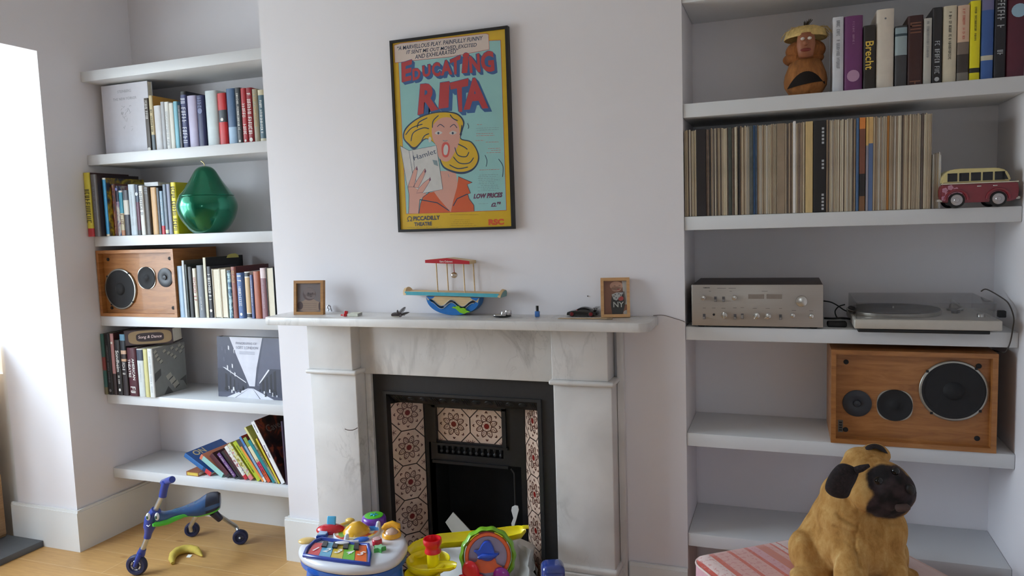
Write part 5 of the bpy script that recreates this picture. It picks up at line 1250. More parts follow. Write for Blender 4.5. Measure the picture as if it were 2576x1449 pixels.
# ------------------------------------------------------------------ things on the mantel shelf
MT = MZ1 + .0005
FRW = wood_mat('frame_oak', (140, 96, 46), (160, 112, 56), (174, 126, 70), (1, 1, 7), 8, .45)
FRB = wood_mat('frame_beech', (190, 142, 92), (204, 158, 108), (214, 170, 122), (1, 1, 7), 8, .45)
def picture_frame(label, loc_, rz, tilt, W, Hh, T_, fwood, bw):
    r = thing('photo_frame', label, 'photo frame', loc_, (math.radians(-tilt), 0, math.radians(rz)))
    m = MB()
    for a, b in (((0, 0), (bw, Hh)), ((W - bw, 0), (W, Hh)), ((bw, 0), (W - bw, bw)), ((bw, Hh - bw), (W - bw, Hh))): m.box((a[0], 0, a[1]), (b[0], T_, b[1]))
    m.build('frame', fwood, r)
    return r
# left frame: toddler, sepia
a = at(738, 792, z=MT); b = at(812, 792, z=MT)
W = (b - a).length; rz = math.degrees(math.atan2(b.y - a.y, b.x - a.x))
Hh = .148
pf = picture_frame('darker wooden photo frame with sepia toddler portrait at left end of mantel', (a.x, a.y + .002, MT), rz, 6, W, Hh, .02, FRW, .0125)
bw = .0125
m = MB(); m.box((bw, .009, bw), (W - bw, .011, Hh - bw)); ph = m.build('photograph', col(120, 106, 106, .5, var=.05, scale=10), pf)
m = MB(); iw, ih = W - 2 * bw, Hh - 2 * bw
def ov(cx, cz, a_, b_, k, mat, n=28, p=2): m.add([(bw + iw * cx + iw * a_ * x_, .009 - .0002 * k, bw + ih * cz + ih * b_ * z_) for x_, z_ in sqo(0, 0, 1, 1, n, p)], [tuple(range(n))], mat)
ov(.52, .2, .44, .2, 1, 1, 28, 3); ov(.52, .32, .3, .14, 1.5, 1); ov(.12, .22, .12, .14, 2, 2); ov(.93, .2, .05, .14, 2, 2); ov(.5, .63, .27, .23, 2, 3); ov(.5, .7, .24, .15, 3, 4); ov(.55, .56, .2, .11, 3, 4)
ov(.64, .66, .035, .014, 4, 5); ov(.46, .66, .035, .014, 4, 5); ov(.57, .535, .05, .012, 4, 5); ov(.56, .595, .03, .02, 3.5, 3)
for k in range(4): m.box((bw + iw * .25, .0082, bw + ih * (.08 + .07 * k)), (bw + iw * .8, .0084, bw + ih * (.085 + .07 * k)), 2)
m.build('portrait_print', [FACE, col(160, 130, 110, .6), col(74, 48, 48, .6), col(92, 68, 66, .6), col(126, 108, 106, .6), col(50, 32, 34, .6)], ph)
m = MB(); m.box((bw, .004, bw), (W - bw, .0055, Hh - bw)); m.build('glass', PANE, pf)
# right frame: baby with NY shirt, turned and leaning on its stand
a = at(1512, 800, z=MT); b = at(1580, 804, z=MT)
rz = 12
sc_ = (a - CAM).dot(CROT @ Vector((0, 0, -1))) / FPX
W = 72 * sc_ / math.cos(math.radians(20 - rz)); Hh = .150
pf = picture_frame('light wooden photo frame with laughing baby in dark shirt, right end of mantel', (a.x, a.y, MT + .002), rz, 13, W, Hh, .026, FRB, .0115)
bw = .0115; iw, ih = W - 2 * bw, Hh - 2 * bw
m = MB(); m.box((bw, .016, bw), (W - bw, .018, Hh - bw)); ph = m.build('photograph', col(150, 96, 72, .5, var=.12, scale=20), pf)
m = MB()
def ov2(cx, cz, a_, b_, k, mat, n=28, p=2): m.add([(bw + iw * cx + iw * a_ * x_, .016 - .0002 * k, bw + ih * cz + ih * b_ * z_) for x_, z_ in sqo(0, 0, 1, 1, n, p)], [tuple(range(n))], mat)
def pq(pts, k, mat): m.add([(bw + iw * u, .016 - .0002 * k, bw + ih * v_) for u, v_ in pts], [tuple(range(len(pts)))], mat)
pq([(.8, 1), (1, 1), (1, .3), (.9, .3)], 1, 0); pq([(.36, 0), (.3, .3), (.36, .6), (.9, .7), (.97, .4), (.8, 0)], 1, 1); ov2(.55, .86, .28, .135, 2, 2); ov2(.55, .77, .22, .08, 2, 2); ov2(.98, .05, .14, .08, 2, 0)
pq([(.34, .6), (.55, .66), (.86, .66), (.78, .56), (.55, .42), (.42, .46)], 3, 0); ov2(.74, .48, .12, .07, 3, 3)
for u, v_ in ((.5, .6), (.66, .62), (.74, .58), (.44, .55), (.54, .5)): ov2(u, v_, .03, .015, 4, 1)
ov2(.48, .86, .05, .008, 4, 4); ov2(.7, .87, .05, .008, 4, 4); ov2(.64, .75, .06, .014, 4, 3)
m.build('portrait_print', [col(206, 206, 206, .6), col(52, 52, 56, .6), col(222, 172, 148, .6), col(190, 70, 72, .6), col(120, 80, 68, .6)], ph)
m = MB(); m.text('NY', ih * .23, TR(bw + iw * .64, .0148, bw + ih * .3), 0, fit=iw * .52, fat=.012); m.build('shirt_lettering', WHT, ph)
m = MB(); m.box((bw, .004, bw), (W - bw, .0055, Hh - bw)); m.build('glass', PANE, pf)
m = MB(); m.prism([(W * .2, .002), (W * .8, .002), (W * .66, .075), (W * .34, .075)], 0, .002, T=TR(0, .03, .0085) @ TR(0, .028, 0) @ RX(32)); m.build('stand', col(52, 30, 22, .7), pf)
# silver letter-like ornament
a = at(830, 783, y=-.014)
sr = thing('ornament', 'tiny silver loop ornament standing just right of the left photo frame', 'ornament', (a.x, a.y, MT))
m = MB(); SILV = col(196, 198, 204, .2, .9)
m.tube([(-.004 + .008 * math.cos(t_ * .3927), 0, .0215 + .0075 * math.sin(t_ * .3927)) for t_ in range(16)], .003, 10, closed=True); m.build('ring', SILV, sr, smooth=60)
m = MB(); m.tube([(-.009, 0, .003), (-.008, 0, .01), (-.006, 0, .015)], .0032, 10); m.tube([(.009, 0, .003), (.007, 0, .01), (.004, 0, .016)], .0036, 10); m.build('foot', SILV, sr, smooth=60)
# matchbox-like white box with a red plastic piece
a = at(871, 797, z=MT); b = at(913, 789, z=MT)
wb = thing('white_box', 'flat white box with pale green side lying on the mantel by the red whistle', 'box', (a.x + .004, a.y + .004, MT), (0, 0, math.radians(10)))
m = MB(); m.rbox((0, 0, 0), (.044, .052, .0125), .0008, seg=1); m.build('box', col(216, 218, 204, .6), wb, smooth=30)
m = MB(); m.box((.0442, .004, .001), (.0446, .05, .0115)); m.build('side_panel', col(150, 150, 146, .6), wb)
rw = thing('whistle', 'small red plastic whistle resting at the left end of the white box', 'toy', (a.x - .0015, a.y + .003, MT), (0, 0, math.radians(10)))
RDP = col(186, 20, 32, .3, coat=.3)
m = MB(); m.rbox((-.013, 0, .0005), (.0, .014, .012), .002); m.rbox((-.0115, .001, .01), (.002, .013, .0225), .002, 0, TR(0, 0, 0) @ RY(8)); bd_ = m.build('body', RDP, rw, smooth=40)
m = MB(); m.cyl((-.0155, .007, .0062), (-.013, .007, .0062), .0055); m.build('band', WHT, rw, smooth=40)
m = MB(); m.cyl((-.0265, .007, .006), (-.0155, .007, .0062), .0028, .0052); m.build('mouthpiece', RDP, rw, smooth=40)
# feathers
a = at(1003, 797, z=MT)
ft = thing('feather_bundle', 'bundle of dark brown and grey feathers lying on the mantel', 'feathers', (a.x, a.y, MT))
FB = col(58, 46, 44, .8, var=.35, scale=120); FG = col(96, 92, 92, .8, var=.3, scale=120); FWt = col(196, 188, 170, .7)
def feather(name, p_, q_, w_, mt, curl=.006, nb=26):
    p_ = Vector(p_); q_ = Vector(q_); m = MB(); d = q_ - p_; L = d.length; side = d.cross(Vector((0, -1, .35))).normalized(); up = side.cross(d).normalized()
    pts = [p_ + d * t_ / 10 + up * curl * math.sin(PI * t_ / 10) for t_ in range(11)]
    m.tube(pts, [.0009 * (1 - t_ / 12) for t_ in range(11)], 5)
    for i in range(nb):
        t_ = .18 + .8 * i / nb; c = p_ + d * t_ + up * curl * math.sin(PI * t_); ww = w_ * math.sin(PI * min(1, .12 + t_ * .95)) ** .6
        for s_ in (-1, 1):
            e = c + side * s_ * ww + d.normalized() * ww * .7 + up * ww * .25
            nrm = d.normalized() * L / nb * .75
            m.add([c - nrm * .6, c + nrm * .6, e + nrm * .5, e - nrm * .3], [(0, 1, 2, 3)])
    return m.build(name, mt, ft)
feather('brown_feather', (.03, 0, .006), (-.036, -.004, .008), .011, FB, .005); feather('grey_feather', (-.008, -.002, .003), (.034, .004, .042), .009, FG, -.003); feather('grey_feather', (-.005, .004, .003), (.045, .016, .018), .006, FG, .002)
feather('dark_feather', (.0, .004, .006), (-.010, .010, .028), .005, FB, .002); feather('dark_feather', (.004, -.004, .008), (.022, -.012, .003), .006, FB, .002)
m = MB(); m.tube([(-.030, -.011, .0022), (-.01, -.0125, .0018), (.008, -.0115, .0026)], [.0012, .0017, .0012], 6); m.build('white_quill', FWt, ft, smooth=60)
# wooden rocking ark toy
SEA = at(1146, 791, z=MT); sx_ = (at(1283, 745, y=SEA.y).x - at(1017, 735, y=SEA.y).x) / 2270.0   # metres per crop px
ark = thing('rocking_boat_toy', 'wooden rocking boat toy with red roof, turquoise deck and hanging bell on mantel', 'toy boat', (SEA.x, SEA.y, MT), (0, math.radians(1.2), 0))
rx = lambda c: (c - 1235) * sx_
rzz = lambda c: (1300 - c) * sx_
tA = .034
BIR = col(206, 176, 130, .5, var=.08, scale=30, stretch=(1, 1, 6)); TUR = col(78, 164, 178, .4); BLW = col(24, 106, 178, .4); GRN = col(126, 188, 20, .4)
m = MB()
deck = m.rbox((rx(205), -tA, rzz(925)), (rx(2230), tA, rzz(848)), .0015); dk = m.build('deck', BIR, ark, smooth=40)
m = MB(); m.box((rx(215), -tA - .0007, rzz(921)), (rx(2215), -tA, rzz(852))); m.build('deck_front', TUR, dk)
for s_, cx in ((-1, 205), (1, 2230)):
    T = TR(rx(cx), 0, rzz(885)) @ RY(s_ * 16)
    m = MB(); poly = [(-.034 * 1.05 * math.cos(PI * k / 16), .030 * math.sin(PI * k / 16)) for k in range(17)]
    m.prism([(x_, z_ - .008) for x_, z_ in poly], -.006, .006, 0, T @ RZ(90)); e_ = m.build('end_board', BIR, ark, smooth=30)
    if s_ > 0:
        m = MB(); m.prism([(x_ * .93, z_ * .93 - .0075) for x_, z_ in poly], -.0066, -.006, 0, T @ RZ(90)); m.build('end_paint', col(120, 160, 156, .5), e_)
# rocker: half disc with a wavy slot
n = 24; zd = rzz(940); Rr = (rx(1800) - rx(660)) / 2; cxr = (rx(1800) + rx(660)) / 2
arc = [(cxr - Rr * math.cos(PI * k / n), zd - (zd - .0005) * math.sin(PI * k / n) ** .85) for k in range(n + 1)]
wave = lambda x_: rzz(1060) + (rzz(985) - rzz(1100)) * .55 * math.cos((x_ - rx(1215)) / (rx(1440) - rx(1215)) * PI)
m = MB(); xs_ = [cxr - Rr * .93 + 2 * Rr * .93 * k / 30 for k in range(31)]
up_ = [(x_, max(wave(x_), zd - (zd) * math.sqrt(max(0, 1 - ((x_ - cxr) / Rr) ** 2)) + .001)) for x_ in xs_]
m.prism([(cxr - Rr, zd)] + up_ + [(cxr + Rr, zd)], -tA * .75, -tA * .25, 0); m.build('rocker_upper', BIR, ark, smooth=30)
lo_ = [(x_, wave(x_) - .012) for x_ in xs_ if abs(x_ - cxr) < Rr * .86]
m = MB(); m.prism(arc[::1] + [(x_, min(z_, zd - .0005)) for x_, z_ in reversed(lo_)], -tA * .72, tA * .6, 0); m.build('rocker', BLW, ark, smooth=30)
for s_ in (-1, 1):
    m = MB(); q0 = cxr + s_ * Rr
    m.prism([(q0 - s_ * .0, zd), (q0 - s_ * .040, zd), (q0 - s_ * .031, zd - .008), (q0 - s_ * .014, zd - .014)], -tA * .76, -tA * .72, 0); m.build('blue_corner', BLW, ark)
m = MB(); m.tube([(x_, -tA * .77, z_ + .0005) for x_, z_ in lo_], .0011, 6); m.tube([(x_, -tA * .77, z_) for x_, z_ in up_[3:-3]], .0011, 6); m.build('wave_edge', col(176, 186, 190, .4), ark, smooth=60)
m = MB(); m.prism(LBg if False else [(rx(1225), rzz(1150)), (rx(1260), rzz(1125)), (rx(1300), rzz(1135)), (rx(1330), rzz(1108)), (rx(1380), rzz(1118)), (rx(1400), rzz(1150)), (rx(1440), rzz(1150)), (rx(1470), rzz(1140)), (rx(1510), rzz(1160)), (rx(1530), rzz(1190)), (rx(1610), rzz(1222)), (rx(1540), rzz(1235)), (rx(1490), rzz(1262)), (rx(1400), rzz(1240)), (rx(1350), rzz(1200)), (rx(1310), rzz(1165))], -tA * .95, -tA * .74, 0); m.build('green_fish', GRN, ark)
for i, cx in enumerate((898, 1010, 1478, 1580)):
    y_ = (-tA * .75, tA * .75)[i % 2]; m = MB(); m.cyl((rx(cx + 22) , y_, rzz(850)), (rx(cx - 6 + 6), y_, rzz(285)), .0026, n=14); m.build('post', BIR, ark, smooth=50)
m = MB(); roof = [(680, 222), (1150, 182), (1625, 236), (1625, 296), (680, 280)]
m.prism([(rx(a_), rzz(b_)) for a_, b_ in roof], -tA, tA * .95, 0); rf = m.build('roof', BIR, ark)
m = MB(); m.prism([(rx(a_), rzz(b_)) for a_, b_ in roof], -tA - .0008, -tA - .00005, 0); fr_ = m.build('roof_front', col(176, 26, 40, .4), rf)
m = MB(); m.text('Ezra Ockrent', .0105, TR(rx(1135), -tA - .0012, rzz(247)), 0, fit=rx(1350) - rx(920), fat=.012); m.build('roof_lettering', WHT, rf)
m = MB(); m.tube([(rx(1230), -.004, rzz(290)), (rx(1228), -.004, rzz(380)), (rx(1234), -.004, rzz(470))], [.0012, .0016, .0018], 8); rb_ = m.build('ribbon', col(150, 16, 26, .6), ark, smooth=60)
m = MB(); m.ell((rx(1233), -.004, rzz(522)), (67 * sx_, 67 * sx_, 60 * sx_), 24, 16); m.tube([(rx(1233) + 66 * sx_ * math.cos(t_ * .26), -.004 + 66 * sx_ * math.sin(t_ * .26), rzz(528)) for t_ in range(24)], .0006, 6, closed=True); m.build('bell', col(206, 198, 190, .18, 1.0), ark, smooth=60)
# chrome twin-cup gadget
a = at(1265, 799, z=MT)
gd = thing('chrome_gadget', 'small chrome and black gadget with two round cups on mantel beside blue bottle', 'gadget', (a.x, a.y, MT), (0, 0, math.radians(8)))
CHR = col(206, 206, 208, .12, 1.0)
m = MB(); m.ell((-.002, 0, .0062), (.037, .013, .0056), 28, 12); m.build('base', BLKC, gd, smooth=60)
m = MB(); m.ell((-.010, 0, .0098), (.028, .0125, .0056), 28, 12); m.build('shell', CHR, gd, smooth=60)
for x_, y_, r_, h_ in ((.006, -.004, .0125, .0235), (.021, .006, .0135, .0275)):
    m = MB(); m.lathe([(r_ * .8, .008), (r_, .013), (r_, h_ - .003), (r_ * .93, h_), (r_ * .8, h_ - .001), (r_ * .75, h_ - .004)], 28, 0, TR(x_, y_, 0), cap=False); cu = m.build('cup', CHR, gd, smooth=50)
    m = MB(); m.disc((x_, y_, h_ - .0048), (0, 0, 1), r_ * .78, .001, 24); m.build('cup_inside', BLKC, cu)
m = MB(); m.tube([(-.008, 0, .013), (-.014, -.002, .0185)], .0008, 6); m.build('lever', CHR, gd, smooth=60)
# nail polish
a = at(1352, 797, z=MT)
npb = thing('nail_polish', 'blue nail polish bottle with tall black cap on the mantel', 'nail polish', (a.x, a.y, MT))
m = MB(); m.rbox((-.0093, -.0065, 0), (.0093, .0065, .0225), .0028); m.build('bottle', col(52, 108, 176, .12, coat=.8), npb, smooth=50)
m = MB(); m.lathe([(.0058, .0225), (.0058, .0235), (.0056, .0245), (.0056, .0425), (.005, .0432), (0, .0433)], 24); m.build('cap', BLKC, npb, smooth=40)
# black model sports car
ca = at(1402, 797, z=MT); cb = at(1515, 799, z=MT)
CL = .123; ctr = at(1462, 796, z=MT)
car = thing('toy_car', 'black toy sports car with dark red wheels parked on the mantel', 'toy car', (ctr.x + .004, ctr.y + .012, MT), (0, 0, math.radians(0)))
BC = col(17, 16, 18, .25, coat=.6); GLS = col(10, 10, 12, .08)
prof = [(-.061, .006), (-.0605, .012), (-.058, .0165), (-.050, .0195), (-.040, .0225), (-.026, .0245), (-.014, .031), (-.004, .0352), (.008, .0362), (.020, .0345), (.034, .0295), (.047, .0255), (.058, .0215), (.061, .016), (.0605, .007)]
m = MB(); bm = bmesh.new(); rows = []
ys = [-.025, -.0235, -.019, -.012, 0, .012, .019, .0235, .025]
for y_ in ys:
    t_ = abs(y_) / .025; row = []
    for x_, z_ in prof:
        z2 = z_ if z_ < .02 else .02 + (z_ - .02) * (1 - .9 * max(0, t_ - .55) / .45) if z_ > .025 else z_ - .004 * max(0, t_ - .6)
        row.append(bm.verts.new((x_ * (1 - .06 * t_ ** 4), y_, z2)))
    rows.append(row)
for i in range(len(ys) - 1):
    for j in range(len(prof) - 1): bm.faces.new((rows[i][j], rows[i][j + 1], rows[i + 1][j + 1], rows[i + 1][j]))
    bm.faces.new((rows[i][-1], rows[i][0], rows[i + 1][0], rows[i + 1][-1]))
bm.faces.new(rows[0]); bm.faces.new(rows[-1][::-1]); bmesh.ops.recalc_face_normals(bm, faces=bm.faces[:]); m.bm(bm); cbod = m.build('body', BC, car, smooth=60)
m = MB(); m.prism([(-.022, .0255), (-.008, .0322), (.012, .0338), (.028, .0300), (.036, .0262), (.02, .0248)], -.0203, -.0198, 0, TR(0, 0, 0)); m.build('side_window', GLS, car)
for x_ in (-.0375, .0375):
    for s_ in (-1, 1):
        m = MB(); m.lathe([(.008, 0), (.0102, .0008), (.0108, .002), (.0108, .007)], 24, 0, TR(x_, s_ * .0255, .0109) @ RX(90 * s_)); wh = m.build('wheel', BLKC, car, smooth=50)
        m = MB()
        m.disc((x_, s_ * .0256, .0109), (0, s_, 0), .0072, .0006, 20)
        for k in range(5): m.box((-.0008, -.0004, 0), (.0008, .0004, .0068), 0, TR(x_, s_ * .0264, .0109) @ RY(72 * k))
        m.build('hub', col(116, 18, 24, .3), wh)
m = MB(); m.rbox((.046, -.024, .0325), (.062, .024, .0345), .0008); m.box((.05, -.016, .024), (.053, -.0145, .0328)); m.box((.05, .0145, .024), (.053, .016, .0328)); m.build('rear_wing', BC, car)
m = MB(); m.rbox((-.019, -.0285, .0245), (-.015, -.0245, .0275), .0012); m.build('mirror', col(190, 66, 80, .35), car, smooth=40)
m = MB(); m.ell((-.0565, -.0165, .0152), (.003, .004, .0028), 14, 8); m.build('headlight', CHR, car, smooth=60)
# wooden stick with ferrule
a = at(1403, 802.5, z=MT); b = at(1541, 803.5, z=MT)
st = thing('wooden_stick', 'thin pale wooden stick lying on the mantel in front of toy car and frame', 'stick', (a.x, a.y, MT + .003))
d = b - a; d.z = 0
m = MB(); m.tube([(0, 0, -.0012), (.01, .0002, -.0004), tuple(Vector((d.x, d.y, 0)) * .92)], [.0008, .0019, .0029], 10); m.build('shaft', col(176, 150, 116, .6, var=.15), st, smooth=60)
m = MB(); m.cyl(tuple(Vector((d.x, d.y, 0)) * .9), tuple(Vector((d.x, d.y, 0))), .0032, .0029); m.build('tip', col(136, 116, 90, .6), st, smooth=40)
# nail in the wall and a picture hook line
m = MB(); q_ = at(1478, 745, y=-.003); m.ell((q_.x, -.0015, q_.z), (.0016, .0024, .0024), 10, 8); tag(m.build('nail', BLKC, smooth=60), 'tiny black nail in the wall above the toy car', 'nail')
# ------------------------------------------------------------------ folding three wheeled scooter toy
BLP = col(38, 62, 150, .35, coat=.3); NVP = col(24, 32, 66, .4, coat=.2); GRP = col(70, 190, 50, .35, coat=.3); ALU = col(190, 194, 198, .3, .85); TYR = col(36, 42, 78, .55); SEATB = col(34, 74, 120, .35, coat=.3); SEATD = col(22, 26, 48, .45)
sxp = lambda c: 320 + c / 5.594
syp = lambda c: 1190 + c / 5.594
yF = -.335
front = at(sxp(140), sxp(0) * 0 + syp(1335), y=yF)
RF = .048
ctr = Vector((front.x, yF, RF))
hd = at(sxp(330), syp(640), y=yF + .03); tp = at(sxp(560), syp(130), y=yF + .05)
sco = thing('ride_on_scooter', 'blue and green three wheeled toddler scooter with cartoon eyes on the oak floor', 'scooter', (hd.x, hd.y, 0))
def pt(cx, cy, y): return at(sxp(cx), syp(cy), y=y)
stem0 = ctr + Vector((.012, .012, .0))
A0 = pt(200, 1120, yF + .012); A1 = pt(285, 900, yF + .018); A2 = pt(400, 520, yF + .032); A3 = pt(520, 270, yF + .04); A4 = pt(545, 120, yF + .045)
def part(name, mt, fn, parent=sco, sm_=50):
    m = MB(); fn(m); return m.build(name, mt, parent, True, sm_)
part('lower_stem', ALU, lambda m: m.tube([A0, A1], .0115, 16)); part('upper_stem', ALU, lambda m: m.tube([A2, A3], .0115, 16))
ax_d = Vector((.30, -.93, .0)).normalized()
wq = Matrix.Translation(ctr) @ ax_d.to_track_quat('Z', 'Y').to_matrix().to_4x4()
def wheel(c, d, R, w_, nm='wheel'):
    Q = Matrix.Translation(c) @ Vector(d).normalized().to_track_quat('Z', 'Y').to_matrix().to_4x4()
    m = MB(); m.lathe([(R * .62, -w_ / 2), (R * .86, -w_ / 2), (R * .97, -w_ * .3), (R, 0), (R * .97, w_ * .3), (R * .86, w_ / 2), (R * .62, w_ / 2), (R * .58, w_ * .36), (R * .2, w_ * .36), (R * .2, -w_ * .36), (R * .58, -w_ * .36), (R * .62, -w_ / 2)], 40, 0, Q, cap=False); wh = m.build(nm, TYR, sco, True, 40)
    m = MB(); m.lathe([(R * .5, w_ * .365), (R * .44, w_ * .42), (R * .36, w_ * .37)], 32, 0, Q, cap=False)
    hb = m.build('hub_ring', ALU if nm == 'front_wheel' else NVP, wh, True, 40)
    m = MB()
    if nm == 'front_wheel':
        for k in range(6): a = k * PI / 3; m.box((R * .34, -.0018, w_ * .3), (R * .52, .0018, w_ * .44), 0, Q @ Matrix.Rotation(a, 4, 'Z'))
        m.build('hub_slot', TYR, wh, True)
        m = MB()
    m.lathe([(R * .17, -w_ * .5), (R * .17, w_ * .5), (R * .1, w_ * .62), (0, w_ * .66)], 20, 0, Q); m.build('axle_cap', ALU, wh, True, 50)
    return wh
wheel(ctr, ax_d, RF, .028, 'front_wheel')
# fork: two blades and a crown
def fork(m):
    top = A0 + (A1 - A0) * .25; bl = ax_d
    for s_ in (-1, 1):
        o_ = bl * .018 * s_; m.tube([ctr + o_, ctr + o_ + (A0 - ctr) * .55, A0 + o_ * .7], [.008, .011, .012], 12)
    m.tube([A0 - (A1 - A0) * .12, top], [.019, .015], 16)
part('fork', BLP, fork)
H0 = pt(285, 900, yF + .018); H1 = pt(310, 790, yF + .021); H2 = pt(330, 640, yF + .026); H3 = pt(410, 520, yF + .032)
part('steering_head', BLP, lambda m: m.tube([H0 - (H1 - H0) * .1, H0 + (H1 - H0) * .5, H1, H1 + (H2 - H1) * .2, H2, H3], [.0155, .0165, .0215, .026, .027, .022], 20))
part('collar', BLP, lambda m: m.tube([pt(498, 330, yF + .04), pt(520, 215, yF + .042), pt(545, 130, yF + .045)], [.0165, .0165, .0175], 18))
hE0 = pt(505, 135, yF + .115); hE1 = pt(634, 90, yF - .03); hv = (hE1 - hE0)
hbm = part('handlebar', BLP, lambda m: m.tube([hE0, hE0 + hv * .05, hE0 + hv * .95, hE1], [.012, .0155, .0155, .013], 20))
# body: sweeping back, wide saddle at the rear
sec = [  # crop x, y top, y bottom centre, half width (m), y depth
 (400, 545, 720, .030, yF + .03), (520, 555, 690, .036, yF + .07), (640, 545, 640, .036, yF + .11), (760, 515, 600, .044, yF + .15), (880, 460, 595, .062, yF + .19), (1000, 410, 605, .078, yF + .23), (1120, 330, 600, .085, yF + .27), (1220, 300, 570, .080, yF + .30), (1310, 310, 500, .060, yF + .32)]
bm = bmesh.new(); rings = []
sd = Vector((.62, -.78, 0)).normalized()
secP = []
for cx, yt, yb_, hw, dep in sec:
    T_ = pt(cx, yt + (yb_ - yt) * .45, dep); hT = abs(pt(cx, yt, dep).z - pt(cx, yb_, dep).z) / 2
    secP.append((T_, hw, max(.02, hT * .95)))
NR = 20
for c_, hw, hh_ in secP:
    rings.append([bm.verts.new(c_ + sd * hw * math.copysign(abs(math.cos(2 * PI * k / NR)) ** .8, math.cos(2 * PI * k / NR)) + Vector((0, 0, 1)) * hh_ * math.copysign(abs(math.sin(2 * PI * k / NR)) ** .8, math.sin(2 * PI * k / NR)) * (1 if math.sin(2 * PI * k / NR) > 0 else .8)) for k in range(NR)])
fm = []
for i in range(len(rings) - 1):
    for k in range(NR):
        f = bm.faces.new((rings[i][k], rings[i][(k + 1) % NR], rings[i + 1][(k + 1) % NR], rings[i + 1][k]))
        f.material_index = 1 if k in (11, 12, 13, 14, 15, 16, 17, 18) else (0 if i < 6 else (0 if k < 1 else 2))
for r_, s_ in ((rings[0], 1), (rings[-1], -1)): f = bm.faces.new(r_[::s_]); f.material_index = 0
bmesh.ops.recalc_face_normals(bm, faces=bm.faces[:])
bmesh.ops.subdivide_edges(bm, edges=bm.edges[:], cuts=1, smooth=.6, use_grid_fill=True)
m = MB(); bm.verts.index_update(); mi = [f.material_index for f in bm.faces]
m.bm(bm); m.m = mi; seat = m.build('seat_body', [SEATB, GRP, SEATD], sco, True, 80)
# shell pattern on the saddle
m = MB(); PAT = col(90, 150, 170, .4)
for i in range(2, 6):
    for j in range(-1, 2):
        c_, hw, hh_ = secP[i]; c2 = secP[i + 1][0]; u = j / 2.6
        base_ = c_ + (c2 - c_) * (.5 if j % 2 else 0) + sd * hw * u * .95 + Vector((0, 0, hh_ * (1 - .55 * u * u) ** .5 * .985)); fwd = (c2 - c_).normalized()
        hexp = [base_ + fwd * .018 * math.cos(k * PI / 3) + sd * hw * .19 * math.sin(k * PI / 3) for k in range(6)]
        m.tube(hexp, .0008, 5, closed=True)
m.build('shell_pattern', PAT, seat, True)
# eyes on the head sides
EW = col(226, 230, 230, .3); 
for cx, cy, dy in ((295, 615, -.004), (420, 612, -.008)):
    p_ = pt(cx, cy, yF - .002 + dy); m = MB(); rot_ = Matrix.Rotation(.25, 3, 'Z')
    m.ell(p_, (.009, .010, .0175), 18, 12, rot=rot_); ey = m.build('eye', EW, sco, True, 60)
    m = MB(); m.ell(p_ + Vector((.002, -.0085, -.001)), (.0048, .003, .0085), 12, 8); m.build('pupil', [col(30, 80, 60, .3)], ey, True, 60)
m = MB(); q0 = pt(262, 640, yF + .01); m.ell(pt(275, 690, yF + .02), (.010, .010, .012), 14, 10); m.tube([pt(360, 735, yF + .0), pt(430, 715, yF + .02), pt(560, 690, yF + .06), pt(680, 640, yF + .09), pt(800, 600, yF + .13), pt(900, 596, yF + .16)], [.007, .013, .013, .011, .008, .004], 12); m.build('green_underside', GRP, sco, True, 60)
m = MB(); m.tube([pt(278, 735, yF - .006), pt(300, 752, yF - .008), pt(325, 728, yF - .006)], .0022, 6); m.build('smile', ALU, sco, True, 60)
# rear legs and wheels
r1 = at(sxp(920), syp(890), z=0); r2 = at(sxp(1600), syp(1000), z=0); RR = .037
cA = Vector((r1.x, r1.y, RR)); cB = Vector((r2.x, r2.y, RR))
wdir = Vector((.72, -.69, 0)).normalized()
wheel(cA, Vector((.55, -.83, 0)), RR, .03, 'rear_wheel'); wheel(cB, Vector((.5, -.86, 0)), RR, .03, 'rear_wheel')
lt1 = secP[5][0] - Vector((0, 0, .02)); lt2 = secP[6][0] + Vector((.02, 0, -.02))
part('rear_leg', ALU, lambda m: m.tube([lt1, cA + Vector((.02, -.03, .03)), cA + Vector((.012, -.018, 0))], .010, 12))
part('rear_leg', ALU, lambda m: m.tube([lt2, cB + Vector((-.05, .03, .035)), cB + Vector((-.016, .02, 0))], .010, 12))
p0_ = pt(1220, 590, yF + .29); p1_ = pt(1310, 650, yF + .31)
part('leg_sleeve', NVP, lambda m: m.tube([lt2 + (p1_ - lt2) * .25, p1_], [.02, .016], 16))
part('wheel_bracket', NVP, lambda m: m.tube([cB + Vector((-.03, .03, .016)), cB + Vector((-.006, .02, 0))], [.012, .012], 10))
# ------------------------------------------------------------------ toy banana
bn = thing('toy_banana', 'yellow fabric toy banana with white tag lying on the floor by scooter', 'toy banana', at(sxp(830), syp(1130), z=.016))
m = MB(); pts = []; rs_ = []
for t_, (cx, cy) in enumerate([(640, 1225), (628, 1185), (650, 1135), (710, 1090), (800, 1062), (890, 1055), (970, 1066), (1015, 1095), (1055, 1125)]): pts.append(at(sxp(cx), syp(cy + 22), z=.016)); rs_.append([.008, .0155, .019, .0205, .0205, .0195, .0175, .012, .0035][t_])
for p_, r_ in zip(pts, rs_): p_.z = max(r_, .008)
m.tube(pts, rs_, 16); m.build('body', col(196, 172, 76, .85, var=.12, bump=.1), bn, True, 60)
m = MB(); p_ = at(sxp(870), syp(1165), z=.004); m.rbox((-.011, -.010, -.003), (.011, .010, -.001), .001, 0, TR(p_.x, p_.y, .004) @ RZ(10) @ RX(20)); m.build('fabric_tag', WHT, bn, True)
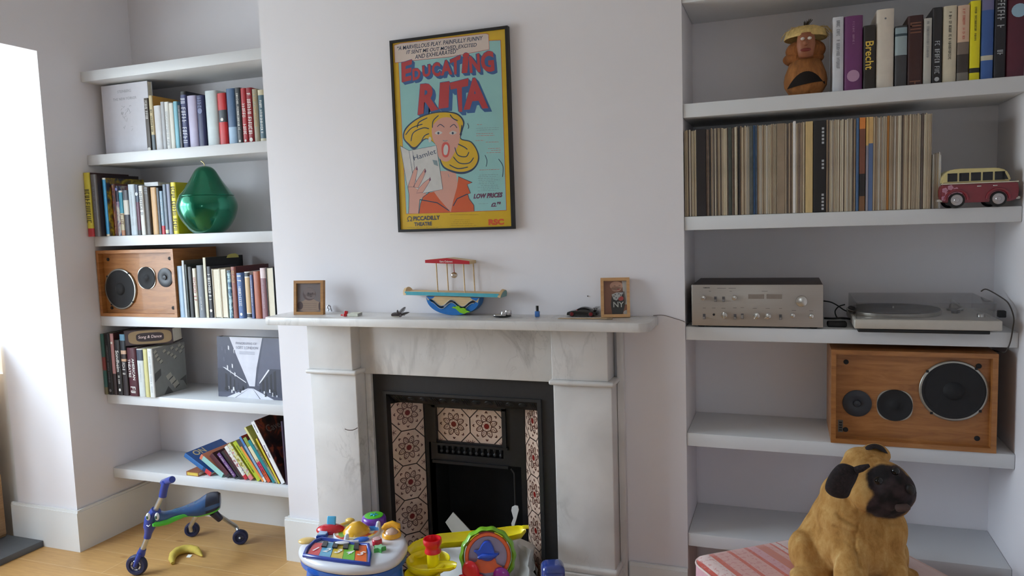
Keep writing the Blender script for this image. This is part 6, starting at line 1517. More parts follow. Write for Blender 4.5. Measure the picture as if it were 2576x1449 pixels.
# ------------------------------------------------------------------ activity table
ix = lambda c: 750 + c / 8.572
iy = lambda c: 1280 + c / 8.572
ZT = .375
TW_ = col(222, 224, 232, .3, coat=.4, var=.01); TB = col(40, 104, 196, .35, coat=.3)
def tpt(cx, cy, z=ZT): return at(ix(cx), iy(cy), z=z)
outl = [(50, 770), (30, 900), (160, 1040), (480, 1165), (900, 1240), (1300, 1250), (1750, 1200), (2090, 1070), (2260, 900), (2340, 740), (2280, 560), (2150, 440), (2060, 330), (1900, 260), (1700, 215), (1450, 225), (1200, 270), (900, 340), (560, 460), (330, 580), (200, 660)]
P0 = [tpt(*q_) for q_ in outl]
cen = sum(P0, Vector()) / len(P0)
tb = thing('activity_table', 'white and blue toddler activity table with numbered piano keys before the fireplace', 'activity table', (cen.x, cen.y, 0))
ol = sm2([(p_.x, p_.y) for p_ in P0], 4)
def scaled(k): return [(cen.x + (x_ - cen.x) * k, cen.y + (y_ - cen.y) * k) for x_, y_ in ol]
def stackrings(m, rings_, mat=0):
    n = len(rings_[0][0]); vs = []; fs = []
    for pts_, z_ in rings_: vs += [(x_, y_, z_) for x_, y_ in pts_]
    for i in range(len(rings_) - 1):
        for k in range(n): fs.append((i * n + k, i * n + (k + 1) % n, (i + 1) * n + (k + 1) % n, (i + 1) * n + k))
    fs.append(tuple(range((len(rings_) - 1) * n, len(rings_) * n))); fs.append(tuple(range(n - 1, -1, -1)))
    m.add(vs, fs, mat)
m = MB(); stackrings(m, [(scaled(.96), ZT - .034), (scaled(1.005), ZT - .03), (scaled(1.02), ZT - .018), (scaled(1.0), ZT - .006), (scaled(.95), ZT - .001), (scaled(.88), ZT)]); m.build('table_top', TW_, tb, True, 60)
m = MB(); stackrings(m, [(scaled(.90), ZT - .062), (scaled(.985), ZT - .055), (scaled(.995), ZT - .034)]); m.build('lower_rim', TB, tb, True, 60)
for cx, cy, dx, dy in ((300, 1090, -.05, -.02), (2090, 940, .05, -.01), (1750, 360, .03, .04), (480, 560, -.04, .03)):
    q_ = tpt(cx, cy); q_ = cen + (q_ - cen) * .86
    m = MB(); m.tube([(q_.x, q_.y, ZT - .05), (q_.x + dx * .5, q_.y + dy * .5, .2), (q_.x + dx, q_.y + dy, .0075 if q_.y + dy > -.44 else .001)], [.043, .035, .03], 20); m.build('leg', TB, tb, True, 60)
# keyboard
uL = (tpt(1500, 1200) - tpt(160, 1030)); uL.z = 0; 
KBL, KBR, KTL, KTR = tpt(165, 1030), tpt(1490, 1205), tpt(330, 745), tpt(1490, 815)
def kb(u, v_): 
    a_ = KBL * (1 - u) + KBR * u; b_ = KTL * (1 - u) + KTR * u; b_ = KTL * (1 - u) ** 1.0 + KTR * u
    return a_ * (1 - v_) + b_ * v_
m = MB(); fr_ = [kb(-.02, -.03), kb(.25, -.05), kb(.5, -.06), kb(.75, -.05), kb(1.03, -.03), kb(1.05, .5), kb(1.02, 1.02), kb(.75, 1.0), kb(.45, 1.16), kb(.12, 1.3), kb(.02, 1.05), kb(-.04, .5)]
m.tube([(p_.x, p_.y, ZT + .005) for p_ in fr_], .0075, 12, closed=True); kf = m.build('keyboard_frame', col(36, 66, 160, .3, coat=.4), tb, True, 60)
KC = [col(206, 62, 66, .3), col(96, 166, 200, .3), col(206, 180, 60, .3), col(108, 184, 48, .3), col(232, 106, 36, .3)]
for k in range(5):
    a0, a1 = .015 + k * .196, .015 + (k + 1) * .196 - .006
    top_ = 1.0 if k else .95
    q_ = [kb(a0, .04), kb(a1, .04), kb(a1, top_), kb(a0, top_)]
    m = MB(); stackrings(m, [([(p_.x, p_.y) for p_ in q_], ZT - .002), ([(p_.x, p_.y) for p_ in q_], ZT + .006 + .001 * (k % 2))]); ky = m.build('key', KC[k], tb, True, 30)
    c_ = kb((a0 + a1) / 2 + .01, .46); ang = math.atan2(uL.y, uL.x); m = MB(); m.text(str(k + 1), .042, TR(c_.x, c_.y, ZT + .0084) @ Matrix.Rotation(ang - .12, 4, 'Z') @ RX(-90), 0, fat=.03, shear=.1); m.build('key_number', col(236, 236, 236, .3), ky, True)
for u in (.24, .43, .62, .81):
    q_ = [kb(u - .045, .62), kb(u + .045, .62), kb(u + .04, 1.0), kb(u - .04, 1.0)]
    m = MB(); stackrings(m, [([(p_.x, p_.y) for p_ in q_], ZT + .0072), ([(p_.x, p_.y) for p_ in q_], ZT + .013)]); m.build('black_key', col(44, 44, 48, .35), tb, True, 30)
# central dial with an orange dome
dc = tpt(1265, 525); RXX = (tpt(1740, 500) - tpt(790, 560)).length / 2
m = MB(); m.lathe([(RXX * 1.06, 0), (RXX * 1.06, .006), (RXX * 1.0, .009), (RXX * .99, .006)], 48, 0, TR(dc.x, dc.y, ZT), cap=False); dl = m.build('dial_rim', TW_, tb, True, 50)
DIAL = [col(226, 220, 190, .3), col(50, 130, 196, .3), col(120, 176, 60, .3), col(222, 120, 70, .3), col(226, 196, 60, .3), col(190, 60, 50, .3)]
m = MB(); pat = [0, 3, 5, 0, 1, 1, 4, 3, 1, 1, 2, 4, 2, 2, 5, 0]
for k in range(48):
    a0, a1 = 2 * PI * k / 48, 2 * PI * (k + 1) / 48
    for r0, r1, o_ in ((0, .6, 0), (.6, .82, 3), (.82, 1.0, 7)):
        m.add([(dc.x + RXX * r0 * math.cos(a0), dc.y + RXX * r0 * math.sin(a0), ZT + .0065), (dc.x + RXX * r1 * math.cos(a0), dc.y + RXX * r1 * math.sin(a0), ZT + .0065), (dc.x + RXX * r1 * math.cos(a1), dc.y + RXX * r1 * math.sin(a1), ZT + .0065), (dc.x + RXX * r0 * math.cos(a1), dc.y + RXX * r0 * math.sin(a1), ZT + .0065)], [(0, 1, 2, 3)], pat[(k // 3 + o_) % 16])
m.build('dial_picture', DIAL, dl, True)
m = MB(); m.lathe([(RXX * .62, .006), (RXX * .6, .014), (RXX * .5, .024), (RXX * .36, .032), (RXX * .33, .035), (RXX * .22, .042), (0, .045)], 40, 0, TR(dc.x, dc.y, ZT)); dm = m.build('dial_dome', col(232, 176, 44, .22, coat=.6), dl, True, 60)
m = MB(); dv = (dc - CAM); dv.z = 0; dv.normalize(); sv = Vector((-dv.y, dv.x, 0))
m.tube([(dc - sv * RXX * .28 * s_ - dv * (RXX * .25 + .02 * (1 - s_ * s_) * .6) + Vector((0, 0, ZT + .0425 - .004 * (1 - s_ * s_)))) for s_ in (-1, -.6, -.2, .2, .6, 1)], .0014, 6); m.build('dome_smile', col(60, 36, 20, .4), dm, True)
# small activity pieces
def knobp(name, cx, cy, R, h, mt, label=None, n=28):
    c_ = tpt(cx, cy); m = MB(); m.disc((c_.x, c_.y, ZT - .004), (0, 0, 1), R, h + .004, n, bev=.35); return m.build(name, mt, tb, True, 50), c_
o_, c_ = knobp('purple_drum', 1640, 300, .048, .03, col(110, 56, 170, .3, coat=.4)); m = MB(); m.disc((c_.x, c_.y, ZT + .029), (0, 0, 1), .037, .003, 32); g_ = m.build('drum_skin', col(90, 196, 50, .3, coat=.3), o_, True, 50)
m = MB()
for k in range(5): m.tube([(c_.x + .004 * math.cos(k * 1.257), c_.y + .004 * math.sin(k * 1.257), ZT + .0325), (c_.x + .017 * math.cos(k * 1.257 + .4), c_.y + .017 * math.sin(k * 1.257 + .4), ZT + .0325)], .003, 6)
m.build('drum_swirl', col(50, 170, 190, .3), g_, True, 60)
c_ = tpt(700, 500); m = MB(); m.ell((c_.x, c_.y, ZT + .010), (.055, .032, .022), 28, 16, rot=Matrix.Rotation(.35, 3, 'Z')); b_ = m.build('red_flipper_base', col(200, 26, 44, .25, coat=.6), tb, True, 60)
m = MB(); m.rbox((-.0175, -.004, 0), (.0175, .006, .05), .004, 0, TR(c_.x + .005, c_.y - .004, ZT + .012) @ RZ(14) @ RX(-18)); m.build('blue_flipper', col(80, 176, 220, .3, coat=.4), b_, True, 50)
q_ = [(390, 660), (460, 560), (640, 530), (650, 590), (590, 640)]; m = MB(); q2 = [(tpt(*a_).x, tpt(*a_).y) for a_ in q_]; stackrings(m, [(q2, ZT - .002), (q2, ZT + .012)]); b_ = m.build('book_hinge', col(40, 80, 170, .3, coat=.3), tb, True, 30)
qc = (sum(a_[0] for a_ in q2) / 5, sum(a_[1] for a_ in q2) / 5); q3 = [(qc[0] + (a_[0] - qc[0]) * .86, qc[1] + (a_[1] - qc[1]) * .86) for a_ in q2]; m = MB(); stackrings(m, [(q3, ZT + .0122), (q3, ZT + .0165)]); m.build('book_page', col(160, 196, 230, .3, coat=.3), b_, True, 30)
c_ = tpt(200, 705); m = MB(); m.ell((c_.x, c_.y, ZT + .003), (.034, .024, .010), 24, 12, rot=Matrix.Rotation(.4, 3, 'Z')); m.build('cream_button', col(226, 190, 110, .35, coat=.3), tb, True, 60)
m = MB(); a_ = tpt(890, 400); b2 = tpt(1180, 320); m.tube([(a_.x, a_.y, ZT + .006), (b2.x, b2.y, ZT + .010)], [.007, .008], 12); m.ell((b2.x - .012, b2.y, ZT + .012), (.020, .014, .010), 20, 12); m.build('yellow_slider', col(226, 186, 80, .35, coat=.3), tb, True, 60)
c_ = tpt(2020, 595); m = MB(); m.lathe([(.027, 0), (.036, .004), (.036, .014), (.031, .02), (.026, .018), (.026, .008)], 36, 0, TR(c_.x, c_.y, ZT - .002), cap=False); g_ = m.build('orange_bubble_ring', col(236, 170, 40, .3, coat=.4), tb, True, 50)
m = MB(); m.ell((c_.x, c_.y, ZT + .012), (.026, .026, .018), 28, 14); m.build('clear_bubble', col(206, 170, 150, .08, coat=1.0), g_, True, 60)
m = MB(); c3 = tpt(2000, 470); 
m.tube([(c3.x - .03, c3.y - .01, ZT + .005), (c3.x - .024, c3.y + .004, ZT + .014), (c3.x, c3.y + .012, ZT + .022), (c3.x + .024, c3.y + .016, ZT + .014), (c3.x + .028, c3.y + .01, ZT + .005)], [.009, .012, .013, .012, .009], 12); m.build('orange_arch', col(240, 176, 40, .3, coat=.4), g_, True, 60)
o_, c_ = knobp('red_button', 1705, 765, .0185, .022, col(196, 40, 56, .3, coat=.4)); m = MB(); m.disc((c_.x, c_.y, ZT + .0215), (0, 0, 1), .0155, .002, 24); m.build('button_picture', col(214, 170, 170, .3), o_, True, 50)
c_ = tpt(1755, 905); st_ = [(c_.x + (.024 if k % 2 == 0 else .013) * math.cos(PI * k / 5 + .5), c_.y + (.024 if k % 2 == 0 else .013) * math.sin(PI * k / 5 + .5)) for k in range(10)]
m = MB(); stackrings(m, [(st_, ZT - .003), (st_, ZT + .014)]); b_ = m.build('green_star', col(70, 170, 70, .3, coat=.4), tb, True, 30)
s2 = [(c_.x + (a_[0] - c_.x) * .92, c_.y + (a_[1] - c_.y) * .92) for a_ in st_]; m = MB(); stackrings(m, [(s2, ZT + .0142), (s2, ZT + .017)]); m.build('star_top', col(150, 206, 160, .3, coat=.4), b_, True, 30)
for cx, cy, nm in ((1040, 690, 'peg'), (1460, 350, 'peg'), (1720, 410, 'peg')):
    c_ = tpt(cx, cy); m = MB(); m.tube([(c_.x, c_.y, ZT), (c_.x + .003, c_.y, ZT + .02)], [.011, .008], 12); m.ell((c_.x + .003, c_.y, ZT + .02), (.008, .008, .008), 14, 8); m.build(nm, TW_, tb, True, 60)
c_ = tpt(1370, 680); m = MB(); m.ell((c_.x, c_.y, ZT + .004), (.03, .018, .007), 20, 10, rot=Matrix.Rotation(.6, 3, 'Z')); m.build('blue_bird', col(50, 110, 210, .35), tb, True, 60)
c_ = tpt(950, 800); m = MB(); m.ell((c_.x, c_.y, ZT + .012), (.028, .011, .005), 24, 10, rot=Matrix.Rotation(.25, 3, 'Z')); m.build('logo_plaque', TW_, kf, True, 60)
# grey box under the table edge
a_ = tpt(430, 1290, .29); gb = at(ix(900), iy(1400), z=.27)
m = MB(); m.rbox((-.075, -.045, 0), (.075, .045, .27), .004, 0, TR(gb.x, gb.y + .03, .001) @ RZ(22)); tag(m.build('grey_box', col(140, 146, 150, .5), smooth=40), 'grey box standing on the floor under the activity table', 'box')
# ------------------------------------------------------------------ ball run toy
jx = lambda c: 1000 + c / 6.779
jy = lambda c: 1240 + c / 6.779
YP = col(240, 222, 20, .32, coat=.35, var=.02); GP_ = col(128, 190, 44, .32, coat=.35, var=.02); OP = col(238, 100, 34, .35, coat=.3); RP = col(222, 26, 40, .32, coat=.35); BP = col(30, 80, 200, .32, coat=.35)
TD = 2.72
def bp(cx, cy, t=TD): return at(jx(cx), jy(cy), t=t)
wc = bp(1540, 1080)
br = thing('ball_run_toy', 'yellow ball run toy with green spinning wheel and red chimney before the hearth', 'toy', (wc.x, wc.y, 0))
view = (wc - CAM).normalized(); fwd_ = Vector((view.x, view.y, 0)).normalized(); side_ = Vector((-fwd_.y, fwd_.x, 0)) * -1
NRM = (-fwd_ + Vector((0, 0, .32))).normalized()
Q = Matrix.Translation(wc) @ NRM.to_track_quat('Z', 'Y').to_matrix().to_4x4()
mpc = TD / FPX / 6.779      # metres per crop px at that depth
R1, R2, R3, R4 = 480 * mpc, 405 * mpc, 392 * mpc, 325 * mpc
m = MB(); n = 80; vs = []; fs = []
prof = [(R2, .0), (R1 * .9, .012), (R1, 0), (R1, -.03), (R1 * .9, -.042), (R2, -.04)]
for k in range(n):
    a = 2 * PI * k / n; wob = 1 + .022 * math.cos(a * 14)
    for r_, z_ in prof: vs.append(((r_ * wob if r_ > R2 * 1.02 else r_) * math.cos(a), (r_ * wob if r_ > R2 * 1.02 else r_) * math.sin(a), z_))
np_ = len(prof)
for k in range(n):
    for j in range(np_): fs.append((k * np_ + j, k * np_ + (j + 1) % np_, ((k + 1) % n) * np_ + (j + 1) % np_, ((k + 1) % n) * np_ + j))
m.add(vs, fs, 0, Q); gw = m.build('green_ring', GP_, br, True, 60)
m = MB(); m.lathe([(R4, -.004), (R4, .006), (R4 * 1.04, .010), (R3 * .97, .010), (R3, .006), (R3, -.004)], 64, 0, Q, cap=False); m.build('orange_ring', OP, br, True, 50)
m = MB(); m.lathe([(R4, -.010), (R4, -.006), (0, -.006)], 48, 0, Q); m.build('mirror_disc', col(170, 160, 186, .25, .3, var=.12, scale=12), br, True, 50)
qi = Q.inverted()
def onw(cx, cy, lift=0.0):
    d = ray(jx(cx), jy(cy)); t_ = (wc - CAM).dot(NRM) / d.dot(NRM); return CAM + d * t_ + NRM * lift
# clear red window on the ring
m = MB(); rw_ = [onw(1365, 740, .004), onw(1400, 670, .004), (onw(1520, 650, .006)), onw(1650, 672, .004), onw(1675, 745, .004), onw(1520, 720, .006)]
m.add([p_ + NRM * .004 for p_ in rw_] + [p_ - NRM * .01 for p_ in rw_], [(0, 1, 2, 3, 4, 5), (11, 10, 9, 8, 7, 6)] + [(i, i + 6, (i + 1) % 6 + 6, (i + 1) % 6) for i in range(6)]); m.build('red_window', col(150, 24, 18, .2, coat=.8), gw, True, 30)
# orange hill and blue hat shaped spinner
hill = [(1290, 1190), (1340, 1170), (1370, 1120), (1400, 1095), (1500, 1100), (1640, 1095), (1670, 1120), (1690, 1200), (1780, 1250), (1700, 1330), (1500, 1360), (1300, 1330)]
m = MB(); hp = [onw(*q_) for q_ in hill]; m.add([p_ + NRM * .016 for p_ in hp] + [p_ - NRM * .004 for p_ in hp], [tuple(range(12)), tuple(range(23, 11, -1))] + [(i, i + 12, (i + 1) % 12 + 12, (i + 1) % 12) for i in range(12)]); m.build('orange_hill', OP, br, True, 30)
hat_ = [(1300, 985), (1330, 965), (1385, 960), (1430, 880), (1480, 820), (1540, 808), (1590, 830), (1640, 920), (1660, 1005), (1720, 1010), (1735, 1030), (1690, 1070), (1640, 1110), (1590, 1145), (1510, 1150), (1430, 1125), (1380, 1080), (1350, 1030)]
m = MB(); hp = sm2([(q_[0], q_[1]) for q_ in hat_], 3); hp = [onw(*q_) for q_ in hp]; nn = len(hp); cc_ = sum(hp, Vector()) / nn
m.add([cc_ + (p_ - cc_) * .9 + NRM * .030 for p_ in hp] + [p_ + NRM * .022 for p_ in hp] + [p_ + NRM * .001 for p_ in hp], [tuple(range(nn)), tuple(range(3 * nn - 1, 2 * nn - 1, -1))] + [(i + o2, i + nn + o2, (i + 1) % nn + nn + o2, (i + 1) % nn + o2) for i in range(nn) for o2 in (0, nn)])
sp_o = m.build('blue_spinner', BP, br, True, 50)
m = MB(); m.tube([onw(1380, 1090, .031), onw(1450, 1060, .036), onw(1560, 1070, .036), onw(1680, 1045, .031)], [.006, .010, .010, .006], 10); m.build('spinner_fold', BP, sp_o, True, 60)
# yellow gutter running down from the right end into the round bowl at left
def gutter(m, pts, w0, dep, th_=.003):
    """open channel along pts (Vector), half width w0"""
    N = len(pts); vs = []; K = 9
    for i in range(N):
        d = (pts[min(i + 1, N - 1)] - pts[max(i - 1, 0)]).normalized(); s_ = Vector((0, 0, 1)).cross(d).normalized(); u = d.cross(s_).normalized()
        ww = w0[i] if isinstance(w0, list) else w0; dd = dep[i] if isinstance(dep, list) else dep
        for k in range(K): a = PI * k / (K - 1); vs.append(pts[i] + s_ * ww * math.cos(a) - u * dd * math.sin(a))
        for k in range(K - 1, -1, -1): a = PI * k / (K - 1); vs.append(pts[i] + s_ * (ww + th_) * math.cos(a) - u * (dd + th_) * math.sin(a) + u * .0)
    n2 = 2 * K; fs = []
    for i in range(N - 1):
        for k in range(n2): fs.append((i * n2 + k, (i + 1) * n2 + k, (i + 1) * n2 + (k + 1) % n2, i * n2 + (k + 1) % n2))
    fs.append(tuple(range(n2))); fs.append(tuple(range(N * n2 - 1, (N - 1) * n2 - 1, -1))); m.add(vs, fs)
gt = [bp(2170, 590, 2.90), bp(2080, 620, 2.90), bp(1900, 650, 2.89), bp(1600, 690, 2.88), bp(1300, 720, 2.87), bp(1000, 750, 2.86), bp(760, 770, 2.85), bp(560, 820, 2.83), bp(420, 880, 2.80), bp(330, 960, 2.76)]
gt = [Vector(p_) for p_ in gt]
m = MB(); gutter(m, gt, [.014, .036, .042, .042, .042, .042, .042, .042, .042, .040], [.014, .030, .034, .034, .034, .034, .034, .034, .032, .030]); m.build('gutter', YP, br, True, 50)
m = MB(); e_ = gt[0]; d_ = (gt[0] - gt[1]).normalized(); m.rbox((-.01, -.012, -.004), (.016, .012, .004), .003, 0, TR(e_.x, e_.y, e_.z + .002) @ Matrix.Rotation(math.atan2(d_.y, d_.x), 4, 'Z')); m.build('gutter_tip', YP, br, True, 50)
# bowl (big round dish) with chute to the right, central post and red chimney
bc = bp(520, 1110, 2.72); RB = (bp(880, 1100, 2.72) - bp(180, 1100, 2.72)).length / 2
m = MB(); m.lathe([(.02, -.020), (RB * .7, -.018), (RB * .92, -.009), (RB * 1.02, .009), (RB * 1.05, .012), (RB * 1.08, .010), (RB * 1.03, -.010), (RB * .9, -.023), (RB * .6, -.028), (.02, -.028)], 48, 0, TR(bc.x, bc.y, bc.z - .015), cap=False); bowl = m.build('bowl', YP, br, True, 60)
ch_ = [bp(600, 1230, 2.66), bp(760, 1220, 2.65), bp(900, 1220, 2.645), bp(985, 1225, 2.64)]
m = MB(); gutter(m, [Vector(p_) for p_ in ch_], [.034, .03, .026, .014], [.02, .02, .018, .01]); m.build('lower_chute', YP, br, True, 50)
pc_ = bp(610, 1150, 2.70); pt_ = bp(605, 980, 2.70)
m = MB(); m.cyl((pc_.x, pc_.y, .0075), (pc_.x, pc_.y, pt_.z + .012), .0265, .022, 28); m.build('centre_post', YP, br, True, 50)
zc = bp(605, 1000, 2.70).z; zt2 = bp(605, 760, 2.70).z; 
m = MB(); m.lathe([(.030, zc), (.0305, zc + .006), (.026, zc + .014), (.026, zt2 - .03), (.033, zt2 - .018), (.0345, zt2 - .008), (.033, zt2), (.029, zt2), (.026, zt2 - .02), (.02, zt2 - .05)], 32, 0, TR(pc_.x, pc_.y, 0), cap=False); m.build('red_chimney', RP, br, True, 60)
# lower tray, supports, red flower and purple button at the foot of the wheel
lt_ = bp(420, 1390, 2.66); m = MB(); m.lathe([(.02, -.008), (.05, -.005), (.060, .008), (.063, .008), (.055, -.010), (.02, -.014)], 40, 0, TR(lt_.x, lt_.y, lt_.z), cap=False); m.build('lower_bowl', YP, br, True, 60)
m = MB(); b0_ = wc - NRM * .03; m.tube([(b0_.x, b0_.y, .0075), (b0_.x, b0_.y, wc.z - R1 * .9)], [.07, .05], 20); m.build('wheel_stand', col(206, 206, 204, .4), br, True, 50)
rf_ = onw(1250, 1330, .025); m = MB()
m.ell(rf_ + Vector((0, 0, .0)), (.034, .014, .042), 24, 14)
for a_ in (-1, 1): m.ell(rf_ + side_ * .030 * a_ - Vector((0, 0, .03)), (.022, .013, .022), 18, 10)
m.build('red_figure', RP, br, True, 60)
pb_ = onw(1770, 1390, .02); m = MB(); m.ell(pb_, (.032, .014, .030), 24, 14); m.build('purple_button', col(150, 40, 150, .3, coat=.4), br, True, 60)
# crumpled white paper bag and a card flap in the hearth, clear of the toys
PAPR = col(206, 204, 200, .8, var=.03, scale=8)
bgp = at(jx(1600), jy(1000), y=.02)
bag = thing('paper_bag', 'crumpled white paper bag with loop handle standing in the hearth behind the toys', 'bag', (bgp.x, -.02, .007))
prof_ = [(700, 870), (1000, 880), (1500, 760), (1850, 735), (2000, 760), (2060, 830), (2180, 900), (2290, 960), (2310, 1010), (2290, 1150), (2310, 1300), (2300, 1500)]
m = MB(); rb = random.Random(4); cols_ = []
tp_ = [at(jx(a_), jy(b_), y=-.035) for a_, b_ in prof_]
vs = []; fs = []; K = 8
for i, p_ in enumerate(tp_):
    for k in range(K):
        t_ = k / (K - 1); z_ = p_.z * (1 - t_) + .012 * t_
        vs.append((p_.x + rb.uniform(-.006, .006) * (k > 0), -.06 + .025 * math.sin(i * 1.3 + t_ * 3) + rb.uniform(-.008, .008), z_))
for i in range(len(tp_) - 1):
    for k in range(K - 1): fs.append((i * K + k, i * K + k + 1, (i + 1) * K + k + 1, (i + 1) * K + k))
n0 = len(vs); vs += [(x_, min(y_ + .06, -.04 + .05), z_ - .004) for x_, y_, z_ in vs]; fs += [tuple(n0 + q2 for q2 in reversed(f_)) for f_ in fs[:]]
edge = [i * K for i in range(len(tp_))] + [(len(tp_) - 1) * K + k for k in range(1, K)] + [i * K + K - 1 for i in range(len(tp_) - 2, -1, -1)] + [k for k in range(K - 2, 0, -1)]
for i in range(len(edge)): a_, b_ = edge[i], edge[(i + 1) % len(edge)]; fs.append((a_, b_, b_ + n0, a_ + n0))
m.add(vs, fs); m.build('bag_body', PAPR, bag, True, 75)
m = MB(); hp = [(1940, 520), (1975, 430), (1940, 300), (1950, 240), (2000, 215), (2050, 225), (2065, 290), (2030, 430), (1990, 560), (1980, 760)]
pp = [at(jx(a_), jy(b_), y=.0) for a_, b_ in hp]
m.add([(p_.x, 0.0, p_.z) for p_ in pp] + [(p_.x, .004, p_.z) for p_ in pp], [tuple(range(10)), tuple(range(19, 9, -1))] + [(i, i + 10, (i + 1) % 10 + 10, (i + 1) % 10) for i in range(10)]); m.build('loop_handle', PAPR, bag, True)
cf = [(945, 330), (815, 500), (1010, 800), (1330, 740)]
pp = [at(jx(a_), jy(b_), y=.05) for a_, b_ in cf]
m = MB(); m.add([(p_.x, .05, p_.z) for p_ in pp] + [(p_.x, .054, p_.z) for p_ in pp], [(0, 1, 2, 3), (7, 6, 5, 4), (0, 4, 5, 1), (1, 5, 6, 2), (2, 6, 7, 3), (3, 7, 4, 0)])
tag(m.build('card', col(190, 186, 176, .8, var=.03)), 'pale card leaning diagonally in the dark fireplace opening', 'card')
# blue plastic toy handle at the bottom edge, standing on the floor
kx = lambda c: 1340 + c / 6.133
ky_ = lambda c: 1320 + c / 6.133
c0 = at(kx(310), ky_(680), t=2.55)
bt = thing('blue_toy_block', 'glossy blue plastic toy end standing beside the ball run at bottom edge', 'toy', (c0.x, c0.y, 0))
rzv = math.degrees(math.atan2(side_.y, side_.x))
T = TR(c0.x, c0.y, 0) @ RZ(rzv)
zt3 = at(kx(310), ky_(575), t=2.55).z; hw_ = .5 * 360 / 6.133 * 2.55 / FPX
m = MB(); m.rbox((-hw_, -.04, .002), (hw_, .04, zt3), .022, 0, T, 5); m.build('block', col(44, 66, 140, .25, coat=.7), bt, True, 50)
m = MB(); m.rbox((-hw_ * .78, -.046, .02), (hw_ * .8, -.036, zt3 - .022), .012, 0, T, 4); m.build('front_panel', col(38, 58, 130, .2, coat=.8), bt, True, 50)
m = MB(); m.rbox((-hw_ * .6, -.049, zt3 - .06), (hw_ * .5, -.043, zt3 - .034), .003, 0, T, 3); m.build('moulded_ridge', col(60, 84, 160, .25, coat=.7), bt, True, 50)
# ------------------------------------------------------------------ upholstered pouf with a woven pink throw
ZP = .452
Lc = at(1733, 1394, z=ZP)
a1 = math.radians(37); PWD, PLN = .66, .62
pf_ = thing('pouf', 'pink and coral patterned upholstered pouf in front of the right alcove', 'pouf', (Lc.x, Lc.y, 0), (0, 0, a1))
# local: x along the far-left edge, -y towards the room
def pouf_mat():
    m = bpy.data.materials.new('woven_throw'); m.use_nodes = True; nt = m.node_tree; p = nt.nodes['Principled BSDF']; L = nt.links
    tc = nt.nodes.new('ShaderNodeTexCoord').outputs['Object']; sx = nt.nodes.new('ShaderNodeSeparateXYZ'); L.new(tc, sx.inputs[0])
    mr = nt.nodes.new('ShaderNodeMapRange'); mr.inputs[1].default_value = 0; mr.inputs[2].default_value = PWD; L.new(sx.outputs['X'], mr.inputs[0])
    pale, cor, pk, mv, lace = (222, 196, 190), (206, 104, 84), (216, 166, 158), (212, 160, 166), (204, 128, 108)
    st = [(0, (196, 84, 70)), (.022, pale), (.085, cor), (.11, pk), (.185, cor), (.205, pk), (.285, cor), (.302, mv), (.35, lace), (.40, pk), (.43, cor), (.442, pale), (.47, cor), (.48, pale)]
    cr = nt.nodes.new('ShaderNodeValToRGB'); cr.color_ramp.interpolation = 'CONSTANT'; e = cr.color_ramp.elements
    while len(e) < len(st): e.new(.9)
    for el, (q_, c) in zip(e, st): el.position = q_; el.color = rgb(c)
    L.new(mr.outputs[0], cr.inputs['Fac'])
    # woven motif: small diamonds, denser on the patterned bands
    rot = mapped(nt, tc, (1, 1, 1), (0, 0, PI / 4)); ck = nt.nodes.new('ShaderNodeTexChecker'); ck.inputs['Scale'].default_value = 58; L.new(rot, ck.inputs['Vector'])
    n2 = noise(nt, tc, 90, 3, .2)
    gt_ = nt.nodes.new('ShaderNodeMath'); gt_.operation = 'GREATER_THAN'; gt_.inputs[1].default_value = .52; L.new(n2, gt_.inputs[0])
    mu = nt.nodes.new('ShaderNodeMath'); mu.operation = 'MULTIPLY'; L.new(ck.outputs['Fac'], mu.inputs[0]); L.new(gt_.outputs[0], mu.inputs[1])
    fade = nt.nodes.new('ShaderNodeMapRange'); fade.inputs[1].default_value = PWD * .46; fade.inputs[2].default_value = PWD * .5; fade.inputs[3].default_value = .55; fade.inputs[4].default_value = .08; L.new(sx.outputs['X'], fade.inputs[0])
    m3 = nt.nodes.new('ShaderNodeMath'); m3.operation = 'MULTIPLY'; L.new(mu.outputs[0], m3.inputs[0]); L.new(fade.outputs[0], m3.inputs[1])
    mx = nt.nodes.new('ShaderNodeMixRGB'); mx.inputs[2].default_value = rgb((200, 128, 122)); L.new(m3.outputs[0], mx.inputs[0]); L.new(cr.outputs[0], mx.inputs[1])
    # scattered little coral sprigs on the pale part
    vo = nt.nodes.new('ShaderNodeTexVoronoi'); vo.inputs['Scale'].default_value = 30; vo.inputs['Randomness'].default_value = .35; L.new(tc, vo.inputs['Vector'])
    lt2_ = nt.nodes.new('ShaderNodeMath'); lt2_.operation = 'LESS_THAN'; lt2_.inputs[1].default_value = .12; L.new(vo.outputs['Distance'], lt2_.inputs[0])
    gx_ = nt.nodes.new('ShaderNodeMath'); gx_.operation = 'GREATER_THAN'; gx_.inputs[1].default_value = PWD * .48; L.new(sx.outputs['X'], gx_.inputs[0])
    m4 = nt.nodes.new('ShaderNodeMath'); m4.operation = 'MULTIPLY'; L.new(lt2_.outputs[0], m4.inputs[0]); L.new(gx_.outputs[0], m4.inputs[1])
    m5 = nt.nodes.new('ShaderNodeMixRGB'); m5.inputs[2].default_value = rgb((196, 110, 96)); L.new(m4.outputs[0], m5.inputs[0]); L.new(mx.outputs[0], m5.inputs[1])
    L.new(m5.outputs[0], p.inputs['Base Color']); p.inputs['Roughness'].default_value = .85; p.inputs['Sheen Weight'].default_value = .2
    bp = nt.nodes.new('ShaderNodeBump'); bp.inputs['Strength'].default_value = .25; bp.inputs['Distance'].default_value = .003; L.new(mu.outputs[0], bp.inputs['Height']); L.new(bp.outputs['Normal'], p.inputs['Normal'])
    return m
bm = bmesh.new(); N_ = 26
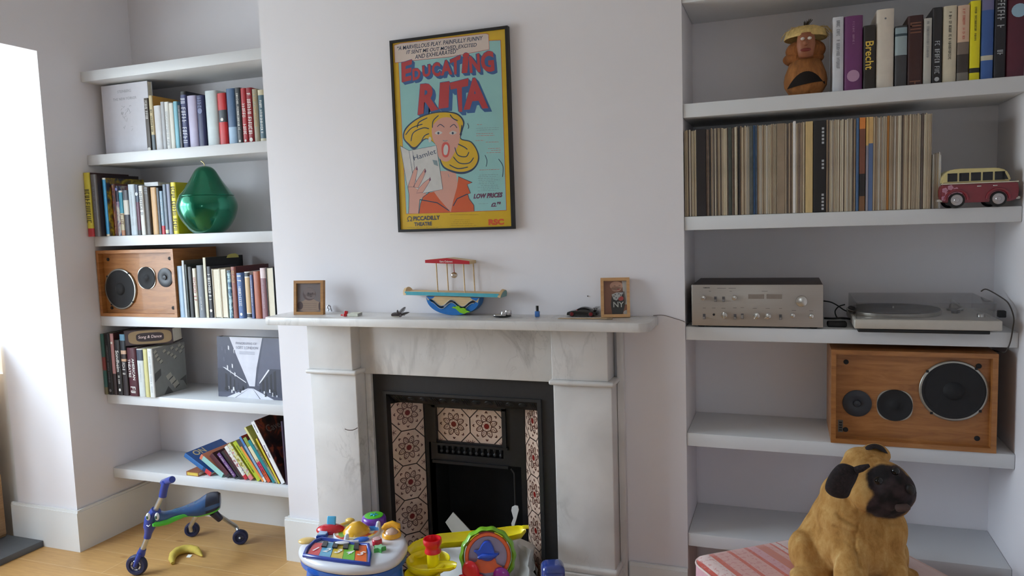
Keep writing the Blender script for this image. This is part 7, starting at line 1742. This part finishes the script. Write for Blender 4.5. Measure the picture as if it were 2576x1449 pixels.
def crown(u, v_):   # 0..1
    e_ = max(abs(u - .5), abs(v_ - .5)) * 2
    return ZP - .0 - .016 * (1 - min(1, (1 - e_) * 9)) ** 2 + .004 * (1 - e_ * e_)
gr = [[bm.verts.new((PWD * i / N_, -PLN * j / N_, crown(i / N_, j / N_))) for j in range(N_ + 1)] for i in range(N_ + 1)]
for i in range(N_):
    for j in range(N_): bm.faces.new((gr[i][j], gr[i][j + 1], gr[i + 1][j + 1], gr[i + 1][j]))
# round the corners in plan
for i in range(N_ + 1):
    for j in range(N_ + 1):
        q_ = gr[i][j].co; cx_2 = min(max(q_.x, .06), PWD - .06); cy_2 = min(max(q_.y, -PLN + .06), -.06); d = Vector((q_.x - cx_2, q_.y - cy_2))
        if d.length > .06: d = d.normalized() * .06; q_.x = cx_2 + d.x; q_.y = cy_2 + d.y
bmesh.ops.recalc_face_normals(bm, faces=bm.faces[:]); m = MB(); m.bm(bm)
if (Vector(m.v[m.f[0][1]]) - Vector(m.v[m.f[0][0]])).cross(Vector(m.v[m.f[0][2]]) - Vector(m.v[m.f[0][1]])).z < 0: m.f = [f_[::-1] for f_ in m.f]
m.build('cushion_top', pouf_mat(), pf_, smooth=80)
def rrect(k, r_): 
    out = []
    for cx_2, cy_2, a0 in ((PWD - r_, -r_, 0), (r_, -r_, 90), (r_, -PLN + r_, 180), (PWD - r_, -PLN + r_, 270)):
        for t_ in range(7): a = math.radians(a0 + 15 * t_); out.append((cx_2 + (r_ + k) * math.cos(a), cy_2 + (r_ + k) * math.sin(a)))
    return out
m = MB(); m.tube([(x_, y_, ZP - .016) for x_, y_ in rrect(.0, .06)], .0035, 8, closed=True); m.build('seam', col(222, 196, 190, .85), pf_, smooth=60)
MVP = col(206, 158, 166, .85, var=.05, scale=30, sheen=.2)
m = MB(); stackrings(m, [(rrect(-.003, .06), .04), (rrect(.0, .06), .06), (rrect(.004, .06), .25), (rrect(.0, .06), ZP - .02), (rrect(-.004, .06), ZP - .014)]); m.build('side_panel', MVP, pf_, smooth=60)
m = MB(); m.tube([(x_, y_, ZP - .075) for x_, y_ in rrect(.003, .06)], .004, 8, closed=True); m.build('coral_piping', col(200, 84, 66, .7, var=.08), pf_, smooth=60)
for x_, y_ in ((.07, -.07), (PWD - .07, -.07), (.07, -PLN + .07), (PWD - .07, -PLN + .07)):
    m = MB(); m.cyl((x_, y_, .001), (x_, y_, .041), .02, .024, 16); m.build('foot', col(60, 44, 34, .5), pf_, smooth=50)
# ------------------------------------------------------------------ plush pug sitting on the pouf
T0 = 2.17
gp = lambda cx, cy, dt=0.0: at(1960 + cx / 4.153, 1100 + cy / 4.153, t=T0 + dt)
kpx = T0 / FPX / 4.153
base = gp(800, 1500, .02)
pug = thing('plush_pug', 'plush toy pug dog with black muzzle and ears sitting on the patterned pouf', 'plush dog', (base.x, base.y, ZP + .006))
camR = CROT @ Vector((1, 0, 0)); camU = CROT @ Vector((0, 1, 0)); camF = CROT @ Vector((0, 0, -1))
FR = Matrix((camR, camU, camF)).transposed()          # columns: right, up, away
def el(m, cx, cy, dt, rx_2, ry_2, rz_2, roll=0.0, n=24, k=14, mat=0):
    m.ell(gp(cx, cy, dt), (rx_2 * kpx, ry_2 * kpx, rz_2 * kpx), n, k, mat, rot=FR @ Matrix.Rotation(math.radians(roll), 3, 'Z'))
m = MB()
el(m, 800, 1090, .06, 440, 400, 380)                  # trunk
el(m, 720, 830, .05, 330, 330, 300)                   # shoulders
el(m, 1050, 960, .04, 270, 330, 280)                  # chest right
el(m, 480, 1180, .12, 330, 330, 320); m.tube([gp(660, 560, .08), gp(620, 640, .085), gp(540, 770, .095), gp(470, 900, .105), gp(350, 1150, .12), gp(340, 1250, .12)], [120 * kpx, 185 * kpx, 185 * kpx, 190 * kpx, 225 * kpx, 200 * kpx], 24)                  # rump
el(m, 250, 1200, .10, 150, 240, 200, 8)               # near haunch
el(m, 1180, 1230, .10, 150, 260, 220, -4)             # far haunch
el(m, 700, 620, .05, 270, 260, 250)                   # neck
el(m, 890, 430, .02, 270, 285, 260, 20)               # skull
el(m, 900, 250, .03, 220, 150, 200, -10)              # brow
el(m, 1010, 180, .05, 150, 120, 150)
el(m, 900, 600, -.02, 180, 190, 180)                  # cheek
el(m, 1120, 440, -.02, 230, 190, 200, -20)            # mask top
el(m, 1190, 560, -.04, 220, 230, 210)                 # muzzle
el(m, 1060, 690, -.03, 140, 150, 150, 10)             # left jowl
el(m, 1220, 700, -.03, 130, 130, 140)
m.tube([gp(770, 1080, .05), gp(755, 1230, .0), gp(750, 1330, -.03), gp(745, 1430, -.045), gp(740, 1560, -.06)], [150 * kpx, 170 * kpx, 170 * kpx, 165 * kpx, 165 * kpx], 24)
m.tube([gp(1130, 1080, .05), gp(1190, 1280, .0), gp(1215, 1420, -.03), gp(1220, 1560, -.04)], [150 * kpx, 130 * kpx, 120 * kpx, 120 * kpx], 24)
el(m, 735, 1570, -.10, 185, 90, 150); el(m, 1220, 1580, -.06, 140, 80, 140); el(m, 330, 1440, .04, 230, 100, 160); el(m, 1330, 1470, .06, 120, 90, 140)
tmp = m.build('tmp', col(150, 110, 60), None)
md = tmp.modifiers.new('r', 'REMESH'); md.mode = 'VOXEL'; md.voxel_size = .0052
m2_ = tmp.modifiers.new('s', 'SMOOTH'); m2_.factor = .6; m2_.iterations = 16
dg = bpy.context.evaluated_depsgraph_get(); dg.update()
me = bpy.data.meshes.new_from_object(tmp.evaluated_get(dg))
bpy.data.meshes.remove(tmp.data)
# seams and folds pressed into the plush, flattened underneath where it sits
from mathutils import noise as mnoise
folds = [([(600, 800), (690, 870), (820, 945)], 16, .007), ([(570, 930), (690, 980), (790, 1010)], 14, .005), ([(830, 900), (800, 1000), (790, 1130), (830, 1250), (850, 1350)], 12, .006), ([(780, 1060), (880, 1050), (960, 1070)], 12, .003), ([(1130, 900), (1250, 900)], 14, .004), ([(1150, 1000), (1290, 970)], 14, .004), ([(680, 1080), (760, 1130)], 12, .003),
         ([(930, 210), (1010, 190), (1060, 215)], 9, .004), ([(950, 150), (1030, 165), (1090, 210)], 9, .004), ([(860, 250), (960, 240), (1030, 260)], 9, .003), ([(700, 640), (800, 760), (960, 820)], 18, .006), ([(1100, 760), (1180, 790), (1260, 740)], 10, .004)]
def segd(p, a, b):
    ax_, ay_ = a; bx_, by_ = b; dx, dy = bx_ - ax_, by_ - ay_; t_ = max(0, min(1, ((p[0] - ax_) * dx + (p[1] - ay_) * dy) / (dx * dx + dy * dy)))
    return math.hypot(p[0] - ax_ - t_ * dx, p[1] - ay_ - t_ * dy)
nrm = [v_.normal.copy() for v_ in me.vertices]
cpos = []
for v_, n_ in zip(me.vertices, nrm):
    u, w_ = px(v_.co); c = ((u - 1960) * 4.153, (w_ - 1100) * 4.153); cpos.append(c)
    facing = n_.dot((CAM - v_.co).normalized())
    d = .0016 * mnoise.noise(v_.co * 38) + .0006 * mnoise.noise(v_.co * 170)
    if facing > .1:
        for pl, wd, dp_ in folds:
            dd = min(segd(c, pl[i], pl[i + 1]) for i in range(len(pl) - 1))
            if dd < wd * 3: d -= dp_ * math.exp(-(dd / wd) ** 2)
    v_.co += n_ * d
    v_.co.z = max(v_.co.z, ZP + .0085 + .001 * mnoise.noise(v_.co * 40))
FUR = ramp_mat('tan_plush', lambda nt, co: noise(nt, mapped(nt, co, (1, 1, .45)), 24, 12, .3, .72), [(.30, (140, 98, 44)), (.46, (174, 128, 66)), (.60, (192, 150, 88)), (.76, (216, 188, 134))], .95, .35)
BFUR = ramp_mat('black_plush', lambda nt, co: noise(nt, co, 120, 8, .4, .65), [(.35, (22, 15, 16)), (.6, (40, 29, 30)), (.78, (74, 58, 60))], .9, 1.0)
PUGM = FUR.copy(); nt = PUGM.node_tree; L_n = nt.links; pb2 = nt.nodes['Principled BSDF']
at_ = nt.nodes.new('ShaderNodeAttribute'); at_.attribute_name = 'mask'
src = pb2.inputs['Base Color'].links[0].from_socket
mxm = nt.nodes.new('ShaderNodeMixRGB'); cb2 = nt.nodes.new('ShaderNodeValToRGB'); cb2.color_ramp.elements[0].position = .4; cb2.color_ramp.elements[0].color = rgb((20, 14, 15)); cb2.color_ramp.elements[1].position = .8; cb2.color_ramp.elements[1].color = rgb((70, 54, 56))
nz2 = nt.nodes.new('ShaderNodeTexNoise'); nz2.inputs['Scale'].default_value = 26; nz2.inputs['Detail'].default_value = 8
tc2 = nt.nodes.new('ShaderNodeTexCoord'); L_n.new(tc2.outputs['Object'], nz2.inputs['Vector']); L_n.new(nz2.outputs['Fac'], cb2.inputs['Fac'])
L_n.new(at_.outputs['Fac'], mxm.inputs[0]); L_n.new(src, mxm.inputs[1]); L_n.new(cb2.outputs['Color'], mxm.inputs[2]); L_n.new(mxm.outputs[0], pb2.inputs['Base Color'])
me.materials.clear(); me.materials.append(PUGM)
def inside(c, poly):
    r_ = False; n = len(poly)
    for i in range(n):
        (x1_, y1_), (x2_, y2_) = poly[i], poly[(i + 1) % n]
        if (y1_ > c[1]) != (y2_ > c[1]) and c[0] < (x2_ - x1_) * (c[1] - y1_) / (y2_ - y1_) + x1_: r_ = not r_
    return r_
mask = sm2([(905, 400), (950, 330), (1060, 280), (1150, 290), (1240, 290), (1330, 380), (1420, 460), (1450, 560), (1420, 680), (1330, 790), (1200, 850), (1030, 840), (920, 800), (915, 700), (985, 600), (930, 520)], 4)
att = me.attributes.new('mask', 'FLOAT', 'POINT')
vals = []
for v_, c in zip(me.vertices, cpos):
    if (v_.co - gp(1150, 560, .03)).dot(camF) > .035 or not (800 < c[0] < 1500 and 200 < c[1] < 920): vals.append(0.0); continue
    dd = min(segd(c, mask[i], mask[(i + 1) % len(mask)]) for i in range(len(mask))) * (1 if inside(c, mask) else -1)
    vals.append(max(0.0, min(1.0, .5 + (dd + 7 * mnoise.noise(v_.co * 120)) / 26)))
att.data.foreach_set('value', vals)
me.polygons.foreach_set('use_smooth', [True] * len(me.polygons))
Qi = chain(pug).inverted(); me.transform(Qi)
ob = bpy.data.objects.new('body', me); COL.objects.link(ob); ob.parent = pug
# ears
def ear(pts, dt, th_, name='ear'):
    m = MB(); P_ = sm2(pts, 4); n = len(P_); cx = sum(p_[0] for p_ in P_) / n; cy = sum(p_[1] for p_ in P_) / n
    lay = []
    for k, off in ((.35, -.5), (.75, -.42), (.95, -.2), (1.0, 0), (.95, .2), (.75, .42), (.35, .5)):
        lay.append([gp(cx + (p_[0] - cx) * k, cy + (p_[1] - cy) * k, dt + off * th_) for p_ in P_])
    vs = [q_ for l_ in lay for q_ in l_]; fs = [tuple(range(n - 1, -1, -1)), tuple(range(6 * n, 7 * n))]
    for i in range(6):
        for k in range(n): fs.append((i * n + k, i * n + (k + 1) % n, (i + 1) * n + (k + 1) % n, (i + 1) * n + k))
    m.add(vs, fs); return m.build(name, BFUR, pug, True, 80)
ear([(640, 275), (740, 290), (830, 350), (810, 440), (760, 540), (720, 625), (640, 640), (540, 610), (480, 540), (500, 440), (560, 340)], -.085, .05)
ear([(870, 140), (920, 85), (1000, 68), (1080, 95), (1140, 160), (1145, 180), (1080, 150), (1000, 115), (930, 110)], .03, .05)
m = MB(); m.tube([gp(800, 345, -.105), gp(860, 325, -.115), gp(940, 295, -.115)], [.010, .010, .005], 8); m.build('dark_brow', BFUR, pug, True, 60)
# eyes, nose, tongue
EYE = col(6, 5, 6, .16, spec=.4)
for cx, cy, dt in ((1040, 455, -.118), (1215, 355, -.085)):
    m = MB(); el(m, cx, cy, dt, 40, 40, 36, 0, 20, 14); m.build('eye', EYE, pug, True, 60)
m = MB(); el(m, 1372, 545, -.105, 42, 56, 42, 10); m.build('nose', col(20, 14, 15, .5), pug, True, 60)
m = MB(); m.tube([gp(1240, 740, -.10), gp(1290, 735, -.115), gp(1345, 735, -.12), gp(1362, 738, -.12)], [.0105, .0105, .010, .006], 14); m.build('tongue', col(74, 56, 52, .8, var=.1), pug, True, 60)
# ------------------------------------------------------------------ light and camera
w = bpy.data.worlds.new('overcast'); S.world = w; w.use_nodes = True
nt = w.node_tree; bg = nt.nodes['Background']
tc = nt.nodes.new('ShaderNodeTexCoord'); sx = nt.nodes.new('ShaderNodeSeparateXYZ'); nt.links.new(tc.outputs['Generated'], sx.inputs[0])
cr = nt.nodes.new('ShaderNodeValToRGB'); nt.links.new(sx.outputs['Z'], cr.inputs['Fac'])
cr.color_ramp.elements[0].position = 0.0; cr.color_ramp.elements[0].color = (.36, .40, .42, 1)
cr.color_ramp.elements[1].position = 0.25; cr.color_ramp.elements[1].color = (.80, .94, 1.10, 1)
nt.links.new(cr.outputs[0], bg.inputs['Color']); bg.inputs['Strength'].default_value = WORLD if 'WORLD' in globals() else 4.0
def portal(loc, rot, sx_, sy_):
    l = bpy.data.lights.new('window_portal', 'AREA'); l.shape = 'RECTANGLE'; l.size = sx_; l.size_y = sy_; l.cycles.is_portal = True
    o = bpy.data.objects.new('window_portal', l); COL.objects.link(o); o.location = loc; o.rotation_euler = [math.radians(a) for a in rot]
portal((BX + .02, -1.11, 1.635), (90, 0, -90), 1.8, 1.53)
portal((-1.81, -.16, 1.635), (-90, 0, 0), .5, 1.53)
portal((-1.81, -2.06, 1.635), (90, 0, 0), .5, 1.53)
portal(((RW0 + RW1) / 2, YB - .04, (RZ0 + RZ1) / 2), (90, 0, 0), RW1 - RW0, RZ1 - RZ0)  # portal of the added fill window in the back wall
cam = bpy.data.cameras.new('camera'); co = bpy.data.objects.new('camera', cam); COL.objects.link(co)
cam.sensor_width = 36; cam.lens = FPX / 2576 * 36; cam.clip_start = .02
co.matrix_world = Matrix.Translation(CAM) @ CROT.to_4x4()
S.camera = co
v = S.view_settings; v.view_transform = 'Standard'; v.look = 'None'; v.gamma = 1; v.use_curve_mapping = False; v.exposure = EXPO if 'EXPO' in globals() else 2.52
S.cycles.max_bounces = 10; S.cycles.diffuse_bounces = 6; S.cycles.transparent_max_bounces = 16; S.cycles.sample_clamp_indirect = 6; S.cycles.use_denoising = True
